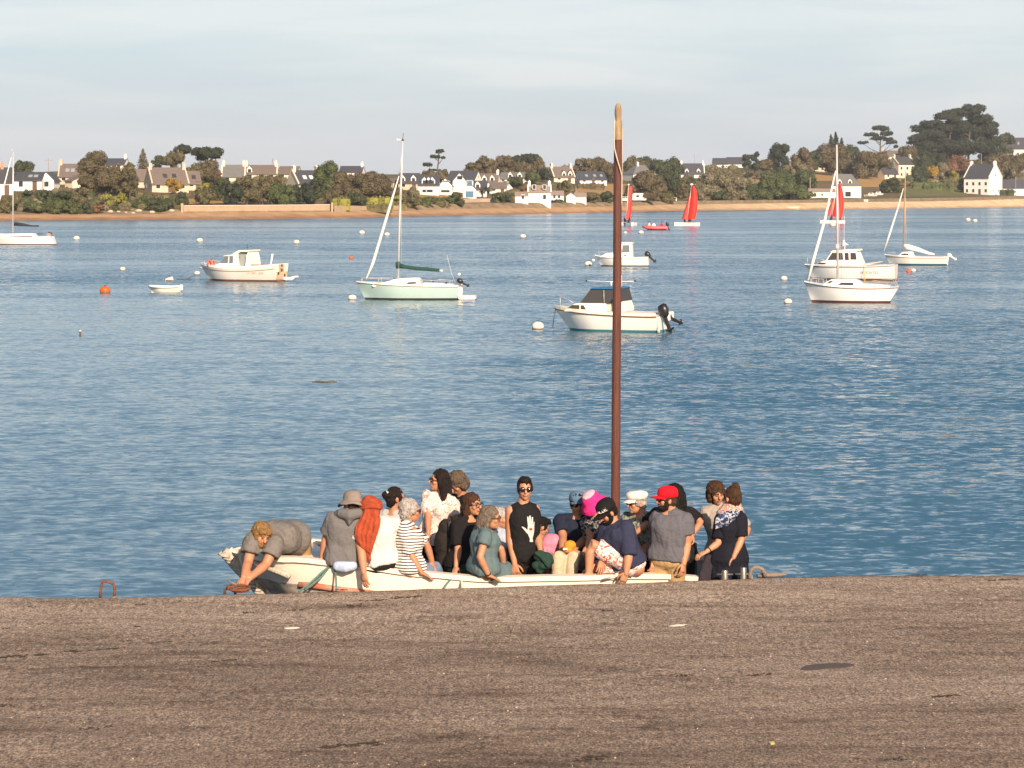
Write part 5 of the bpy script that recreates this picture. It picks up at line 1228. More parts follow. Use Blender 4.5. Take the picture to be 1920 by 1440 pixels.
# --- mint green sloop
def sloop_mint():
    L = 4.86; rt, s = place_boat('sailboat', 'mint green sailboat with a white deck and a green cover on its boom', 'sailboat', 764.5, 561.5, -3)
    X = lambda px: (px - 764.5) / s; Z = lambda py: (561.5 - py) / s
    fn = hull_fn(L, 1.8, (.80, .66, .62), rake=.42, trw=.78, sr=.05); pt, sheer, beam = fn
    hull(rt, fn, B_MINT, B_BLACKB, wl=.09, deck=B_WHITE, rub=B_RUB, rubr=.012)
    m = MB(); m.loft([[(pt(t, sheer(t), sd_).x, pt(t, sheer(t), sd_).y * .97, sheer(t) + dz) for sd_, dz in ((-1, .0), (-1, .07), (1, .07), (1, .0))] for t in [i / 20 for i in range(21)]]); m.build('toe_rail', B_WHITE, rt, smooth='auto')
    f = tap([(.6, .66), (1.05, .50)])
    m = MB(); m.prism([(X(700), Z(533)), (X(722), Z(529)), (X(742), Z(523)), (X(765), Z(521)), (X(787), Z(520.5)), (X(791), Z(530)), (X(791), .62), (X(700), .62)], None, None, taper=f); m.build('cabin', B_WHITE, rt, bevel=.03, smooth='auto')
    side_plate(rt, 'cabin_window', [(X(763), Z(532)), (X(782), Z(531)), (X(784), Z(529.5)), (X(781), Z(528)), (X(768), Z(528.5))], f, B_WIN)
    m = MB(); m.prism([(X(795), .60), (X(795), .80), (X(845), .74), (X(858), .66), (X(858), .60)], -.62, .62); m.build('cockpit_coaming', B_WHITE, rt, bevel=.02)
    zt = Z(262); m = MB(); m.tube([(X(746), 0, .7), (X(749.5), 0, Z(400)), (X(752.5), 0, Z(330)), (X(755), 0, zt)], [.055, .055, .05, .04], 10); mo = m.build('mast', B_ALU, rt, smooth=True)
    m = MB(); m.ell((X(755), 0, zt - .02), (.06, .06, .055), 10, 8); m.tube([(X(755), 0, zt), (X(756), 0, Z(250)), (X(757.5), 0, Z(250.5))], .012, 5); m.build('masthead_light', B_BLACK, mo, smooth=True)
    m = MB(); m.tube([(X(755), 0, zt - .02), (X(746), 0, zt + .0)], .014, 5); m.tube([(X(744.5), 0, zt - .08), (X(744.5), 0, zt + .06)], .02, 5); m.ell((X(748.5), 0, zt), (.05, .02, .035), 8, 6); m.build('wind_vane', B_WHITE, mo, smooth=True)
    m = MB(); m.tube([(X(686), 0, Z(523)), (X(699), 0, Z(493)), (X(712), 0, Z(450)), (X(730), 0, Z(390)), (X(748), 0, Z(330))], [.045, .075, .07, .065, .02], 8); m.build('furled_jib', B_SAILC, rt, smooth=True)
    rail(rt, [(X(748), 0, Z(328)), (X(753), 0, Z(285))], name='forestay', m=B_WIRE)
    m = MB(); bs = [(X(747), 0, Z(498)), (X(760), 0, Z(500.5)), (X(780), 0, Z(503)), (X(800), 0, Z(504.5)), (X(824), 0, Z(507))]
    m.tube(bs, [.13, .085, .085, .09, .075], 10); m.tube([(X(745.5), 0, Z(491)), (X(747), 0, Z(503))], [.11, .12], 10)
    m.v = [(x + .012 * noise.noise(Vector((x * 8, y * 8, z * 8))), y, z + .02 * noise.noise(Vector((x * 6, 3, z * 9)))) for x, y, z in m.v]; bo = m.build('sail_cover', B_GREENC, rt, smooth=True)
    MB().tube([(X(824), 0, Z(507)), (X(831), 0, Z(507.5))], .06, 8).build('boom_end', B_ALU, bo, smooth=True)
    for sd_ in (-1, 1):
        rail(rt, [(X(675), sd_ * .15, Z(521.5)), (X(700), sd_ * .52, Z(522)), (X(750), sd_ * .78, Z(522.5)), (X(800), sd_ * .80, Z(524)), (X(848), sd_ * .68, Z(526.5))], [((X(p), sd_ * w, Z(z) - .18), (X(p), sd_ * w, Z(z))) for p, w, z in ((678, .18, 521.5), (712, .58, 522), (790, .8, 523.6), (846, .7, 526.3))], r=.009)
        rail(rt, [(X(750), sd_ * .85, sheer(.42)), (X(752), 0, Z(345))], r=.007, m=B_WIRE, name='shroud')
    rail(rt, [(X(856), .0, .66), (X(847), 0, Z(513)), (X(838), 0, Z(478))], r=.010, m=B_WIRE, name='backstay')
    m = MB(); m.tube([(X(861), 0, .72), (X(860), 0, Z(521))], .025, 6); m.ell((X(861.5), 0, Z(514)), (.075, .075, .07), 10, 8); m.build('horseshoe_buoy_post', B_WHITE, rt, smooth=True)
    m = MB(); m.prism([(X(859), .05), (X(866), .08), (X(868), .5), (X(865), .98), (X(861), .95), (X(858), .5)], -.03, .03); m.build('rudder', B_DIRTY, rt, bevel=.01)
    m = MB(); m.box((X(861), -.55, .02), (X(893), .55, .20)); m.build('swim_platform', B_CREAM, rt, bevel=.03)
    outboard(rt, X(866), .80, 62, B_BLACK, .55, -.3)
    m = MB(); m.ell((X(838), -.3, .80), (.05, .05, .05), 8, 6); m.ell((X(813), -.2, .86), (.04, .05, .04), 8, 6); m.build('winch', B_BLACK, rt, smooth=True)
sloop_mint()

# --- white sloop nearest on the right
def sloop_white():
    rt, s = place_boat('sailboat', 'white sailboat with dark cabin windows in front of the white cabin cruiser', 'sailboat', 1597, 567, -14)
    X = lambda px: (px - 1597) / s; Z = lambda py: (567 - py) / s
    L = 4.35; fn = hull_fn(L, 1.75, (.92, .70, .74), rake=.35, trw=.62, sr=.45); pt, sheer, beam = fn
    hull(rt, fn, B_WHITE, mat('brown_antifouling', (.12, .04, .03), .7), wl=.10, deck=B_WHITE, rub=B_RUB, rubr=.018, rubz=.03)
    f = tap([(.6, .62), (1.15, .46)])
    m = MB(); m.prism([(X(1542), .72), (X(1548), Z(531)), (X(1562), Z(523)), (X(1603), Z(523)), (X(1612), Z(526)), (X(1616), Z(531)), (X(1652), Z(532.5)), (X(1668), Z(535)), (X(1668), .70)], None, None, taper=f); m.build('cabin', B_WHITE, rt, bevel=.03, smooth='auto')
    side_plate(rt, 'cabin_window', [(X(1573), Z(533.5)), (X(1602), Z(534)), (X(1603), Z(529.5)), (X(1580), Z(529))], f, B_WIN)
    side_plate(rt, 'cabin_window', [(X(1551), Z(532)), (X(1560), Z(530)), (X(1566), Z(526)), (X(1558), Z(526.5))], f, B_WIN)
    m = MB(); m.tube([(X(1571), 0, .9), (X(1570), 0, Z(400)), (X(1569), 0, Z(271))], [.055, .055, .04], 10); mo = m.build('mast', B_ALU, rt, smooth=True)
    m = MB(); m.box((X(1568), -.09, Z(466)), (X(1574), .09, Z(458))); m.build('spreader_bracket', B_ALU, mo)
    m = MB(); m.tube([(X(1515), 0, Z(526)), (X(1525), 0, Z(488)), (X(1547), 0, Z(410)), (X(1567), 0, Z(320))], [.05, .075, .07, .025], 8); m.build('furled_jib', B_SAILC, rt, smooth=True)
    for sd_ in (-1, 1):
        rail(rt, [(X(1517), sd_ * .1, Z(524)), (X(1530), sd_ * .38, Z(523)), (X(1548), sd_ * .6, Z(524))], [((X(p), sd_ * w, Z(536)), (X(p), sd_ * w, Z(524))) for p, w in ((1521, .2), (1533, .42), (1547, .6))], r=.008)
        rail(rt, [(X(1575), sd_ * .85, .78), (X(1570), 0, Z(330))], r=.007, m=B_WIRE, name='shroud'); rail(rt, [(X(1682), sd_ * .4, .75), (X(1675), sd_ * .45, Z(523)), (X(1650), sd_ * .6, Z(524))], r=.008)
    m = MB(); m.tube([(X(1622), -.2, .8), (X(1623), -.2, Z(500))], .018, 6); m.build('dan_buoy_staff', mat('yellow_staff', (.65, .40, .06), .6), rt, smooth=True)
    m = MB(); m.tube([(X(1629), -.25, Z(529)), (X(1640), -.25, Z(525)), (X(1664), -.1, Z(530))], .020, 6); m.build('tiller', B_WOODM, rt, smooth=True)
sloop_white()

# --- sloop with the wooden mast
def sloop_wood():
    rt, s = place_boat('sailboat', 'small white sailboat with a brown wooden mast and slumped sail, far right', 'sailboat', 1717, 497.5, -12)
    X = lambda px: (px - 1717) / s; Z = lambda py: (497.5 - py) / s
    L = 4.25; fn = hull_fn(L, 1.6, (.72, .60, .60), rake=.40, trw=.7); pt, sheer, beam = fn
    hull(rt, fn, B_DIRTY, B_BLUEB, wl=.13, deck=B_WHITE, rub=B_RUB, rubr=.012, rubz=.08)
    f = tap([(.5, .55), (1.0, .42)])
    m = MB(); m.prism([(X(1684), .62), (X(1693), Z(472.5)), (X(1712), Z(471.5)), (X(1714), Z(478)), (X(1716), .62)], None, None, taper=f); m.build('cabin', B_WHITE, rt, bevel=.03, smooth='auto')
    side_plate(rt, 'cabin_window', [(X(1688), Z(478)), (X(1704), Z(478.5)), (X(1704.5), Z(475)), (X(1694), Z(475))], f, B_WIN)
    m = MB(); m.tube([(X(1694), 0, .85), (X(1696), 0, Z(390)), (X(1698), 0, Z(321))], [.05, .045, .03], 10); m.build('mast', B_WOODM, rt, smooth=True)
    m = MB(); m.tube([(X(1657.5), 0, Z(472)), (X(1668), 0, Z(440)), (X(1683), 0, Z(393)), (X(1694), 0, Z(353))], [.04, .075, .06, .02], 8); m.build('furled_jib', B_SAILC, rt, smooth=True)
    m = MB(); m.tube([(X(1694), 0, Z(459.5)), (X(1702), 0, Z(463)), (X(1722), 0, Z(468)), (X(1742), 0, Z(475)), (X(1752), 0, Z(477))], [.06, .16, .12, .08, .04], 10, flat=(1.2, .7))
    m.v = [(x, y, z + .03 * noise.noise(Vector((x * 6, 3, z * 6)))) for x, y, z in m.v]; m.build('slumped_sail', B_SAILC, rt, smooth=True)
    rail(rt, [(X(1660), 0, .78), (X(1664), -.2, Z(473.5)), (X(1680), -.5, Z(474))], r=.01); outboard(rt, X(1781), .62, 58, B_WHITE, .62)
    m = MB(); m.prism([(X(1768), .05), (X(1776), .05), (X(1778), .62), (X(1770), .66)], -.03, .03); m.build('rudder', B_CREAM, rt)
    for sd_ in (-1, 1): rail(rt, [(X(1700), sd_ * .75, .6), (X(1697), 0, Z(350))], r=.007, m=B_WIRE, name='shroud')
sloop_wood()

# --- white sloop at the left edge
def sloop_left():
    rt, s = place_boat('sailboat', 'white sailboat with a navy boom cover cut by the left edge', 'sailboat', 34, 459, -4)
    X = lambda px: (px - 34) / s; Z = lambda py: (459 - py) / s
    L = 6.7; fn = hull_fn(L, 2.1, (1.05, .80, .84), rake=.5, trw=.7, sr=-.35); pt, sheer, beam = fn
    hull(rt, fn, B_WHITE, mat('brown_antifouling', (.12, .04, .03), .7), wl=.09, deck=B_WHITE)
    f = tap([(.7, .70), (1.4, .55)])
    m = MB(); m.prism([(X(-40), .8), (X(-20), 1.12), (X(8), Z(438.5)), (X(66), Z(437.5)), (X(68), Z(443)), (X(68), .8)], None, None, taper=f); m.build('cabin', B_WHITE, rt, bevel=.03, smooth='auto')
    side_plate(rt, 'cabin_window', [(X(16), Z(443.5)), (X(64), Z(444)), (X(64), Z(442)), (X(20), Z(442))], f, B_WIN)
    m = MB(); m.tube([(X(24), 0, 1.2), (X(24.5), 0, Z(284))], [.07, .055], 10); mo = m.build('mast', B_ALU, rt, smooth=True)
    m = MB(); m.ell((X(22), 0, Z(282)), (.08, .08, .1), 8, 6); m.build('masthead_light', B_ALU, mo, smooth=True)
    m = MB(); m.tube([(X(21), 0, Z(295)), (X(8), 0, Z(345)), (X(-10), 0, Z(400)), (X(-38), 0, Z(440))], [.03, .07, .09, .05], 8); m.build('furled_jib', B_SAILC, rt, smooth=True)
    m = MB(); m.tube([(X(27), 0, Z(420)), (X(45), 0, Z(421.5)), (X(60), 0, Z(423.5)), (X(73), 0, Z(423.5))], [.18, .14, .07, .08], 10); m.build('sail_cover', B_NAVYC, rt, smooth=True)
    m = MB(); m.tube([(X(70), -.3, Z(438.6)), (X(84), -.3, Z(438.3))], .03, 6); m.build('tiller', B_BLACK, rt)
    m = MB(); m.box((X(90), -.3, .75), (X(97), .3, Z(437))); m.build('seat_locker', mat('pinkish_locker', (.35, .22, .19), .7), rt, bevel=.03); m = MB(); m.tube([(X(91), 0, Z(436)), (X(99), 0, Z(436.8))], .07, 8, flat=(.6, 1.3)); m.build('outboard_motor', B_BLACK, rt, smooth=True)
sloop_left()

# --- white cabin boat with rusty stern
def cabin_boat():
    rt, s = place_boat('cabin_boat', 'white wheelhouse boat with a rust stained stern and open cabin side', 'motor boat', 459, 527, -22)
    X = lambda px: (px - 459) / s / .955; Z = lambda py: (527 - py) / s
    L = 5.2; fn = hull_fn(L, 1.95, (.92, .74, .90), rake=.62, trw=.9, xo=-.28); pt, sheer, beam = fn
    hull(rt, fn, B_DIRTY, B_RUSTY, wl=.11, deck=B_WHITE, rub=B_RUB, rubr=.012, rubz=.16)
    m = MB(); m.loft([[(pt(t, sheer(t), sd_).x, pt(t, sheer(t), sd_).y * 1.0, sheer(t) + dz) for sd_, dz in ((-1, .0), (-1, .12), (1, .12), (1, .0))] for t in [i / 20 for i in range(21)]]); m.build('bulwark', B_WHITE, rt, smooth='auto')
    f = tap([(.7, .74), (1.8, .60)])
    m = MB(); m.prism([(X(404), .86), (X(412), Z(496.5)), (X(420), Z(493.5)), (X(446), Z(493)), (X(446), .86)], None, None, taper=f); m.build('cuddy', B_WHITE, rt, bevel=.03, smooth='auto')
    m = MB(); m.prism([(X(421), Z(493)), (X(430), Z(480)), (X(447), Z(480)), (X(447), Z(493))], None, None, taper=f); m.build('windscreen', B_SMOKE, rt)
    m = MB(); m.prism([(X(446), .8), (X(446), Z(480)), (X(453), Z(472)), (X(460), Z(470.5)), (X(455), Z(476)), (X(453), Z(484)), (X(456), .8)], None, None, taper=f); m.build('cabin_side', B_WHITE, rt, bevel=.02)
    m = MB(); m.prism([(X(425.5), Z(480.5)), (X(429), Z(478.5)), (X(444), Z(477)), (X(449), Z(473)), (X(458), Z(469)), (X(480), Z(468)), (X(480), Z(470)), (X(476), Z(472)), (X(460), Z(472)), (X(452), Z(477)), (X(446), Z(480))], -.66, .66); m.build('roof', B_CREAM, rt, bevel=.02, smooth='auto')
    m = MB(); m.prism([(X(472), .8), (X(473), Z(478)), (X(476), Z(472)), (X(478), Z(480)), (X(480), .8)], None, None, taper=f); m.build('cabin_post', B_CREAM, rt)
    m = MB(); m.box((X(457), -.45, .8), (X(470), .45, Z(474))); m.build('cabin_back_window', mat('grey_perspex', (.28, .30, .29), .2), rt)
    side_plate(rt, 'window_post', [(X(437), Z(492.5)), (X(439), Z(492.5)), (X(439), Z(480.5)), (X(437.5), Z(480.5))], f, B_WHITE)
    rail(rt, [(X(372), 0, Z(497.5)), (X(384), -.45, Z(489)), (X(404), -.65, Z(488)), (X(420), -.72, Z(490))], [((X(384), -.45, .9), (X(384), -.45, Z(489))), ((X(404), -.65, .9), (X(404), -.65, Z(488)))], r=.011)
    for p in (394, 402): 
        m = MB(); m.tube([(X(p) + .04, -.50 + .14 * math.cos(a), Z(494.5) + .19 * math.sin(a)) for a in [2 * math.pi * j / 16 for j in range(17)]], .055, 8, caps=False); m.build('lifebuoy', B_REDR, rt, smooth=True)
    m = MB(); m.tube([(X(519), -.5, .9), (X(523), -.5, Z(475))], [.05, .06], 8); m.build('white_post', B_WHITE, rt, smooth=True); MB().tube([(X(465), 0, Z(469)), (X(464.5), 0, Z(457))], .01, 5).build('aerial', B_BLACK, rt)
    m = MB(); m.prism([(X(368), Z(502.5)), (X(385), Z(501)), (X(385), Z(506)), (X(378), Z(505.5))], -.10, .10); m.build('bow_roller', B_WHITE, rt, bevel=.02)
    xt = pt(1, .4).x
    m = MB(); m.box((xt + .003, -.62, .16), (xt + .05, .62, .56)); m.build('transom_pad', B_RUSTY if False else mat('rust_streaked_cream', (.72, .58, .42), .6, col2=(.42, .22, .10), vscale=5), rt); m = MB(); m.box((xt + .003, -.35, .58), (xt + .05, .30, .98)); m.build('outboard_bracket', mat('rust_streaked_cream', (.72, .58, .42)), rt)
    for y, z in ((-.05, .60), (.3, .30), (-.45, .42), (-.05, .86)): MB().box((xt + .055, y - .05, z), (xt + .09, y + .05, z + .13)).build('bracket', B_BLACK, rt)
    m = MB(); m.prism([(xt + .003, .08), (xt + .62, .10), (xt + .78, .26), (xt + .70, .34), (xt + .50, .26), (xt + .003, .24)], .2, .75); m.build('swim_platform', B_WHITE, rt, bevel=.03)
    m = MB(); m.box((X(482), -.6, .90), (X(520), -.45, .98)); m.build('locker_lid', mat('brown_grey_lid', (.28, .22, .19), .7), rt)
    reg_text(rt, 'LV 007.A58', fn, X(478), .44, .115)
cabin_boat()

# --- white cabin cruiser behind the white sloop
def cruiser():
    rt, s = place_boat('cabin_boat', 'white wheelhouse boat with three dark side windows behind the white sailboat', 'motor boat', 1594, 525, -16)
    X = lambda px: (px - 1594) / s / .97; Z = lambda py: (525 - py) / s
    L = 5.25; fn = hull_fn(L, 2.0, (.86, .80, .92), rake=.50, trw=.92); pt, sheer, beam = fn
    hull(rt, fn, B_WHITE, B_RUSTY, wl=.12, deck=B_WHITE, rub=B_RUB, rubr=.016, rubz=.05)
    f = tap([(.7, .78), (1.9, .60)])
    m = MB(); m.prism([(X(1530), .84), (X(1540), Z(492)), (X(1552), Z(488.5)), (X(1617), Z(488)), (X(1620), .84)], None, None, taper=f); m.build('cuddy', B_WHITE, rt, bevel=.03, smooth='auto')
    m = MB(); m.prism([(X(1553), Z(488)), (X(1563), Z(472)), (X(1610), Z(471)), (X(1618), Z(493)), (X(1606), Z(493)), (X(1600), Z(488))], None, None, taper=f); m.build('wheelhouse', B_WHITE, rt, bevel=.02)
    for pl in ([(1556, 487), (1564.5, 473.5), (1583, 473.5), (1585, 486.5)], [(1588, 487), (1587, 473.5), (1594, 473.5), (1595, 487)], [(1598, 486), (1597.5, 473.5), (1607, 473.5), (1609, 486)]): side_plate(rt, 'cabin_window', [(X(a), Z(b)) for a, b in pl], f, B_WIN)
    m = MB(); m.prism([(X(1554), Z(488)), (X(1563), Z(473))] + [(X(1562), Z(473)), (X(1553), Z(488))], -.56, .56); m.build('windscreen', B_WIN, rt)
    m = MB(); m.prism([(X(1561), Z(472)), (X(1564), Z(469.5)), (X(1590), Z(467.5)), (X(1613), Z(466.5)), (X(1614.5), Z(469.5)), (X(1600), Z(470.8)), (X(1564), Z(472))], -.68, .68); m.build('roof', B_CREAM, rt, bevel=.02, smooth='auto')
    side_plate(rt, 'cuddy_window', [(X(1534), Z(495.5)), (X(1552), Z(495.5)), (X(1554), Z(492.5)), (X(1542), Z(491.5))], f, B_WIN)
    rail(rt, [(X(1502), 0, Z(482)), (X(1520), -.4, Z(483.5)), (X(1540), -.7, Z(485)), (X(1552), -.75, Z(488))], [((X(1518), -.35, .9), (X(1518), -.35, Z(483.3)))], r=.012)
    m = MB(); m.tube([(X(1584), 0, Z(468)), (X(1585), 0, Z(455))], .02, 5); m.tube([(X(1583), 0, Z(449)), (X(1583.5), 0, Z(405))], .008, 5); m.prism([(X(1581), Z(462)), (X(1581), Z(452)), (X(1583), Z(449)), (X(1585), Z(455)), (X(1592), Z(459)), (X(1583), Z(460))], -.04, .04); m.build('aerial', B_SAILC, rt)
    m = MB(); m.prism([(X(1598), Z(497)), (X(1652), Z(489)), (X(1653), Z(490.5)), (X(1625), Z(497)), (X(1612), Z(500))], -.3, .3); m.build('boom_tent', mat('grey_tarpaulin', (.40, .38, .36), .6), rt); m = MB(); m.box((X(1626), -.7, .9), (X(1664), .7, Z(496.5))); m.build('engine_box', B_WHITE, rt, bevel=.03)
    m = MB(); m.tube([(X(1623), -.98, .9), (X(1623), -1.0, .05)], .014, 5); m.build('mooring_line', mat('yellow_staff', (.65, .40, .06), .6), rt)
    xt = pt(1, .4).x
    m = MB()
    for k in range(4): m.tube([(xt + .04, -.35, .14 + k * .18), (xt + .04, -.08, .14 + k * .18)], .014, 5)
    for y in (-.35, -.08): m.tube([(xt + .035, y, .05), (xt + .035, y, .86)], .014, 5)
    m.build('boarding_ladder', mat('pinkish_ladder', (.55, .36, .30), .5), rt)
    reg_text(rt, 'BR E28752', fn, X(1616), .40, .13)
cruiser()

# --- small white pilot boat with raised outboard
def pilot_boat():
    rt, s = place_boat('cabin_boat', 'small white boat with a square wheelhouse and tilted black outboard', 'motor boat', 1172, 499, -8)
    X = lambda px: (px - 1172) / s; Z = lambda py: (499 - py) / s
    L = 3.72; fn = hull_fn(L, 1.6, (.72, .58, .64), rake=.45, trw=.9, xo=-.22); pt, sheer, beam = fn
    hull(rt, fn, B_WHITE, B_BLACKB, wl=.07, deck=B_WHITE, rub=B_CREAM, rubr=.03, rubz=.02)
    f = tap([(.5, .55), (1.5, .46)])
    m = MB(); m.prism([(X(1125), .62), (X(1138), Z(474.5)), (X(1160), Z(473)), (X(1162), .62)], None, None, taper=f); m.build('cuddy', B_WHITE, rt, bevel=.03, smooth='auto')
    m = MB(); m.prism([(X(1158), .6), (X(1166), Z(456.5)), (X(1186), Z(456)), (X(1187), .6)], None, None, taper=f); m.build('wheelhouse', B_WHITE, rt, bevel=.02)
    m = MB(); m.prism([(X(1165), Z(456.4)), (X(1166), Z(454.4)), (X(1187.5), Z(454.4)), (X(1188), Z(456.4))], -.54, .54); m.build('roof', B_CREAM, rt, bevel=.02)
    side_plate(rt, 'cabin_window', [(X(1167), Z(473)), (X(1169), Z(459.5)), (X(1181), Z(459)), (X(1182), Z(472.5))], f, B_SMOKE)
    rail(rt, [(X(1107), 0, Z(479)), (X(1121), -.3, Z(470.5)), (X(1141), -.45, Z(472.5))], [((X(1124), -.33, .62), (X(1124), -.33, Z(470.8)))], r=.010); outboard(rt, X(1216), .66, 48, B_BLACK, .85)
    m = MB(); m.ell((X(1113), -.25, Z(488)), (.11, .11, .10), 10, 8); m.build('fender', B_WHITE, rt, smooth=True)
    m = MB(); m.box((X(1172), -.60, Z(478.6)), (X(1176), -.55, Z(477))); m.build('grab_handle', B_BLACK, rt)
pilot_boat()

# --- cuddy boat behind the red mast
def cuddy_boat():
    rt, s = place_boat('cabin_boat', 'cream and white boat with a blue topped dark canopy behind the red mast', 'motor boat', 1151, 621, -20)
    X = lambda px: (px - 1151) / s / .965; Z = lambda py: (621 - py) / s
    L = 4.1; fn = hull_fn(L, 1.75, (.80, .64, .60), rake=.62, trw=.92, xo=-.22); pt, sheer, beam = fn
    hull(rt, fn, B_WHITE, B_TEALB, wl=.09, deck=B_CREAM, rub=B_RUB, rubr=.022, rubz=.02)
    m = MB(); m.loft([[(pt(t, sheer(t), sd_).x, pt(t, sheer(t), sd_).y * .97, sheer(t) + dz) for sd_, dz in ((-1, .0), (-1, .10), (1, .10), (1, .0))] for t in [i / 20 for i in range(20)]]); m.build('bulwark', B_CREAM, rt, smooth='auto')
    f = tap([(.6, .68), (1.6, .52)])
    m = MB(); m.prism([(X(1066), .72), (X(1074), Z(577)), (X(1086), Z(569.5)), (X(1096), Z(567.5)), (X(1146), Z(567)), (X(1148), .72)], None, None, taper=f); m.build('cuddy', B_CREAM, rt, bevel=.03, smooth='auto')
    side_plate(rt, 'cuddy_window', [(X(1073), Z(577.5)), (X(1096), Z(579)), (X(1096), Z(571.5)), (X(1083), Z(571.5))], f, B_WIN); side_plate(rt, 'cuddy_window', [(X(1098.5), Z(579)), (X(1109), Z(579.5)), (X(1104), Z(572)), (X(1098.5), Z(571.8))], f, B_WIN)
    m = MB(); m.prism([(X(1097), Z(567)), (X(1116), Z(541)), (X(1172), Z(540)), (X(1177), Z(563)), (X(1170), Z(563)), (X(1166), Z(550)), (X(1150), Z(567))], None, None, taper=f); m.build('canopy_screen', B_CANVAS, rt)
    m = MB(); m.prism([(X(1114), Z(541.2)), (X(1120), Z(538.6)), (X(1172), Z(537.4)), (X(1174), Z(539.6)), (X(1172), Z(541))], -.60, .60); m.build('canopy_top', B_BLUEROOF, rt, bevel=.015)
    m = MB(); m.prism([(X(1164), .72), (X(1165), Z(562)), (X(1176), Z(562)), (X(1181), Z(576)), (X(1181), .72)], -.55, .55); m.build('console', B_CREAM, rt, bevel=.03)
    rail(rt, [(X(1141.5), -.6, Z(543)), (X(1143), -.66, Z(566))], r=.012, name='canopy_strut'); m = MB(); m.tube([(X(1107), -.5, Z(526)), (X(1146), 0, Z(528)), (X(1186), .3, Z(527.5))], .010, 5); m.tube([(X(1146), 0, Z(536)), (X(1146), 0, Z(528))], .030, 6); ro = m.build('roof_bar', B_WHITE, rt, smooth=True)
    m = MB(); m.ell((X(1107), -.5, Z(526)), (.04, .04, .035), 8, 6); m.ell((X(1186.5), .3, Z(526.5)), (.04, .04, .03), 8, 6); m.build('roof_light', B_BLACK, ro, smooth=True)
    MB().tube([(X(1166.5), -.1, Z(560)), (X(1167), -.1, Z(515))], .012, 5).build('aerial', B_WHITE, rt)
    rail(rt, [(X(1040), 0, Z(557)), (X(1052), -.3, Z(556)), (X(1075), -.6, Z(562)), (X(1084), -.66, Z(567))], [((X(1054), -.32, .80), (X(1054), -.32, Z(556.3)))], r=.010)
    outboard(rt, pt(1, .4).x + .10, .62, 20, B_BLACK, .92, -.25); outboard(rt, pt(1, .4).x + .14, .48, 66, B_BLACK, .72, .35)
    xt = pt(1, .4).x; m = MB()
    for k in range(4): m.tube([(xt + .05, -.68, .10 + k * .11), (xt + .05, -.52, .10 + k * .11)], .012, 5)
    for y in (-.68, -.52): m.tube([(xt + .045, y, .02), (xt + .045, y, .52)], .012, 5)
    m.build('boarding_ladder', B_CREAM, rt)
    m = MB(); m.box((xt + .003, .05, .40), (xt + .22, .75, .72)); m.build('stern_box', B_WHITE, rt, bevel=.02)
    rail(rt, [(X(1040), 0, .78), (X(1037), -.05, .45), (X(1035), -.05, .1)], r=.012, m=B_BLACK, name='anchor_line')
cuddy_boat()

# --- dinghy
rt, s = place_boat('dinghy', 'little white rowing dinghy beside the orange buoy', 'dinghy', 309, 548.5, -6)
fn = hull_fn(1.62, .85, (.33, .29, .32), rake=.14, trw=.85, zk=-.12); hull(rt, fn, B_CREAM, B_CREAM, wl=.03, camber=-.14, deck=B_CREAM)
pt, sheer, beam = fn; m = MB()
for sd_ in (-1, 1): m.tube([pt(t, sheer(t), sd_) + Vector((-.02, sd_ * .02, .0)) for t in [i / 14 for i in range(15)]], .045, 7)
m.build('gunwale', B_WHITE, rt, smooth=True); m = MB(); m.box((.80, -.10, .12), (.92, .10, .40)); m.build('stern_bracket', B_WHITE, rt, bevel=.02)

# --- red sailed catamarans
def person_blob(rt_loc, label, tone, col, lean=0.0, group=None):
    """a small crouching sailor: one continuous figure"""
    t = thing('person', label, 'person', rt_loc, 0, group)
    b = MB(); c = Vector(rt_loc); q = lambda x, y, z: c + Vector((x, y, z))
    b.tube([q(0, 0, .10), q(lean * .5, 0, .35), q(lean, 0, .55)], [.15, .16, .10], 10, roundcap=True); b.ell(q(lean * 1.15, 0, .76), (.09, .10, .12), 12, 9); b.tube([q(lean, 0, .55), q(lean * 1.1, 0, .68)], [.07, .06], 8)
    for sd_ in (-1, 1):
        b.tube([q(0, sd_ * .09, .12), q(.25, sd_ * .12, .32), q(.30, sd_ * .12, .03)], [.08, .06, .05], 8, roundcap=True); b.tube([q(lean, sd_ * .15, .50), q(lean + .12, sd_ * .2, .32), q(lean + .28, sd_ * .12, .36)], [.05, .042, .035], 8, roundcap=True)
    pend('body', [(b, .028, 2)], skin(tone), t)
    b2 = MB(); b2.tube([q(0, 0, .12), q(lean * .5, 0, .35), q(lean, 0, .56)], [.175, .185, .13], 10, roundcap=True)
    for sd_ in (-1, 1): b2.tube([q(lean, sd_ * .15, .50), q(lean + .11, sd_ * .2, .33)], [.065, .06], 8, roundcap=True)
    pend('jacket', [(b2, .028, 2)], col, t)
    b3 = MB(); b3.ell(q(lean * 1.15 - .015, 0, .80), (.10, .11, .10), 12, 9); pend('hair', [(b3, .02, 2)], H_DARKS, t)
H_DARKS = mat('hair_of_sailors', (.015, .010, .008), .6); J_DARK = mat('dark_wetsuit', (.015, .016, .022), .7, var=.2, vscale=6); J_RED = mat('red_buoyancy_aid', (.42, .04, .03), .7, var=.2, vscale=6); J_WHITE = mat('white_jacket', (.70, .66, .62), .7, var=.1, vscale=6)
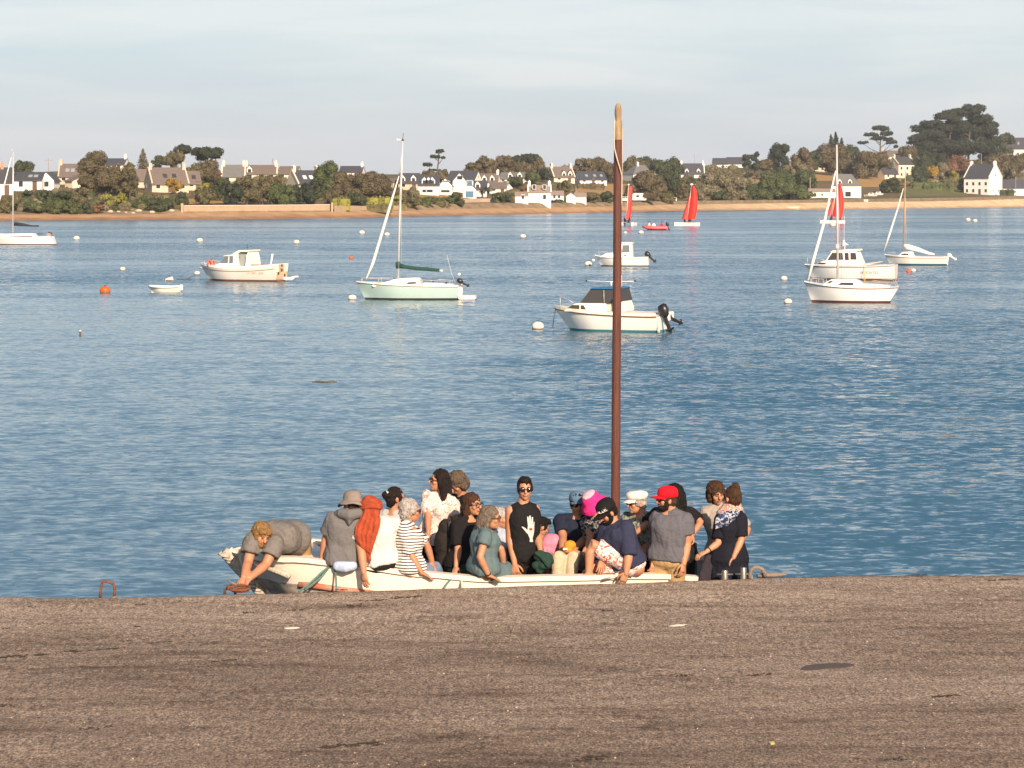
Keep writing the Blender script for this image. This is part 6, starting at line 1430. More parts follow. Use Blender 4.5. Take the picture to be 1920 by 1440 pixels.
def catamaran(label, px_c, py, Lpx, mast_b, mast_t, main_p, jib_p, yaw, crew):
    rt, s = place_boat('catamaran', label, 'catamaran', px_c, py, yaw)
    X = lambda px: (px - px_c) / s; Z = lambda y: (py - y) / s
    l = Lpx / s / 2
    for sd_ in (-1, 1):
        m = MB(); rings = []
        for i in range(13):
            t = i / 12; w = .20 * math.sin(math.pi * min(1, t * 1.1 + .05)) ** .5 + .02 if t < .9 else .15
            x = -l + 2 * l * t; zt = .52 - .06 * t
            rings.append([(x, sd_ * .95 - w, zt), (x, sd_ * .95 + w, zt), (x, sd_ * .95 + w * .8, .12), (x, sd_ * .95, -.08), (x, sd_ * .95 - w * .8, .12)])
        m.loft(rings); m.build('hull', B_WHITE, rt, smooth='auto')
    m = MB(); m.box((-l * .35, -.9, .50), (l * .75, .9, .53)); m.build('trampoline', J_DARK, rt)
    for x in (-l * .35, l * .75): MB().tube([(x, -1, .52), (x, 1, .52)], .05, 6).build('cross_beam', B_ALU, rt)
    m = MB(); m.tube([(X(mast_b[0]), 0, Z(mast_b[1])), (X(mast_t[0]), 0, Z(mast_t[1]))], [.07, .045], 8); mo = m.build('mast', B_ALU, rt, smooth=True)
    m = MB(); m.ell((X(mast_t[0]), 0, Z(mast_t[1])), (.26, .12, .16), 10, 8); m.build('mast_float', B_WHITE, mo, smooth=True)
    def sail(name, luff, leech, m_, belly):
        rows = []
        n = len(luff)
        for (a, b), (c, d) in zip(luff, leech):
            row = []
            for k in range(7):
                f = k / 6; row.append((X(a + (c - a) * f), -belly * math.sin(math.pi * f) - .25 * f, Z(b + (d - b) * f)))
            rows.append(row + [(x, y + .015, z) for x, y, z in reversed(row)])
        mb = MB(); mb.loft(rows); so = mb.build(name, m_, rt, smooth='auto')
        if name == 'mainsail':
            for r_ in rows[1:-1]: MB().tube([(x, y - .012, z) for x, y, z in r_[:7]], .014, 4).build('batten', B_REDJIB, so)
    sail('mainsail', *main_p, B_REDSAIL, .35)
    if jib_p: sail('jib', *jib_p, B_REDJIB, .2)
    for i, (dx, y, lab, col, lean) in enumerate(crew):
        w = rt.matrix_world if False else None
        th = R(yaw); x0 = X(dx); loc = Vector(rt.location) + Vector((x0 * math.cos(th) - y * math.sin(th), x0 * math.sin(th) + y * math.cos(th), .53)); person_blob(loc, lab, .95, col, lean)
def lerp_luff(a, b, n): return [(a[0] + (b[0] - a[0]) * i / n, a[1] + (b[1] - a[1]) * i / n) for i in range(n + 1)]
catamaran('red sailed catamaran beside the red mast, bow pointing right', 1178, 423.4, 20, (1169, 413), (1179.5, 346.5), (lerp_luff((1168, 411), (1179.5, 350), 5), [(1177, 412), (1183, 399), (1185.5, 385), (1186.5, 371), (1186, 359), (1184.5, 350)]), None, 62,
          [(1176, .4, 'sailor in dark clothes under the red sail beside the red mast', J_DARK, -.15), (1170, -.4, 'second dark clothed sailor partly hidden by the red mast', J_DARK, .1)])
catamaran('red sailed catamaran seen side on, right of the pink inflatable', 1288.5, 423.2, 48, (1288, 414), (1297, 346), (lerp_luff((1288.5, 411.5), (1296.5, 348), 5), [(1303.5, 411.5), (1306.5, 398), (1308, 384), (1308, 370), (1306, 358), (1302, 349)]),
          (lerp_luff((1278, 411), (1293, 366), 4), [(1287, 412), (1289, 400), (1290.5, 388), (1292, 376), (1293.5, 366)]), -4, [(1284.5, -.2, 'left sailor crouching under the side on red sail', J_DARK, -.1), (1292, .3, 'right sailor in red crouching under the side on red sail', J_RED, .15)])
catamaran('red sailed catamaran behind the mast of the white sailboat', 1561, 418.8, 45, (1558, 411), (1570, 344), (lerp_luff((1560, 406), (1572, 344), 5), [(1578, 408), (1581, 396), (1582, 382), (1581.5, 368), (1579, 354), (1575, 344)]),
          (lerp_luff((1548, 406.5), (1562, 372), 4), [(1556, 405), (1558, 396), (1560, 388), (1561.5, 380), (1562.5, 372)]), -3, [(1558, -.2, 'sailor in dark clothes below the jib behind the white sailboat mast', J_DARK, .1), (1576, .3, 'sailor in red at the stern behind the white sailboat mast', J_RED, -.1)])
# --- inflatable
rt, s = place_boat('inflatable_boat', 'faded pink red inflatable boat with an outboard between the red sails', 'inflatable boat', 1229, 431.3, -4)
X = lambda px: (px - 1229) / s; Z = lambda y: (431.3 - y) / s
m = MB()
for sd_ in (-1, 1): m.tube([(X(1206), 0, .48), (X(1209), sd_ * .35, .42), (X(1215), sd_ * .7, .34), (X(1230), sd_ * .75, .30), (X(1250), sd_ * .72, .30)], [.16, .22, .25, .25, .22], 10, roundcap=True)
m.build('tube', B_PINKR, rt, smooth=True); m = MB(); m.prism([(X(1207), .35), (X(1216), -.05), (X(1249), -.05), (X(1249), .3), (X(1216), .34)], -.5, .5); m.build('floor', mat('dark_red_floor', (.25, .03, .03), .6), rt)
outboard(rt, X(1251), .62, 20, B_BLACK, .95); m = MB(); m.prism([(X(1221), .2), (X(1223), .75), (X(1226), .95), (X(1229), .75), (X(1230), .2)], -.3, .3); m.build('console', B_WHITE, rt, bevel=.04)
for dx, lab, col in ((1217, 'person in white jacket at the bow of the inflatable', J_WHITE), (1241, 'person in dark red sitting at the stern of the inflatable', J_RED)): person_blob(Vector(rt.location) + Vector((X(dx), 0, .3)), lab, .95, col, .02)
# --- dinghies on the beach and boats laid up ashore
def shore_boat(label, px, py, L, m_, yaw, cabin=False):
    g = ground(px, py); t = thing('beached_boat', label, 'boat', (g.x, g.y, g.z + .12), R(yaw)); fn = hull_fn(L, L * .36, (.62, .48, .5), rake=.3, trw=.85, zk=-.2); hull(t, fn, m_, m_, wl=.1, camber=-.1)
    if cabin: f = tap([(.4, .6), (1.6, .5)]); m = MB(); m.prism([(-.9, .4), (-.4, 1.1), (.9, 1.15), (1.2, .4)], None, None, taper=f); m.build('cabin', m_, t); side_plate(t, 'cabin_window', [(-.4, .75), (-.2, 1.05), (.6, 1.05), (.7, .75)], f, B_WIN)
shore_boat('pale rowing boat lying on the sand at the water edge', 1486, 391.5, 4.0, B_CREAM, -3); shore_boat('white motor boat laid up ashore beside the white dormer house', 1632, 368.5, 4.6, B_WHITE, -10, True)
shore_boat('second white boat laid up ashore left of the sloping bush', 1646, 366.0, 3.6, B_WHITE, -12, True); shore_boat('tiny pale boat on the grass bank above the right beach', 1620, 378.0, 2.6, B_CREAM, 8)
flush()

# --- buoys
def buoy(label, px, py_b, d_px, m_, squash=.8, kind='ball', tilt=0.0):
    w = at_water(px, py_b - .8); s = F_PX / w.y; r = d_px / s / 2
    t = thing('mooring_buoy', label, 'buoy', (w.x, w.y, 0), 0, 'mooring buoys on the bay')
    Mr = Matrix.Rotation(R(tilt), 3, 'Y'); m = MB()
    if kind == 'ball': m.ell((0, 0, r * .45), (r, r, r * squash), 16, 12, M=Mr)
    else: m.tube([Mr @ Vector((-r, 0, 0)) + Vector((0, 0, r * .35)), Mr @ Vector((-r * .9, 0, 0)) + Vector((0, 0, r * .35)), Mr @ Vector((r * .9, 0, 0)) + Vector((0, 0, r * .35)), Mr @ Vector((r, 0, 0)) + Vector((0, 0, r * .35))], [r * .3, r * .5, r * .55, r * .35], 12)
    m.build('float', m_, t, smooth=True)
    m = MB(); z = r * (.45 + squash); m.tube([(-r * .12, 0, z - r * .1), (-r * .14, 0, z + r * .12), (r * .14, 0, z + r * .12), (r * .12, 0, z - r * .1)], r * .07, 5); m.build('ring', M_DARKIRON if 'M_DARKIRON' in globals() else B_BLACK, t)
    m = MB(); m.tube([(0, 0, .01), (0, 0, .06)], r * .93, 16); m.build('weed_band', mat('buoy_weed', (.16, .12, .07), .9, var=.3, vscale=9), t)
for a in [('white buoy on the left near the left edge sailboat', 143.5, 450.5, 12, B_BUOYW), ('white buoy behind the rusty wheelhouse boat, left one', 374.5, 454.5, 12, B_BUOYW), ('white buoy behind the rusty wheelhouse boat, right one', 556, 457.5, 11.5, B_BUOYW), ('small round white buoy left of the wheelhouse boat', 230, 507.5, 10.5, B_BUOYW),
          ('flat white buoy under the bow of the wheelhouse boat', 369.5, 515.5, 11, B_BUOYW), ('white buoy left of the green boat mast, upper pair left', 678.5, 439.5, 11, B_BUOYW), ('white buoy left of the green boat mast, upper pair right', 725.5, 443, 10.5, B_BUOYW), ('lone white buoy in the middle of the bay', 980.5, 446.8, 11.5, B_BUOYW),
          ('white buoy at the bow of the mint sailboat', 660.5, 563, 16, B_BUOYW), ('large white round buoy left of the blue canopied boat', 1008.5, 618, 23, B_BUOYW), ('white buoy at the bow of the small pilot boat', 1103, 499, 14, B_BUOYW), ('white buoy below the inflatable boat', 1202, 439, 10, B_BUOYW),
          ('dirty tan buoy left of the white cruiser', 1470, 526, 13, B_BUOYW), ('white round buoy left of the white sailboat', 1477.5, 570, 15.5, B_BUOYW), ('white buoy under the right hand catamaran', 1561.5, 425, 11, B_BUOYW), ('left of two white buoys at the far right', 1815, 415, 9, B_BUOYW), ('right of two white buoys at the far right', 1828, 417, 9, B_BUOYW), ('white half of the paired buoys by the wooden masted sailboat', 1712.5, 510.5, 10, B_BUOYW),
          ('white buoy half behind the red mast near the red sail', 1172.5, 439, 7, B_BUOYW)]:
    buoy(*a)
buoy('big orange buoy left of the little dinghy', 197, 550, 20.5, B_ORANGE, .78); buoy('tiny orange red buoy left of the mint sailboat', 658, 486, 8, B_ORANGE, .8); buoy('orange half of the paired buoys by the wooden masted sailboat', 1703.5, 511.5, 8.5, B_ORANGE, 1.0)
buoy('tilted white cylinder buoy behind the little dinghy', 317.5, 527.5, 15, B_BUOYW, .8, 'can', -14)
w = at_water(150, 629); t = thing('marker_stake', 'tiny brown and white stake standing in the water at left', 'marker stake', (w.x, w.y, 0)); MB().tube([(0, 0, -.2), (.01, 0, .14)], .035, 6).build('stake', B_RUB, t); MB().ell((.01, 0, .16), (.04, .04, .035), 8, 6).build('stake_top', B_BUOYW, t, smooth=True)
M_WEEDW = mat('floating_weed', (.10, .085, .065), .8, var=.3, vscale=8)
for px, py, w_, lab in ((608, 717, 30, 'dark strip of floating weed in the middle left of the bay'), (345, 524.5, 22, 'dark floating branch beside the tilted buoy')):
    c = at_water(px, py); s = F_PX / c.y; m = MB()
    for k in range(7): a = w_ / s * (k / 6 - .5); m.tube([(a - .1, .05 * math.sin(k * 2), .0), (a, .1 * math.cos(k), .025), (a + .12, 0, .0)], .022, 5)
    if px == 345: m.tube([(.1, 0, .0), (.35, 0, .12), (.6, .05, .30)], [.03, .02, .01], 5)
    o = m.build('floating_weed', M_WEEDW, smooth=True); o.location = (c.x, c.y, .0); props(o, lab, 'seaweed')
# ================================================================== THE OPEN BOAT BESIDE THE QUAY
M_CREAM = mat('cream_boat_paint', (.80, .70, .58), .45, var=.10, vscale=5, bump=.15, bscale=40, col2=(.70, .60, .50))
M_WEATHER = mat('weathered_hull_wood', (.54, .47, .39), .85, col2=(.26, .215, .18), vscale=7, bump=.5, bscale=50, stretch=(1, 1, 4))
M_REDSTRAKE = mat('flaking_red_paint', (.46, .07, .028), .6, col2=(.42, .30, .22), vscale=9, bump=.3)
M_MAST = mat('red_brown_mast_varnish', (.060, .018, .011), .45, col2=(.150, .047, .028), vscale=8, bump=.4, bscale=30, stretch=(9, 9, .30))
M_MASTHEAD = mat('bare_weathered_wood', (.21, .125, .060), .8, col2=(.40, .30, .185), vscale=9, bump=.5, bscale=40, stretch=(3, 3, .5))
M_ROPE = mat('old_cream_rope', (.62, .54, .44), .9, var=.2, vscale=60, bump=.6, bscale=200)
M_GREENROPE = mat('green_rope', (.11, .22, .19), .9, var=.3, vscale=60, bump=.6, bscale=200)
M_GREYROPE = mat('grey_rope_fender', (.54, .46, .38), .95, var=.35, vscale=30, bump=.9, bscale=90)
M_BOATIN = mat('boat_inside_paint', (.66, .60, .53), .6, col2=(.46, .42, .37), vscale=6, bump=.2)
M_GREYBOARD = mat('grey_board', (.30, .28, .26), .8, col2=(.20, .19, .18), vscale=9, bump=.3, stretch=(1, 1, 5))
M_STEEL = mat('dull_steel', (.30, .28, .25), .42, metal=.85, var=.2, vscale=20)
M_RUST = mat('rusted_iron', (.25, .085, .035), .9, col2=(.12, .045, .025), vscale=22, bump=.8, bscale=70)
M_DARKIRON = mat('dark_worn_iron', (.17, .13, .105), .8, col2=(.26, .20, .15), vscale=18, bump=.6, bscale=70)

FB_ANG = R(10.5)
FB_O = Vector((-2.83, 25.45, 0))
FB_L = 5.34
ferry = thing('open_boat', 'long open cream wooden boat crowded with passengers, moored along the quay', 'boat', FB_O, FB_ANG)
def fb_interp(t, pts):
    for (a, x), (b, y) in zip(pts, pts[1:]):
        if t <= b:
            s = (t - a) / (b - a); s = s * s * (3 - 2 * s) * .5 + s * .5; return x + (y - x) * s
    return pts[-1][1]
FB_B = [(0, .30), (.025, .52), (.07, .67), (.14, .79), (.27, .92), (.42, 1.0), (.65, 1.0), (.85, .88), (1, .70)]
FB_Z = [(0, 1.235), (.1, 1.24), (.2, 1.185), (.33, 1.09), (.46, 1.025), (.72, 1.01), (.82, .985), (.9, .93), (1, .92)]
def fb_pt(t, f, off=0.0):
    """f: 0 at the gunwale .. 1 at the keel; half breadth, height and forward rake"""
    b = fb_interp(t, FB_B); zs = fb_interp(t, FB_Z); zk = -.25 + .5 * max(0, 1 - t / .16) ** 2
    z = zs + (zk - zs) * f
    y = b * max(0.0, 1 - f ** (2.6 - 1.2 * max(0, 1 - t / .3))) ** .62
    x = t * FB_L + .82 * max(0, 1 - t / .35) ** 2 * max(0, f) ** .9
    return x, max(0.012, y - off), z
def fb_f(t, drop):
    return drop / (fb_interp(t, FB_Z) - (-.25 + .5 * max(0, 1 - t / .16) ** 2))
def fb_shell(f0, f1, n, off, mi, mb, sides=(-1, 1), d0=None, d1=None):
    ts = [i / 44 for i in range(45)]
    for sd_ in sides:
        rings = []
        for t in ts:
            if d0 is not None: f0 = fb_f(t, d0)
            if d1 is not None: f1 = fb_f(t, d1)
            rings.append([(lambda q: (q[0], sd_ * q[1], q[2]))(fb_pt(t, f0 + (f1 - f0) * j / n, off)) for j in range(n + 1)])
        mb.loft(rings, mi, closed=False)
    if sides == (-1, 1) and off < .02:       # the bluff bow between the two sides, slightly rounded
        t0 = 0.0; a0 = fb_f(0, d0) if d0 is not None else f0; a1 = fb_f(0, d1) if d1 is not None else f1
        cols_ = []
        for j in range(n + 1):
            q = fb_pt(0, a0 + (a1 - a0) * j / n, off); cols_.append([(q[0] - .13 * (1 - s * s) * min(1, q[1] / .25), s * q[1], q[2]) for s in (-1, -.75, -.4, 0, .4, .75, 1)])
        mb.loft(cols_, mi, closed=False)
m_ = MB(); fb_shell(0, .185, 3, 0, 0, m_, d1=.27); m_.build('topside', M_CREAM, ferry, smooth=True)
m_ = MB(); fb_shell(.185, 1, 9, 0.004, 0, m_, d0=.27)
tr = [fb_pt(1, f / 10) for f in range(11)]
m_.add([(q[0], q[1], q[2]) for q in tr] + [(q[0], -q[1], q[2]) for q in reversed(tr)], [tuple(range(22))])
m_.build('lower_hull', M_WEATHER, ferry, smooth='auto')
m_ = MB(); fb_shell(.0, .70, 5, .05, 0, m_); m_.build('inner_lining', M_BOATIN, ferry, smooth=True)
for sd_ in (-1, 1):
    m_ = MB()
    pts = [fb_pt(i / 40, fb_f(i / 40, .275)) for i in range(3, 41)]
    m_.tube([(q[0], sd_ * (q[1] + .012), q[2]) for q in pts], .026, 6, flat=(1.25, .7)); m_.build('rubbing_strake', M_REDSTRAKE, ferry, smooth=True)
    m_ = MB(); rings = []
    for i in range(45):
        q = fb_pt(i / 44, 0); p2 = fb_pt(min(1, i / 44 + .01), 0)
        y0, y1 = q[1] + .035, q[1] - .085
        z = q[2]; wob = .004 * noise.noise(Vector((i * .7, sd_, 0)))
        rings.append([(q[0], sd_ * y0, z - .03), (q[0], sd_ * y0, z + .018 + wob), (q[0], sd_ * max(.0, y1), z + .022 + wob), (q[0], sd_ * max(0, y1), z - .03)])
    m_.loft(rings); m_.build('gunwale', M_CREAM, ferry, smooth='auto')
# floor, thwarts, foredeck, stem
m_ = MB(); rings = []
for i in range(2, 45):
    q = fb_pt(i / 44, .70); rings.append([(q[0], -q[1] + .03, .30), (q[0], q[1] - .03, .30)])
m_.loft(rings, closed=False); m_.build('floorboards', M_GREYBOARD, ferry)
for t in (.30, .47, .66, .83):
    b = fb_pt(t, .28)[1]; x = t * FB_L
    MB().box((x - .14, -b + .02, .70), (x + .14, b - .02, .74)).build('thwart', M_BOATIN, ferry, bevel=.008)
m_ = MB(); rings = []
for i in range(0, 8):
    q = fb_pt(i / 44, .0); rings.append([(q[0], -q[1] + .02, q[2] - .03), (q[0], 0, q[2] + .0), (q[0], q[1] - .02, q[2] - .03)])
m_.loft(rings, closed=False); m_.build('foredeck', M_CREAM, ferry)
m_ = MB(); m_.tube([(fb_pt(0, f)[0] - .03 - .13 * min(1, fb_pt(0, f)[1] / .25), 0, fb_pt(0, f)[2]) for f in (0, .08, .2, .35, .55, .8, 1)], .05, 8, flat=(1.2, .8)); m_.build('stem', M_CREAM, ferry, smooth=True)
m_ = MB(); m_.box((-.01, -.10, 1.10), (.17, .10, 1.335)); m_.build('bow_post', M_CREAM, ferry, bevel=.03, smooth='auto')
for dx in (.05, .10):
    MB().tube([(dx, -.02, 1.33), (dx, -.02, 1.395)], .014, 8).build('bow_pin', M_STEEL, ferry, smooth=True)
m_ = MB()
fs = [0, .06, .13, .20, .28, .36, .44, .50]       # old rope fender following the stem, with a few wraps
m_.tube([(fb_pt(0, f)[0] - .075 - .13 * min(1, fb_pt(0, f)[1] / .25), .01 * math.sin(f * 40), fb_pt(0, f)[2]) for f in fs], [.05, .07, .075, .075, .07, .07, .06, .04], 10)
for k in range(12):
    q0 = fb_pt(0, .03 + k * .037); z = q0[2]; x = q0[0] - .075 - .13 * min(1, q0[1] / .25)
    m_.tube([(x + .02, -.075, z - .02), (x - .055, -.045, z - .008), (x - .078, 0, z), (x - .055, .045, z + .008), (x + .02, .075, z + .02)], .016, 6)
for sd_ in (-1, 1): m_.tube([(fb_pt(t, .05 + 1.2 * t)[0] - .03, sd_ * (fb_pt(t, .05 + 1.2 * t)[1] + .035), fb_pt(t, .05 + 1.2 * t)[2]) for t in (0, .012, .025, .04, .055, .07)], .030, 7)
m_.build('bow_rope_fender', M_GREYROPE, ferry, smooth=True)
m_ = MB(); m_.tube([(.19, -.11, 1.30), (.10, -.15, 1.26), (.0, -.24, 1.255), (-.06, -.32, 1.22), (-.03, -.36, 1.12)], .016, 6)
m_.build('bow_rope', M_ROPE, ferry, smooth=True)
# transom board and engine well at the stern
m_ = MB(); m_.box((4.93, .30, .32), (5.01, .62, 1.14)); m_.build('bulkhead', M_GREYBOARD, ferry, bevel=.006)
# mooring lines tied over the gunwale
def line(pts, r, m, name='mooring_line', parent=ferry):
    return MB().tube(pts, r, 6).build(name, m, parent, world=True, smooth=True)
def flocal(w):
    v = Vector(w) - FB_O; c, s = math.cos(FB_ANG), math.sin(FB_ANG)
    return Vector((v.x * c + v.y * s, -v.x * s + v.y * c, v.z))
def fl(px, py, D): return flocal(P(px, py, D))
for pts in ([(617, 1062, 24.80), (603, 1073, 24.72), (585, 1090, 24.66), (560, 1110, 24.54)], [(616, 1065, 24.78), (600, 1084, 24.70), (572, 1106, 24.56)],
            [(628, 1068, 24.78), (630, 1085, 24.72), (631, 1108, 24.58)], [(860, 1079, 25.0), (848, 1083, 24.86), (838, 1094, 24.80), (832, 1104, 24.66)]):
    MB().tube([fl(*p) for p in pts], .011, 6).build('mooring_line', M_GREENROPE, ferry, smooth=True)
MB().tube([fl(866, 1078, 25.03), fl(865, 1084, 24.90), fl(867, 1103, 24.72)], .014, 6).build('mooring_line', M_ROPE, ferry, smooth=True)
m_ = MB()
for k in range(5): m_.ell(fl(859 + 2.6 * (k % 3), 1079 + 1.6 * (k // 2), 24.96), (.03, .03, .022), 8, 6)
m_.build('rope_knot', M_GREENROPE, ferry, smooth=True)
# mast: lower end on the floor, head bare wood, halyard
mb_, mt_ = P(1152.5, 1180, 25.95), P(1159, 193, 25.95)
mb_.z = .3
m_ = MB(); pts = []; rad = []
for i in range(24):
    s = i / 23; p = fl(1152.5 + (1158.8 - 1152.5) * ((1180 - (1172 - s * (1172 - 262))) / 918), 1172 - s * (1172 - 262), 25.95)
    p.x += .004 * noise.noise(Vector((s * 5, 0, 2))); pts.append(p); rad.append(.052 - .007 * s)
m_.tube(pts, rad, 14); mast_o = m_.build('mast', M_MAST, ferry, smooth='auto')
m_ = MB()
hp = [(1158.9, 262, .0465), (1158.9, 245, .046), (1159, 228, .044), (1159.4, 224, .034), (1159.2, 220, .034), (1159, 215, .039), (1159, 204, .037), (1159, 197, .028), (1159, 193.3, .010)]
m_.tube([fl(a, b, 25.95) for a, b, _ in hp], [r for _, _, r in hp], 14); m_.build('mast_head', M_MASTHEAD, mast_o, smooth='auto')
m_ = MB(); m_.tube([fl(1152.5, 225, 25.90), fl(1151.3, 262, 25.90), fl(1152.0, 278, 25.88), fl(1157, 298, 25.885), fl(1163, 318, 25.88), fl(1166, 330, 25.90), fl(1165.6, 380, 25.94), fl(1161, 440, 26.02), fl(1158, 700, 26.02), fl(1156, 1000, 26.02), fl(1155, 1075, 26.03)], .0075, 6)
m_.build('halyard', M_ROPE, mast_o, smooth=True)
m_ = MB(); m_.tube([fl(1166.5, 240, 25.95), fl(1166.8, 330, 25.95)], .006, 6); m_.build('halyard', M_ROPE, mast_o, smooth=True)
# cross bar and fitting at the mast foot
m_ = MB(); m_.tube([fl(1126, 1077, 25.2), fl(1178, 1075.5, 25.2)], .013, 8); m_.ell(fl(1152, 1080, 25.2), (.04, .03, .03), 8, 6); m_.tube([fl(1128, 1088, 25.1), fl(1150, 1083, 25.15), fl(1166, 1085, 25.15)], .014, 6)
m_.build('belaying_bar', M_STEEL, ferry, smooth=True)
def stripe_mat():
    m = mat('cloth_breton_stripe', (.78, .73, .68), .9, bump=.4, bscale=26, spec=.2); t, b = nodes_of(m); N = t.nodes.new; L = t.links.new
    tcn = N('ShaderNodeTexCoord'); sp = N('ShaderNodeSeparateXYZ'); L(tcn.outputs['Object'], sp.inputs[0])
    nzz = N('ShaderNodeTexNoise'); nzz.inputs['Scale'].default_value = 5; L(tcn.outputs['Object'], nzz.inputs['Vector'])
    a = N('ShaderNodeMath'); a.operation = 'MULTIPLY_ADD'; L(nzz.outputs['Fac'], a.inputs[0]); a.inputs[1].default_value = .035; L(sp.outputs['Z'], a.inputs[2])
    d = N('ShaderNodeMath'); d.operation = 'MULTIPLY'; d.inputs[1].default_value = 1 / .030; L(a.outputs[0], d.inputs[0])
    f = N('ShaderNodeMath'); f.operation = 'FRACT'; L(d.outputs[0], f.inputs[0])
    g = N('ShaderNodeMath'); g.operation = 'LESS_THAN'; g.inputs[1].default_value = .40; L(f.outputs[0], g.inputs[0])
    mx_ = N('ShaderNodeMix'); mx_.data_type = 'RGBA'; L(g.outputs[0], mx_.inputs['Factor'])
    mx_.inputs['A'].default_value = (.78, .72, .66, 1); mx_.inputs['B'].default_value = (.035, .033, .05, 1); L(mx_.outputs['Result'], b.inputs['Base Color']); return m
def print_mat(name, cols, scale, det=2):
    """a printed fabric: several colours through a noise ramp"""
    m = mat('cloth_' + name, cols[0], .9, bump=.4, bscale=26, spec=.2); t, b = nodes_of(m); N = t.nodes.new; L = t.links.new
    tcn = N('ShaderNodeTexCoord'); n = N('ShaderNodeTexNoise'); n.inputs['Scale'].default_value = scale; n.inputs['Detail'].default_value = det; n.inputs['Distortion'].default_value = .8
    L(tcn.outputs['Object'], n.inputs['Vector']); r_ = N('ShaderNodeValToRGB'); r_.color_ramp.interpolation = 'CONSTANT'
    e = r_.color_ramp.elements; k = len(cols)
    e[0].position = 0; e[0].color = (*cols[0], 1); e[1].position = .35 + .3 * (k - 1) / k; e[1].color = (*cols[-1], 1)
    for i in range(1, k - 1): q = e.new(.35 + .3 * i / k); q.color = (*cols[i], 1)
    L(n.outputs['Fac'], r_.inputs[0]); L(r_.outputs[0], b.inputs['Base Color']); return m
C_GREYT = cloth('grey_brown', (.165, .150, .138)); C_HOOD = cloth('hoodie', (.125, .120, .122), (.165, .158, .158), 90)
C_WHITE = cloth('white', (.60, .555, .53)); C_ORANGE = cloth('rust_orange', (.40, .075, .030), (.27, .045, .02), 22)
C_PALEGREY = cloth('pale_grey', (.46, .43, .41)); C_BLACK = cloth('black', (.012, .011, .012)); C_NAVY = cloth('navy', (.016, .020, .040))
C_DKNAVY = cloth('dark_navy', (.010, .011, .019)); C_TEAL = cloth('teal_grey', (.115, .165, .175), (.09, .135, .145), 60)
C_JEANS = cloth('pale_denim', (.19, .25, .36), (.14, .19, .29), 40); C_KHAKI = cloth('khaki', (.36, .235, .115)); C_BEIGE = cloth('beige', (.50, .40, .28))
C_HENLEY = cloth('navy_henley', (.034, .038, .076), (.024, .028, .058), 50); C_SLATE = cloth('slate_grey', (.096, .094, .110), (.125, .122, .138), 60)
C_YELLOW = cloth('yellow', (.72, .50, .06)); C_PINK = cloth('pink', (.62, .22, .32)); C_LBLUE = cloth('light_blue', (.42, .50, .66))
C_SHIRTBLUE = cloth('pale_blue', (.36, .40, .48)); C_GREEN = cloth('bottle_green', (.020, .048, .034)); C_TAUPE = cloth('taupe', (.33, .28, .24))
C_STRIPE = stripe_mat(); C_FLORAL = print_mat('floral_blouse', [(.36, .25, .22), (.74, .66, .60), (.74, .66, .60), (.52, .40, .36), (.72, .64, .58)], 26)
C_CAMO = print_mat('leaf_shirt', [(.09, .11, .08), (.24, .25, .19), (.34, .33, .27), (.13, .16, .13)], 18)
C_SHORTS = print_mat('red_white_shorts', [(.45, .08, .07), (.74, .66, .62), (.74, .66, .62), (.50, .14, .12), (.74, .66, .62)], 20)
C_DARKFLORAL = print_mat('dark_floral', [(.02, .02, .025), (.05, .05, .06), (.30, .28, .26), (.02, .02, .025)], 24)
H_BLOND = hairm('blond', (.19, .105, .040)); H_DARK = hairm('dark', (.012, .008, .007)); H_BLACK = hairm('black', (.007, .006, .006)); H_BROWN = hairm('brown', (.045, .022, .012))
H_GREY = hairm('grey', (.30, .27, .25)); H_GREYBR = hairm('grey_brown', (.115, .088, .066)); H_AUBURN = hairm('auburn', (.048, .022, .012)); H_MIX = hairm('greying_brown', (.085, .060, .042))

PX = {}
PX['bent'] = person('blond man in grey T-shirt bending over the bow, both hands on the rusty ring', 24.75, (489, 1003, -.05), (505, 1008, .12), (549, 1006, .50),
    yaw=-40, hyaw=36, hpitch=22, hroll=-10, wide=1.18, tone=1.0, ra=((465, 1055, -.12), (457, 1081, -.36)), la=((499, 1058, -.10), (470, 1083, -.33)), rs=(475, 1010, -.02), ls=(517, 1017, 0.0),
    rhand=(449, 1096, -.45), lhand=(453, 1098, -.45), hand_n=(-.2, -.6, 1), curl=.7, rl=((552, 1052, .52), (586, 1062, .75)), ll=((568, 1048, .60), (594, 1056, .85)),
    top=C_GREYT, sleeve=.62, hem=-.07, bottom=C_KHAKI, bot='shorts', loose=.034, hairspec=('shaggy', H_BLOND), beardm=H_BLOND, lyaw=60)
PX['hood'] = person('person in grey hoodie and bucket hat sitting on the gunwale, back turned', 24.86, (660, 944, .03), (653, 958, .02), (646, 1051, .02),
    ls=(627, 973, 0), yaw=178, hyaw=-140, hpitch=4, tone=.95, wide=1.06, ra=((668, 1010, .2), (672, 1050, .35)), la=((612, 1008, .05), (604, 1048, .06)), lhand=(602, 1063, .06),
    top=C_HOOD, sleeve=.80, hem=-.08, bottom=C_DKNAVY, loose=.030, hairspec=('short', H_BROWN))
PX['scarfhead'] = person('person in white T-shirt with a rust orange headscarf falling down the back', 24.84, (692, 952, .0), (703, 974, .02), (713, 1057, .05),
    yaw=176, hyaw=-128, hpitch=2, tone=.98, wide=1.02, la=((678, 1036, -.14), (682, 1072, -.20)), lhand=(685, 1096, -.22), ra=((742, 1020, .25), (748, 1050, .4)),
    top=C_WHITE, sleeve=.5, hem=-.06, bottom=C_BLACK, loose=.022, hairspec=(None, H_DARK), hand_n=(-.6, -.8, 0), curl=.3)
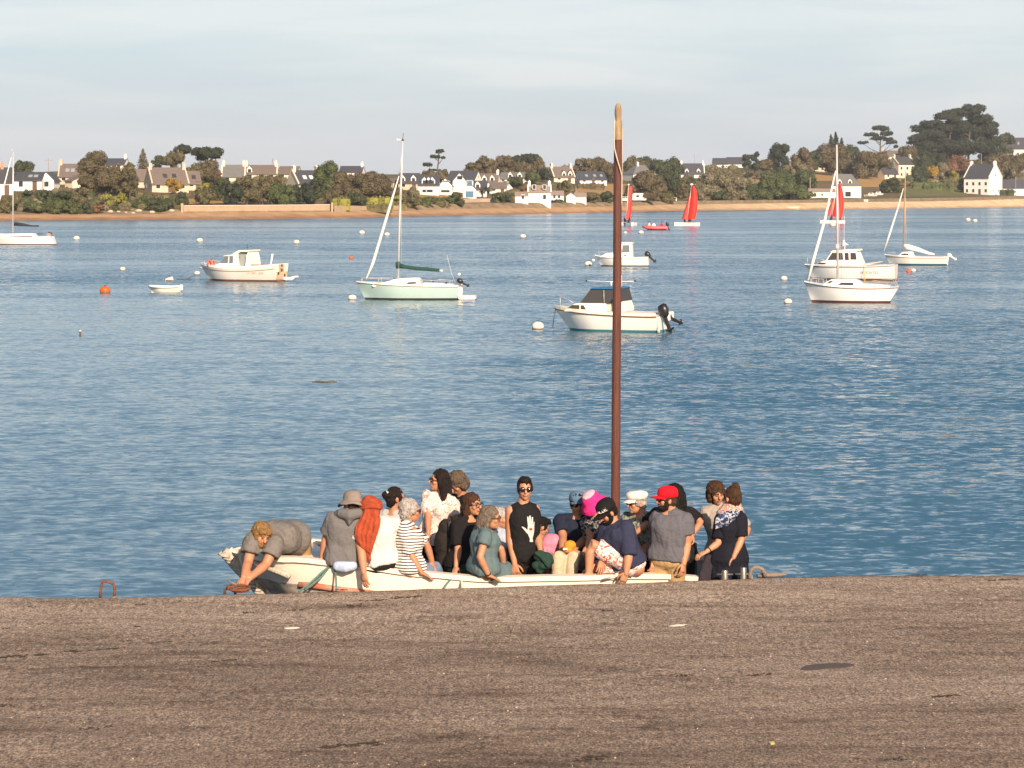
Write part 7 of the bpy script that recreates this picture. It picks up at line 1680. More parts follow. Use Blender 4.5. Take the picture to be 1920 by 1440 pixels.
PX['bun'] = person('woman in pale grey top with dark hair clipped in a low bun', 26.25, (742, 934, 0), (738, 958, .0), (741, 1050, .05),
    yaw=150, hyaw=112, fem=True, tone=.95, top=C_PALEGREY, sleeve=.12, bottom=C_BLACK, hairspec=('lowbun', H_DARK), loose=.014)
PX['stripes'] = person('grey haired woman in striped navy and white shirt leaning on her hand', 24.89, (770, 958, 0.02), (765, 983, .02), (761, 1061, .06),
    yaw=128, hyaw=100, fem=True, wide=1.13, tone=.95, ra=((771, 1041, -.10), (790, 1073, -.12)), rhand=(809, 1083, -.08), la=((800, 1020, .15), (812, 1060, .2)), rs=(757, 993, -.06),
    rl=((812, 1070, .25), (826, 1110, .5)), ll=((816, 1066, .45), (830, 1110, .7)), top=C_STRIPE, sleeve=.95, hem=-.10, bottom=C_JEANS, loose=.026, hairspec=('greycurl', H_GREY), glasses='sun', hand_n=(0, -.3, 1), curl=.15)
PX['blouse'] = person('woman standing in floral white blouse, long dark hair and sunglasses, looking left', 26.25, (823, 901, 0), (826, 925, .02), (813, 1010, .05),
    yaw=-28, hyaw=-72, hpitch=-4, fem=True, tone=1.0, ra=((803, 974, -.10), (803, 999, -.22)), rhand=(795, 1012, -.25), la=((853, 975, .0), (850, 1000, -.1)), legs='stand',
    top=C_FLORAL, sleeve=.62, hem=-.08, bottom=C_BLACK, loose=.022, hairspec=('long', H_DARK), glasses='sun', vneck=True)
PX['curly'] = person('person with curly greying brown hair bowing down behind the long haired woman', 26.75, (858, 907, 0), (866, 930, .05), (868, 1030, .1),
    yaw=-50, hyaw=-50, hpitch=38, tone=.92, top=C_BLACK, sleeve=.6, bottom=C_BLACK, hairspec=('curly', H_MIX), loose=.018, legs='stand')
PX['glasses'] = person('smiling woman with glasses and brown hair in black T-shirt', 25.62, (886, 946, 0), (878, 969, .02), (870, 1062, .06),
    yaw=38, hyaw=52, fem=True, wide=1.22, tone=1.05, ra=((859, 1034, -.12), (855, 1062, -.22)), rhand=(851, 1078, -.26), la=((905, 1020, .1), (915, 1050, .05)), rs=(857, 983, -.08),
    top=C_BLACK, sleeve=.75, hem=-.05, bottom=C_GREEN, loose=.020, hairspec=('bob', H_AUBURN), glasses='clear', mouth='smile', hand_n=(-.5, -.8, 0), curl=.9)
PX['teal'] = person('woman with shoulder length grey hair and glasses in a teal dress, looking right', 24.98, (920, 971, 0), (910, 990, .02), (906, 1066, .03),
    yaw=112, hyaw=86, hpitch=4, fem=True, wide=1.10, tone=1.0, ra=((900, 1045, -.24), (916, 1078, -.20)), rhand=(938, 1088, -.14), la=((940, 1030, .1), (945, 1065, .2)), rs=(911, 1004, -.14),
    rl=((955, 1072, .22), (946, 1110, .45)), ll=((960, 1070, .4), (955, 1110, .6)), top=C_TEAL, sleeve=.42, hem=-.10, skirt=None, bottom=C_TEAL, bot='shorts', loose=.022, hairspec=('bob', H_GREYBR), glasses='clear', hand_n=(0, -.3, 1), curl=.1)
PX['paleblue'] = person('grey haired person in pale blue top half hidden behind the woman in teal', 26.75, (938, 972, 0), (940, 990, .02), (944, 1070, .05),
    yaw=60, hyaw=70, fem=True, tone=1.0, la=((954, 1012, -.1), (962, 1030, -.2)), top=C_SHIRTBLUE, sleeve=.6, bottom=C_NAVY, hairspec=('bob', H_GREY), loose=.016)
PX['tank'] = person('man in black sleeveless shirt with a white hand print, standing in sunglasses', 25.50, (984, 917, -.02), (981, 944, .0), (984, 1040, .04),
    yaw=16, hyaw=6, tone=1.02, ra=((956, 1008, -.03), (965, 1058, -.10)), rhand=(971, 1082, -.13), la=((1008, 1003, .04), (1013, 1030, -.12)), rs=(957, 957, -.04), ls=(1003, 955, .06), legs='stand',
    top=C_BLACK, sleeve=0, tank=True, hem=-.12, bottom=C_BLACK, loose=.014, hairspec=('short', H_DARK), glasses='sun', hand_n=(-.6, -.8, 0), curl=.6, mouth='smile')
PX['child'] = person('child with dark hair in a yellow top looking down, beside a pink jacket', 26.35, (1016, 988, 0), (1014, 1008, .02), (1019, 1062, .05),
    yaw=105, hyaw=108, hpitch=26, k=.84, tone=.92, top=C_YELLOW, sleeve=.5, bottom=C_NAVY, hairspec=('short', H_BLACK))
PX['bluecap'] = person('man in blue cap and sunglasses, navy T-shirt and beige trousers, hands clasped', 26.2, (1083, 945, 0), (1083, 967, .03), (1078, 1046, .06),
    yaw=-6, hyaw=8, hpitch=2, tone=.92, ra=((1056, 1008, -.10), (1053, 1035, -.32)), rhand=(1058, 1047, -.42), la=((1098, 1010, -.12), (1070, 1036, -.36)), lhand=(1057, 1044, -.42),
    rl=((1047, 1046, -.62), (1044, 1098, -.66)), ll=((1074, 1046, -.62), (1070, 1100, -.66)), top=C_NAVY, sleeve=.70, hem=-.05, bottom=C_BEIGE, loose=.022, hairspec=('short', H_DARK), glasses='sun', curl=.9, hand_n=(0, -.8, .5))
PX['pink'] = person('person in a bright pink bucket hat and dark floral top, head bowed', 25.95, (1111, 945, 0), (1119, 968, .03), (1128, 1050, .06),
    yaw=-35, hyaw=-48, hpitch=36, fem=True, tone=.95, ra=((1107, 1005, -.1), (1101, 1025, -.3)), la=((1131, 1015, -.1), (1112, 1030, -.3)), rl=((1120, 1062, -.1), (1122, 1100, .0)), ll=((1140, 1062, -.1), (1142, 1100, .0)),
    top=C_DARKFLORAL, sleeve=.55, bottom=C_DKNAVY, hairspec=('bob', H_DARK))
PX['henley'] = person('man in black lettered cap, navy shirt and floral shorts, one knee raised', 25.22, (1139, 961, .0), (1151, 982, .02), (1180, 1062, .04),
    yaw=-38, hyaw=-62, hpitch=34, tone=1.0, wide=1.06, la=((1179, 1040, -.14), (1174, 1074, -.18)), lhand=(1168, 1090, -.18), ra=((1131, 1020, .1), (1128, 1050, -.02)), ls=(1174, 987, -.07), rs=(1136, 988, .08),
    ll=((1107, 1019, -.02), (1104, 1074, -.06)), rl=((1118, 1060, .12), (1092, 1082, .05)), top=C_HENLEY, sleeve=1.0, hem=.0, bottom=C_SHORTS, bot='shorts', loose=.022, hairspec=('short', H_BLACK), beardm=H_BLACK, hand_n=(.3, -.9, .2), curl=.4, lyaw=-75)
PX['whitecap'] = person('older man in a white flat cap, sunglasses and leaf patterned shirt', 26.0, (1194, 943, 0), (1203, 963, .03), (1212, 1050, .06),
    yaw=-40, hyaw=-66, hpitch=2, tone=1.08, wide=1.05, ra=((1185, 1012, -.1), (1200, 1030, -.25)), la=((1223, 1018, .0), (1205, 1030, -.2)), top=C_CAMO, sleeve=.8, bottom=C_DKNAVY, hairspec=('short', H_GREY), glasses='sun', loose=.024)
PX['redcap'] = person('bearded man in a red cap, grey T-shirt and khaki shorts, standing', 25.42, (1250, 937, 0), (1259, 958, .02), (1253, 1050, .04),
    yaw=-18, hyaw=-74, tone=1.0, wide=1.12, ra=((1230, 1015, .1), (1226, 1050, .02)), la=((1288, 1020, -.03), (1282, 1056, -.13)), lhand=(1279, 1082, -.16), rs=(1231, 970, .07), ls=(1287, 973, -.05), legs='stand',
    top=C_SLATE, sleeve=.60, hem=-.05, bottom=C_KHAKI, bot='shorts', loose=.024, hairspec=('short', H_BROWN), beardm=H_DARK, glasses='sun', hand_n=(.7, -.7, 0), curl=.6)
PX['blackhair'] = person('person in black with long black hair behind the red cap, reaching left', 25.95, (1262, 928, 0), (1264, 952, .03), (1270, 1045, .06),
    yaw=170, hyaw=-100, fem=True, wide=1.12, tone=1.0, la=((1210, 985, -.12), (1192, 999, -.28)), ra=((1314, 979, -.08), (1298, 1003, -.20)), ls=(1232, 962, 0), rs=(1292, 960, 0), legs='stand',
    top=C_BLACK, sleeve=.80, bottom=C_BLACK, hairspec=('long', H_BLACK), loose=.022)
PX['wavy'] = person('person with wavy brown hair in a grey and white top, leaning to talk', 26.35, (1343, 926, 0), (1349, 948, .03), (1357, 1040, .06),
    yaw=10, hyaw=18, hpitch=10, hroll=6, fem=True, tone=1.0, wide=1.05, ra=((1338, 1000, .0), (1341, 1030, -.1)), la=((1403, 994, .0), (1390, 1014, -.2)), ls=(1378, 966, .02), legs='stand',
    top=C_TAUPE, sleeve=.85, bottom=C_DKNAVY, hairspec=('curly', H_BROWN), loose=.022)
PX['dress'] = person('woman in navy dress and patterned scarf, brown hair in a top bun, back turned', 25.50, (1373, 933, 0), (1371, 957, .02), (1368, 1048, .04),
    yaw=-128, hyaw=-146, fem=True, wide=1.08, tone=1.12, la=((1347, 1018, -.08), (1325, 1034, -.15)), lhand=(1305, 1043, -.18), ra=((1390, 1012, -.10), (1376, 1044, -.16)), rhand=(1368, 1056, -.10), legs='stand',
    rs=(1388, 972, -.06), ls=(1352, 972, .02), top=C_DKNAVY, sleeve=.85, hem=-.16, skirt=.03, bottom=C_BLACK, loose=.026, hairspec=('bun', H_BROWN), hand_n=(0, -.3, 1), curl=.5)
made = flush()

# ---------------------------------------------------------------- headwear and small belongings worn
def Bx(p, dp=0): return p['HB']
M_HATTAN = cloth('hat_taupe', (.26, .21, .18), (.20, .16, .14), 40); M_PINKHAT = cloth('hat_pink', (.66, .03, .21)); M_PINKTOP = cloth('hat_pale_pink', (.75, .40, .46))
M_BLUECAP = cloth('cap_denim', (.10, .17, .25)); M_REDCAP = cloth('cap_red', (.62, .008, .018)); M_BLACKCAP = cloth('cap_black', (.010, .009, .010)); M_WHITECAP = cloth('cap_white', (.76, .66, .60))
M_LETTER = mat('white_print', (.75, .72, .68), .7)
q = PX['hood']; bucket_hat(q['root'], M_HATTAN, q['H'], q['HB'], 1.0, brim=.062, drop=.035, lift=-.01)
q = PX['pink']; bucket_hat(q['root'], M_PINKHAT, q['H'], q['HB'], 1.0, brim=.058, drop=.055, topm=M_PINKTOP)
q = PX['bluecap']; cap_hat(q['root'], M_BLUECAP, q['H'], q['HB'], 1.03, .055)
q = PX['redcap']; cap_hat(q['root'], M_REDCAP, q['H'], q['HB'], 1.06, .085)
q = PX['henley']; hh = cap_hat(q['root'], M_BLACKCAP, q['H'], q['HB'], 1.06, .085)
q = PX['whitecap']; flat_cap(q['root'], M_WHITECAP, q['H'], q['HB'], 1.05)

lt = MB(); Q = q = PX['henley']; HQ = fr(q['H'], [b * 1.06 for b in q['HB']])
def on_cap(x, y):
    a = math.pi / 2 + .12 + (x / .098); rr = 1.0 - max(0, (y) / .30)
    return HQ(-.0915 * rr * math.cos(a) * -1, -.012 + .108 * rr * math.sin(a), .060 + y)
lettering(lt, 'ALDE', on_cap, .030, .022, .35, .0042)
lt.build('cap_lettering', M_LETTER, hh, world=True)

# headscarf: wrapped crown, then a long fringed fall down the left of the back
q = PX['scarfhead']; Hq = fr(q['H'], q['HB']); Mr = mrot(q['HB'])
m_ = MB(); m_.ell(Hq(0, -.018, .030), (.094, .112, .098), 18, 14, M=Mr); m_.ell(Hq(0, -.03, -.035), (.090, .095, .085), 16, 12, M=Mr)
for kk in range(3): m_.tube([Hq(.098 * math.cos(a), -.018 + .116 * math.sin(a), .010 + .020 * kk + .014 * math.sin(a * 2 + kk)) for a in [2 * math.pi * j / 16 for j in range(17)]], .017, 7)
J = q['J']
fall = [[(684, 958, -.08), (706, 956, -.12)], [(678, 972, -.11), (711, 974, -.15)], [(669, 988, -.13), (709, 989, -.17)], [(667, 1003, -.15), (703, 1006, -.17)], [(672, 1017, -.15), (699, 1022, -.16)], [(680, 1028, -.15), (695, 1038, -.15)]]
for s0 in range(9):
    f = s0 / 8; pts = [J(a).lerp(J(b), f) + Vector((0, -.012 * (s0 % 2), 0)) for a, b in fall]
    m_.tube(pts, [.016 + .005 * (s0 % 2), .019 + .006 * (s0 % 3 == 1), .019, .016, .014, .009], 7, flat=(1, .8))
pend('headscarf', [(m_, .0085, 1)], C_ORANGE, q['root'], fold_post(3, .010, (2.2, 1.5, .5)))
m_ = MB()
for s0 in range(12):
    f = s0 / 11; a = J(fall[-1][0]).lerp(J(fall[-1][1]), f); m_.tube([a, a + Vector((.012 * math.sin(s0 * 2.1), 0, -.05 - .03 * (s0 % 3)))], .005, 4)
m_.build('fringe', C_ORANGE, q['root'], world=True)
# hood of the hoodie and the pale shirt hem below it
q = PX['hood']; J = q['J']; m_ = MB()
m_.tube([J((628, 966, -.02)), J((640, 962, -.10)), J((655, 966, -.15)), J((672, 962, -.10)), J((680, 960, 0))], [.03, .055, .065, .055, .03], 10)
m_.tube([J((636, 958, -.05)), J((655, 978, -.14)), J((674, 960, -.05))], [.03, .05, .03], 10)
pend('hood', [(m_, .012, 3)], C_HOOD, q['root'], fold_post(9, .008))
m_ = MB(); m_.tube([J((622, 1056, -.02)), J((632, 1061, -.12)), J((648, 1063, -.155)), J((662, 1061, -.13)), J((674, 1056, -.02))], [.03, .045, .05, .045, .03], 10, flat=(1.15, .9))
pend('shirt_tail', [(m_, .012, 3)], C_LBLUE, q['root'], fold_post(5, .008))
# hair clip
q = PX['bun']; Hq = fr(q['H'], q['HB']); m_ = MB(); m_.tube([Hq(-.035, -.098, .065), Hq(0, -.102, .075), Hq(.035, -.098, .065)], .013, 6); m_.tube([Hq(-.03, -.10, .03), Hq(.03, -.10, .03)], .010, 6)
m_.build('hair_clip', M_LETTER, q['root'], world=True, smooth=True)
# patterned scarf round the neck
C_SCARF = print_mat('patterned_scarf', [(.05, .06, .22), (.62, .48, .36), (.45, .09, .08), (.70, .60, .50), (.08, .09, .25), (.55, .30, .12)], 22)
C_SCARF2 = print_mat('batik_scarf', [(.02, .03, .08), (.05, .07, .15), (.45, .45, .48), (.02, .03, .08)], 20)
q = PX['dress']; m_ = MB(); nk = q['NK']
for kk in range(3):
    m_.tube([nk + q['Rr'] * (.075 + .028 * kk) * math.cos(a) + q['Ff'] * (.070 + .022 * kk) * math.sin(a) + q['Tn'] * (.050 - .040 * kk) for a in [2 * math.pi * j / 14 for j in range(15)]], .030, 8)
pend('scarf', [(m_, .011, 2)], C_SCARF, q['root'], fold_post(2, .012, (1.6, 1.6, .8)))
J = q['J']; m_ = MB()
for s0 in range(5):
    f = s0 / 4; a = [J((1352, 962, -.12)).lerp(J((1384, 958, -.14)), f), J((1344, 976, -.13)).lerp(J((1374, 972, -.17)), f), J((1342, 992, -.12)).lerp(J((1362, 984, -.15)), f)]
    m_.tube(a, [.026, .026, .016], 7)
pend('scarf_end', [(m_, .011, 2)], C_SCARF2, q['root'], fold_post(6, .010, (1.6, 1.6, .8)))
# wristbands
def band(q, nm, m, f=.96, r=.034):
    sh, el, wr = q['ARM'][nm]; c = el.lerp(wr, f); d = (wr - el).normalized()
    MB().tube([c - d * .007, c + d * .007], r, 12).build('wristband', m, q['root'], world=True, smooth=True)
band(PX['teal'], 'r', M_FRAME, .97, .029); band(PX['dress'], 'l', M_FRAME, .80, .031)
made2 = flush()

# the white hand print on the black sleeveless shirt: flat shapes laid on the cloth
q = PX['tank']; sh_o = [o for o in q['root'].children if o.name.startswith('shirt')][0]
bv = BVHTree.FromPolygons([v.co + root_loc(sh_o) for v in sh_o.data.vertices], [p.vertices[:] for p in sh_o.data.polygons])
def on_shirt(px, py):
    o = Vector((0, 0, EYE)); d = (P(px, py, 25.5) - o).normalized(); h = bv.ray_cast(o, d)
    return (h[0] - d * .004 + h[1] * .002) if h[0] is not None else P(px, py, 25.36)
ox, oy, sc_ = 930, 860, 5.333
C2 = lambda x, y: (ox + x / sc_, oy + y / sc_)
m_ = MB()
def strip(pts, ws):
    L_, R_ = [], []
    for (x, y), w in zip(pts, ws):
        L_.append(on_shirt(*C2(x - w, y))); R_.append(on_shirt(*C2(x + w, y)))
    n = len(pts); m_.add(L_ + R_, [(i, i + 1, n + i + 1, n + i) for i in range(n - 1)])
strip([(318, 580), (322, 620), (328, 665)], [7, 9, 10]); strip([(340, 570), (342, 620), (344, 665)], [7, 9, 10])
strip([(363, 585), (362, 625), (360, 665)], [6, 8, 9]); strip([(380, 630), (377, 655), (372, 690)], [4, 6, 7])
strip([(350, 665), (349, 690), (347, 720), (348, 755), (350, 785), (351, 800)], [30, 33, 34, 28, 18, 12])
strip([(262, 680), (275, 690), (290, 705), (308, 725), (328, 750)], [8, 13, 15, 16, 16])
strip([(352, 800), (352, 815), (353, 832)], [13, 15, 16])
m_.build('hand_print', mat('grey_white_print', (.55, .52, .50), .8, var=.25, vscale=50), sh_o, world=True)
m_ = MB()
for a in range(8): pass
c0 = C2(347, 705); pts = [on_shirt(c0[0] + 3.2 * math.cos(t), c0[1] + 2.4 * math.sin(t)) - Vector((0, .002, 0)) for t in [2 * math.pi * j / 12 for j in range(12)]]
m_.add(pts, [tuple(range(12))]); m_.build('eye_print', mat('print_red_brown', (.25, .06, .03), .8), sh_o, world=True)
# ================================================================== BELONGINGS IN THE BOAT
def soft(name, label, cat, comps, m, vox=.012, amp=.010, seed=1, sm=3):
    c = comps.v; z = min(p[2] for p in c); mx_ = sum(p[0] for p in c) / len(c); my = sum(p[1] for p in c) / len(c)
    t = thing(name, label, cat, (mx_, my, z)); pend('cloth' if name.endswith(('jacket', 'cloth')) else 'bag_body', [(comps, vox, sm)], m, t, fold_post(seed, amp, (1.6, 1.6, 1.2))); return t
C_BAG = cloth('backpack_black', (.022, .018, .017)); C_BAG2 = cloth('backpack_strap', (.060, .048, .042))
m_ = MB(); D = 25.72
m_.ell(P(832, 1020, D), (.105, .12, .19), 14, 10); m_.ell(P(836, 990, D), (.085, .10, .10), 12, 8); m_.ell(P(834, 1050, D), (.10, .12, .12), 12, 8)
bp_ = soft('backpack', 'black backpack standing between the striped shirt and the black T-shirt', 'backpack', m_, C_BAG, amp=.014)
for dx in (843, 850): MB().tube([P(dx, 978, D - .10), P(dx + 1, 1000, D - .14), P(dx + 1, 1030, D - .14), P(dx - 2, 1066, D - .10)], .020, 6, flat=(1, .6)).build('strap', C_BAG2, bp_, world=True, smooth=True)
m_ = MB(); D = 25.30
for x, y, r in ((1012, 1042, .072), (1024, 1046, .075), (1018, 1058, .072), (1030, 1052, .05), (1006, 1060, .05), (1012, 1070, .045)): m_.ell(P(x, y, D), (r, r * .8, r * .85), 12, 9)
for a in range(4): m_.tube([P(1003 + a * 6, 1036 + a * 3, D - .06), P(1018 + a * 3, 1046 + 5 * a, D - .085), P(1034 - a * 2, 1054 + 4 * a, D - .05)], .018, 6)
soft('jacket', 'dark green jacket bundled over the arm of the man in the black top', 'jacket', m_, C_GREEN, amp=.016, seed=5)
m_ = MB(); D = 26.15
m_.ell(P(1036, 1018, D), (.13, .10, .10), 12, 9); m_.ell(P(1028, 1030, D), (.12, .10, .09), 12, 9); m_.ell(P(1046, 1012, D), (.07, .08, .05), 12, 9)
soft('jacket', 'crumpled pink jacket lying beside the child in yellow', 'jacket', m_, C_PINK, amp=.018, seed=8)
m_ = MB(); D = 25.70
m_.ell(P(1069, 1022, D), (.066, .05, .052), 14, 10); m_.ell(P(1065, 1030, D), (.06, .05, .045), 12, 8)
og = soft('bag', 'small round orange bag on the lap of the man in the blue cap', 'bag', m_, cloth('bag_orange', (.66, .26, .03)), amp=.004, seed=2)
MB().tube([P(1056, 1030, D - .06), P(1064, 1029.5, D - .065)], .012, 6).build('label_patch', M_LETTER, og, world=True)
m_ = MB(); D = 25.62
m_.ell(P(1126, 1046, D), (.075, .07, .075), 14, 10); m_.ell(P(1120, 1054, D), (.06, .06, .06), 12, 8)
soft('bag', 'bright blue bag under the raised knee of the man in floral shorts', 'bag', m_, cloth('bag_blue', (.01, .08, .42)), amp=.006, seed=4)
m_ = MB(); D = 25.45
m_.tube([P(1330, 1040, D), P(1324, 1060, D), P(1318, 1085, D), P(1316, 1100, D)], [.035, .05, .055, .05], 10, flat=(1, .6)); m_.tube([P(1336, 1040, D), P(1334, 1066, D), P(1330, 1092, D), P(1328, 1105, D)], [.035, .05, .05, .045], 10, flat=(1, .6))
soft('cloth', 'dark mauve jacket hanging in front of the woman in the navy dress', 'jacket', m_, cloth('dark_mauve', (.035, .028, .038)), amp=.012, seed=3)
flush()

# ================================================================== IRONWORK AND LITTER ON THE QUAY
def on_quay(px, py): 
    D = DZ(py, QZ); p = P(px, py, D); p.z = QZ + qheight(p.x, p.y); return p
# rusted mooring ring, a heavy coil the man holds
c0 = on_quay(446, 1112.3) ; c0.y -= .03
ring = thing('mooring_ring', 'rusty iron mooring ring gripped by the blond man at the quay edge', 'mooring ring', c0)
def qp(px, py, dd=0.0): return P(px, py, c0.y + dd)
m_ = MB(); m_.tube([qp(447 + 21 * math.cos(a), 1102 + 5.2 * math.sin(a), -.10 * math.sin(a)) for a in [2 * math.pi * j / 24 for j in range(25)]], .013, 8, caps=False); m_.build('ring', M_RUST, ring, world=True, smooth=True)
m_ = MB(); m_.tube([qp(450 + 15 * math.cos(a), 1106 + 3.6 * math.sin(a), -.08 * math.sin(a)) for a in [2 * math.pi * j / 24 for j in range(25)]], .014, 8, caps=False); m_.build('ring', M_RUST, ring, world=True, smooth=True)
m_ = MB(); m_.tube([qp(421, 1114, 0), qp(422, 1106, 0), qp(428, 1101, 0), qp(436, 1100, 0), qp(441, 1108, 0), qp(441, 1114, 0)], .014, 8); m_.build('staple', M_RUST, ring, world=True, smooth=True)
MB().tube([qp(428, 1089, .0), qp(444, 1097, .0)], .010, 6).build('pin', M_DARKIRON, ring, world=True, smooth=True)
# square hoop
p0 = on_quay(188, 1120.5)
hoop = thing('mooring_hoop', 'square rusty iron hoop standing alone on the quay edge', 'mooring hoop', p0)
hq = lambda px, py, dd=0: P(px, py, p0.y + dd)
m_ = MB(); m_.tube([hq(187.5, 1122), hq(189, 1106), hq(191, 1094), hq(193, 1090.5), hq(199, 1090.5), hq(208, 1093.0), hq(213.5, 1096), hq(215, 1100), hq(214.7, 1110), hq(214, 1120)], [.014, .013, .012, .0125, .012, .0125, .013, .0135, .0135, .014], 8)
m_.build('bent_bar', M_RUST, hoop, world=True, smooth=True)
m_ = MB()
for a, b in ((191, 1122.6), (214, 1119)): m_.ell(hq(a, b), (.04, .05, .010), 10, 6)
m_.build('socket', M_DARKIRON, hoop, world=True, smooth=True)
# right hand ironwork
for i, (px, yt) in enumerate(((1359, 1069), (1394, 1064))):
    b = on_quay(px, 1083.5 - .0 * i)
    t = thing('mooring_post', ['left hand short steel post on the quay lip by the navy dress', 'right hand taller steel post on the quay lip by the iron arch'][i], 'mooring post', b)
    tp = P(px, yt, b.y); m_ = MB(); m_.tube([b - Vector((0, 0, .05)), Vector((b.x, b.y, tp.z - .015)), tp], [.036, .036, .030], 14); m_.build('post_tube', M_STEEL, t, world=True, smooth='auto')
    m_ = MB(); zz = b.z + .045; m_.tube([(b.x - .085 * (1 if i == 0 else -1.0), b.y - .01, zz), (b.x + .085 * (1 if i == 0 else -1.0), b.y - .01, zz)], .010, 8); m_.build('cross_pin', M_STEEL, t, world=True, smooth=True)
b = on_quay(1406, 1084); arch = thing('mooring_arch', 'thick arched iron bar on the quay edge right of the steel posts', 'mooring hoop', b)
m_ = MB(); m_.tube([P(1406, 1086, b.y), P(1406.5, 1076, b.y), P(1409, 1068, b.y), P(1415, 1064, b.y), P(1422, 1064, b.y), P(1429, 1067, b.y), P(1433, 1073, b.y), P(1434, 1082, b.y + .03)], .021, 10); m_.build('bar', M_DARKIRON, arch, world=True, smooth=True)
b = on_quay(1447, 1081.5)
t = thing('iron_bar', 'flat iron bar lying along the quay edge beside the arch', 'iron bar', b)
m_ = MB(); m_.tube([P(1420, 1080.0, b.y - .04), P(1432, 1078.5, b.y - .02), P(1450, 1077.8, b.y), P(1474, 1077, b.y + .02)], [.018, .026, .026, .016], 8, flat=(1, 1.3)); m_.build('bar', M_DARKIRON, t, world=True, smooth=True)
M_FLAKE = mat('dull_white_flake', (.52, .47, .42), .8, var=.2, vscale=30)
# bits of weed, shell and litter
M_WEED = mat('dry_seaweed', (.050, .036, .024), .95, var=.4, vscale=30, bump=.8); M_PLATE = mat('dark_cover_plate', (.085, .062, .055), .85, var=.2, vscale=30, bump=.5)
def flat_patch(px, py, w, h, seed, z=.004, ang=0.0, n=16):
    D = DZ(py, QZ); vs = []
    for j in range(n):
        a = 2 * math.pi * j / n; rr = 1 + .35 * noise.noise(Vector((math.cos(a) * 1.5, math.sin(a) * 1.5, seed)))
        x, y = px + w / 2 * math.cos(a) * rr, py + h / 2 * math.sin(a) * rr - ang * math.cos(a) * w / 2
        p = on_quay(x, y); p.z += z + .004 * abs(noise.noise(Vector((x, y, seed)))); vs.append(p)
    return vs
def patch_thing(name, label, cat, px, py, w, h, m, ang=0.0, z=.006, group=None):
    vs = flat_patch(px, py, w, h, px * .13 + py, z, ang); c = sum(vs, Vector()) / len(vs)
    mb = MB(); n = len(vs); c2 = c + Vector((0, 0, .008))
    mb.add([p - Vector((0, 0, .012)) for p in vs] + vs + [c2], [(j, (j + 1) % n, n + (j + 1) % n, n + j) for j in range(n)] + [(n + j, n + (j + 1) % n, 2 * n) for j in range(n)])
    o = mb.mesh(name, m, c, True); ob = link_mesh(name, o); ob.location = c; return props(ob, label, cat, group)
patch_thing('cover_plate', 'dark flat lozenge patch lying on the right of the quay', 'cover plate', 1547, 1250.5, 92, 11, M_PLATE, .09)
weed = [(552, 1145, 34, 4), (1196, 1146, 40, 3), (1140, 1145.5, 26, 3), (20, 1231, 44, 4), (60, 1230, 60, 4), (140, 1221, 60, 5), (200, 1217, 44, 4), (300, 1202, 46, 4), (240, 1200, 24, 3), (40, 1219, 18, 3), (420, 1241, 50, 4),
        (12, 1178, 22, 4), (60, 1139, 14, 3), (262, 1135, 18, 3), (258, 1175, 10, 3), (664, 1136, 26, 9), (640, 1108.5, 26, 4), (760, 1120, 60, 5), (700, 1126, 50, 4), (466, 1149, 24, 3), (1424, 1266, 46, 5), (1725, 1078.8, 28, 2.2), (1880, 1088, 54, 3), (1280, 1269, 26, 4),
        (180, 1366, 60, 12), (230, 1367, 14, 6), (660, 1398, 110, 8), (1110, 1424, 46, 8), (1112, 1418, 60, 10), (1680, 1424, 40, 8), (1780, 1305, 60, 6), (10, 1322, 34, 8)]
ANCH = [(-99, 'near the left edge'), (105, 'below the square iron hoop'), (290, 'between the hoop and the bow'), (430, 'below the blond bending man'), (560, 'below the hoodie'), (680, 'below the white T-shirt'), (745, 'below the striped shirt'), (860, 'below the teal dress'),
        (1060, 'below the raised knee'), (1180, 'below the red cap'), (1330, 'below the steel posts'), (1480, 'below the iron bar'), (1640, 'right of the cover plate'), (1800, 'near the right edge')]
seen = {}
wr_ = random.Random(4)
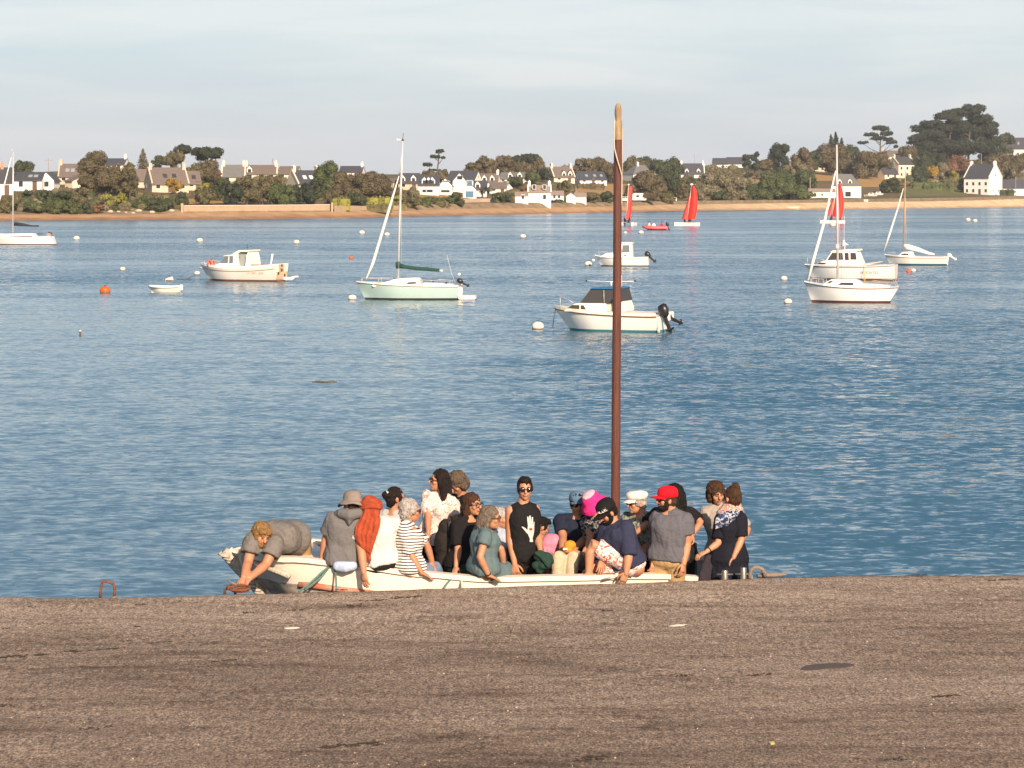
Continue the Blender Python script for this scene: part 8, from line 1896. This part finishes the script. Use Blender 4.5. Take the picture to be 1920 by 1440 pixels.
for x, y, w, h in weed:
    an = [t_ for a_, t_ in ANCH if x >= a_][-1]; row = 'on the quay lip' if y < 1115 else 'far up the quay' if y < 1160 else 'above mid quay' if y < 1235 else 'on mid quay' if y < 1300 else 'near the bottom'
    lab = '%s of seaweed %s, %s' % ('long strand' if w > 45 else 'scrap' if w < 25 else 'strand', row, an); n_ = seen.get(lab, 0); seen[lab] = n_ + 1
    if n_: lab = ['', 'another ', 'a third ', 'one more '][n_] + lab
    mb = MB(); c = on_quay(x, y)
    for _ in range(int(5 + w / 5)):
        u = wr_.uniform(-.5, .5); px, py = x + u * w, y - u * w * .06 + wr_.gauss(0, .16) * h; l2 = wr_.uniform(.06, .22) * w; pts = []
        for k in range(4):
            p = on_quay(px + l2 * (k / 3 - .5), py - (k / 3 - .5) * l2 * .05 + wr_.uniform(-.12, .12) * h); p.z += .004; pts.append(p - c)
        mb.tube(pts, [.002, wr_.uniform(.003, .008), wr_.uniform(.003, .008), .002], 5, flat=(.7, 1.5))
    ob = mb.build('seaweed', M_WEED); ob.location = c; props(ob, lab, 'seaweed', 'dark weed scraps on the quay')
patch_thing('litter', 'white scrap of litter on the quay below the raised knee', 'litter', 1272, 1173.5, 32, 2.2, M_FLAKE, .08)
patch_thing('litter', 'white scrap of litter on the quay below the white T-shirt', 'litter', 546, 1179.5, 28, 2.2, M_FLAKE, .02)
patch_thing('leaf', 'tiny yellow leaf on the bare concrete near the bottom of the quay', 'leaf', 1447, 1394.5, 11, 4, mat('yellow_leaf', (.45, .36, .12), .8), .02)
# grit and shell specks
gb = MB(); r_ = random.Random(3)
for i in range(1300):
    px = r_.uniform(-60, 1980); py = 1125 + 330 * r_.random() ** 1.3
    p = on_quay(px, py); s = r_.choice((.003, .004, .005, .007)) * r_.uniform(.8, 1.5)
    a = r_.uniform(0, 6.3); ca, sa = math.cos(a) * s, math.sin(a) * s
    gb.add([(p.x + ca, p.y + sa, p.z), (p.x - sa, p.y + ca, p.z), (p.x - ca, p.y - sa, p.z), (p.x + sa, p.y - ca, p.z), (p.x, p.y, p.z + s * .9)], [(0, 1, 4), (1, 2, 4), (2, 3, 4), (3, 0, 4)], 0 if r_.random() < .55 else 1)
gr = gb.build('gravel', [mat('grit_pale', (.50, .42, .34), .9, island=.4), mat('grit_dark', (.085, .065, .055), .9, island=.3)])
props(gr, kind='stuff')

# ================================================================== SEA AIR
M_HAZE = bpy.data.materials.new('sea_haze'); M_HAZE.use_nodes = True
tn = M_HAZE.node_tree; tn.nodes.clear(); o_ = tn.nodes.new('ShaderNodeOutputMaterial'); v_ = tn.nodes.new('ShaderNodeVolumePrincipled')
v_.inputs['Color'].default_value = (.86, .90, .98, 1); v_.inputs['Density'].default_value = 0.00010; v_.inputs['Anisotropy'].default_value = 0.0
tn.links.new(v_.outputs[0], o_.inputs['Volume'])
hz_ = MB(); hz_.box((-2700, -120, -12), (2700, 3100, 75)); hz_ = hz_.build('haze', M_HAZE); props(hz_, kind='stuff')
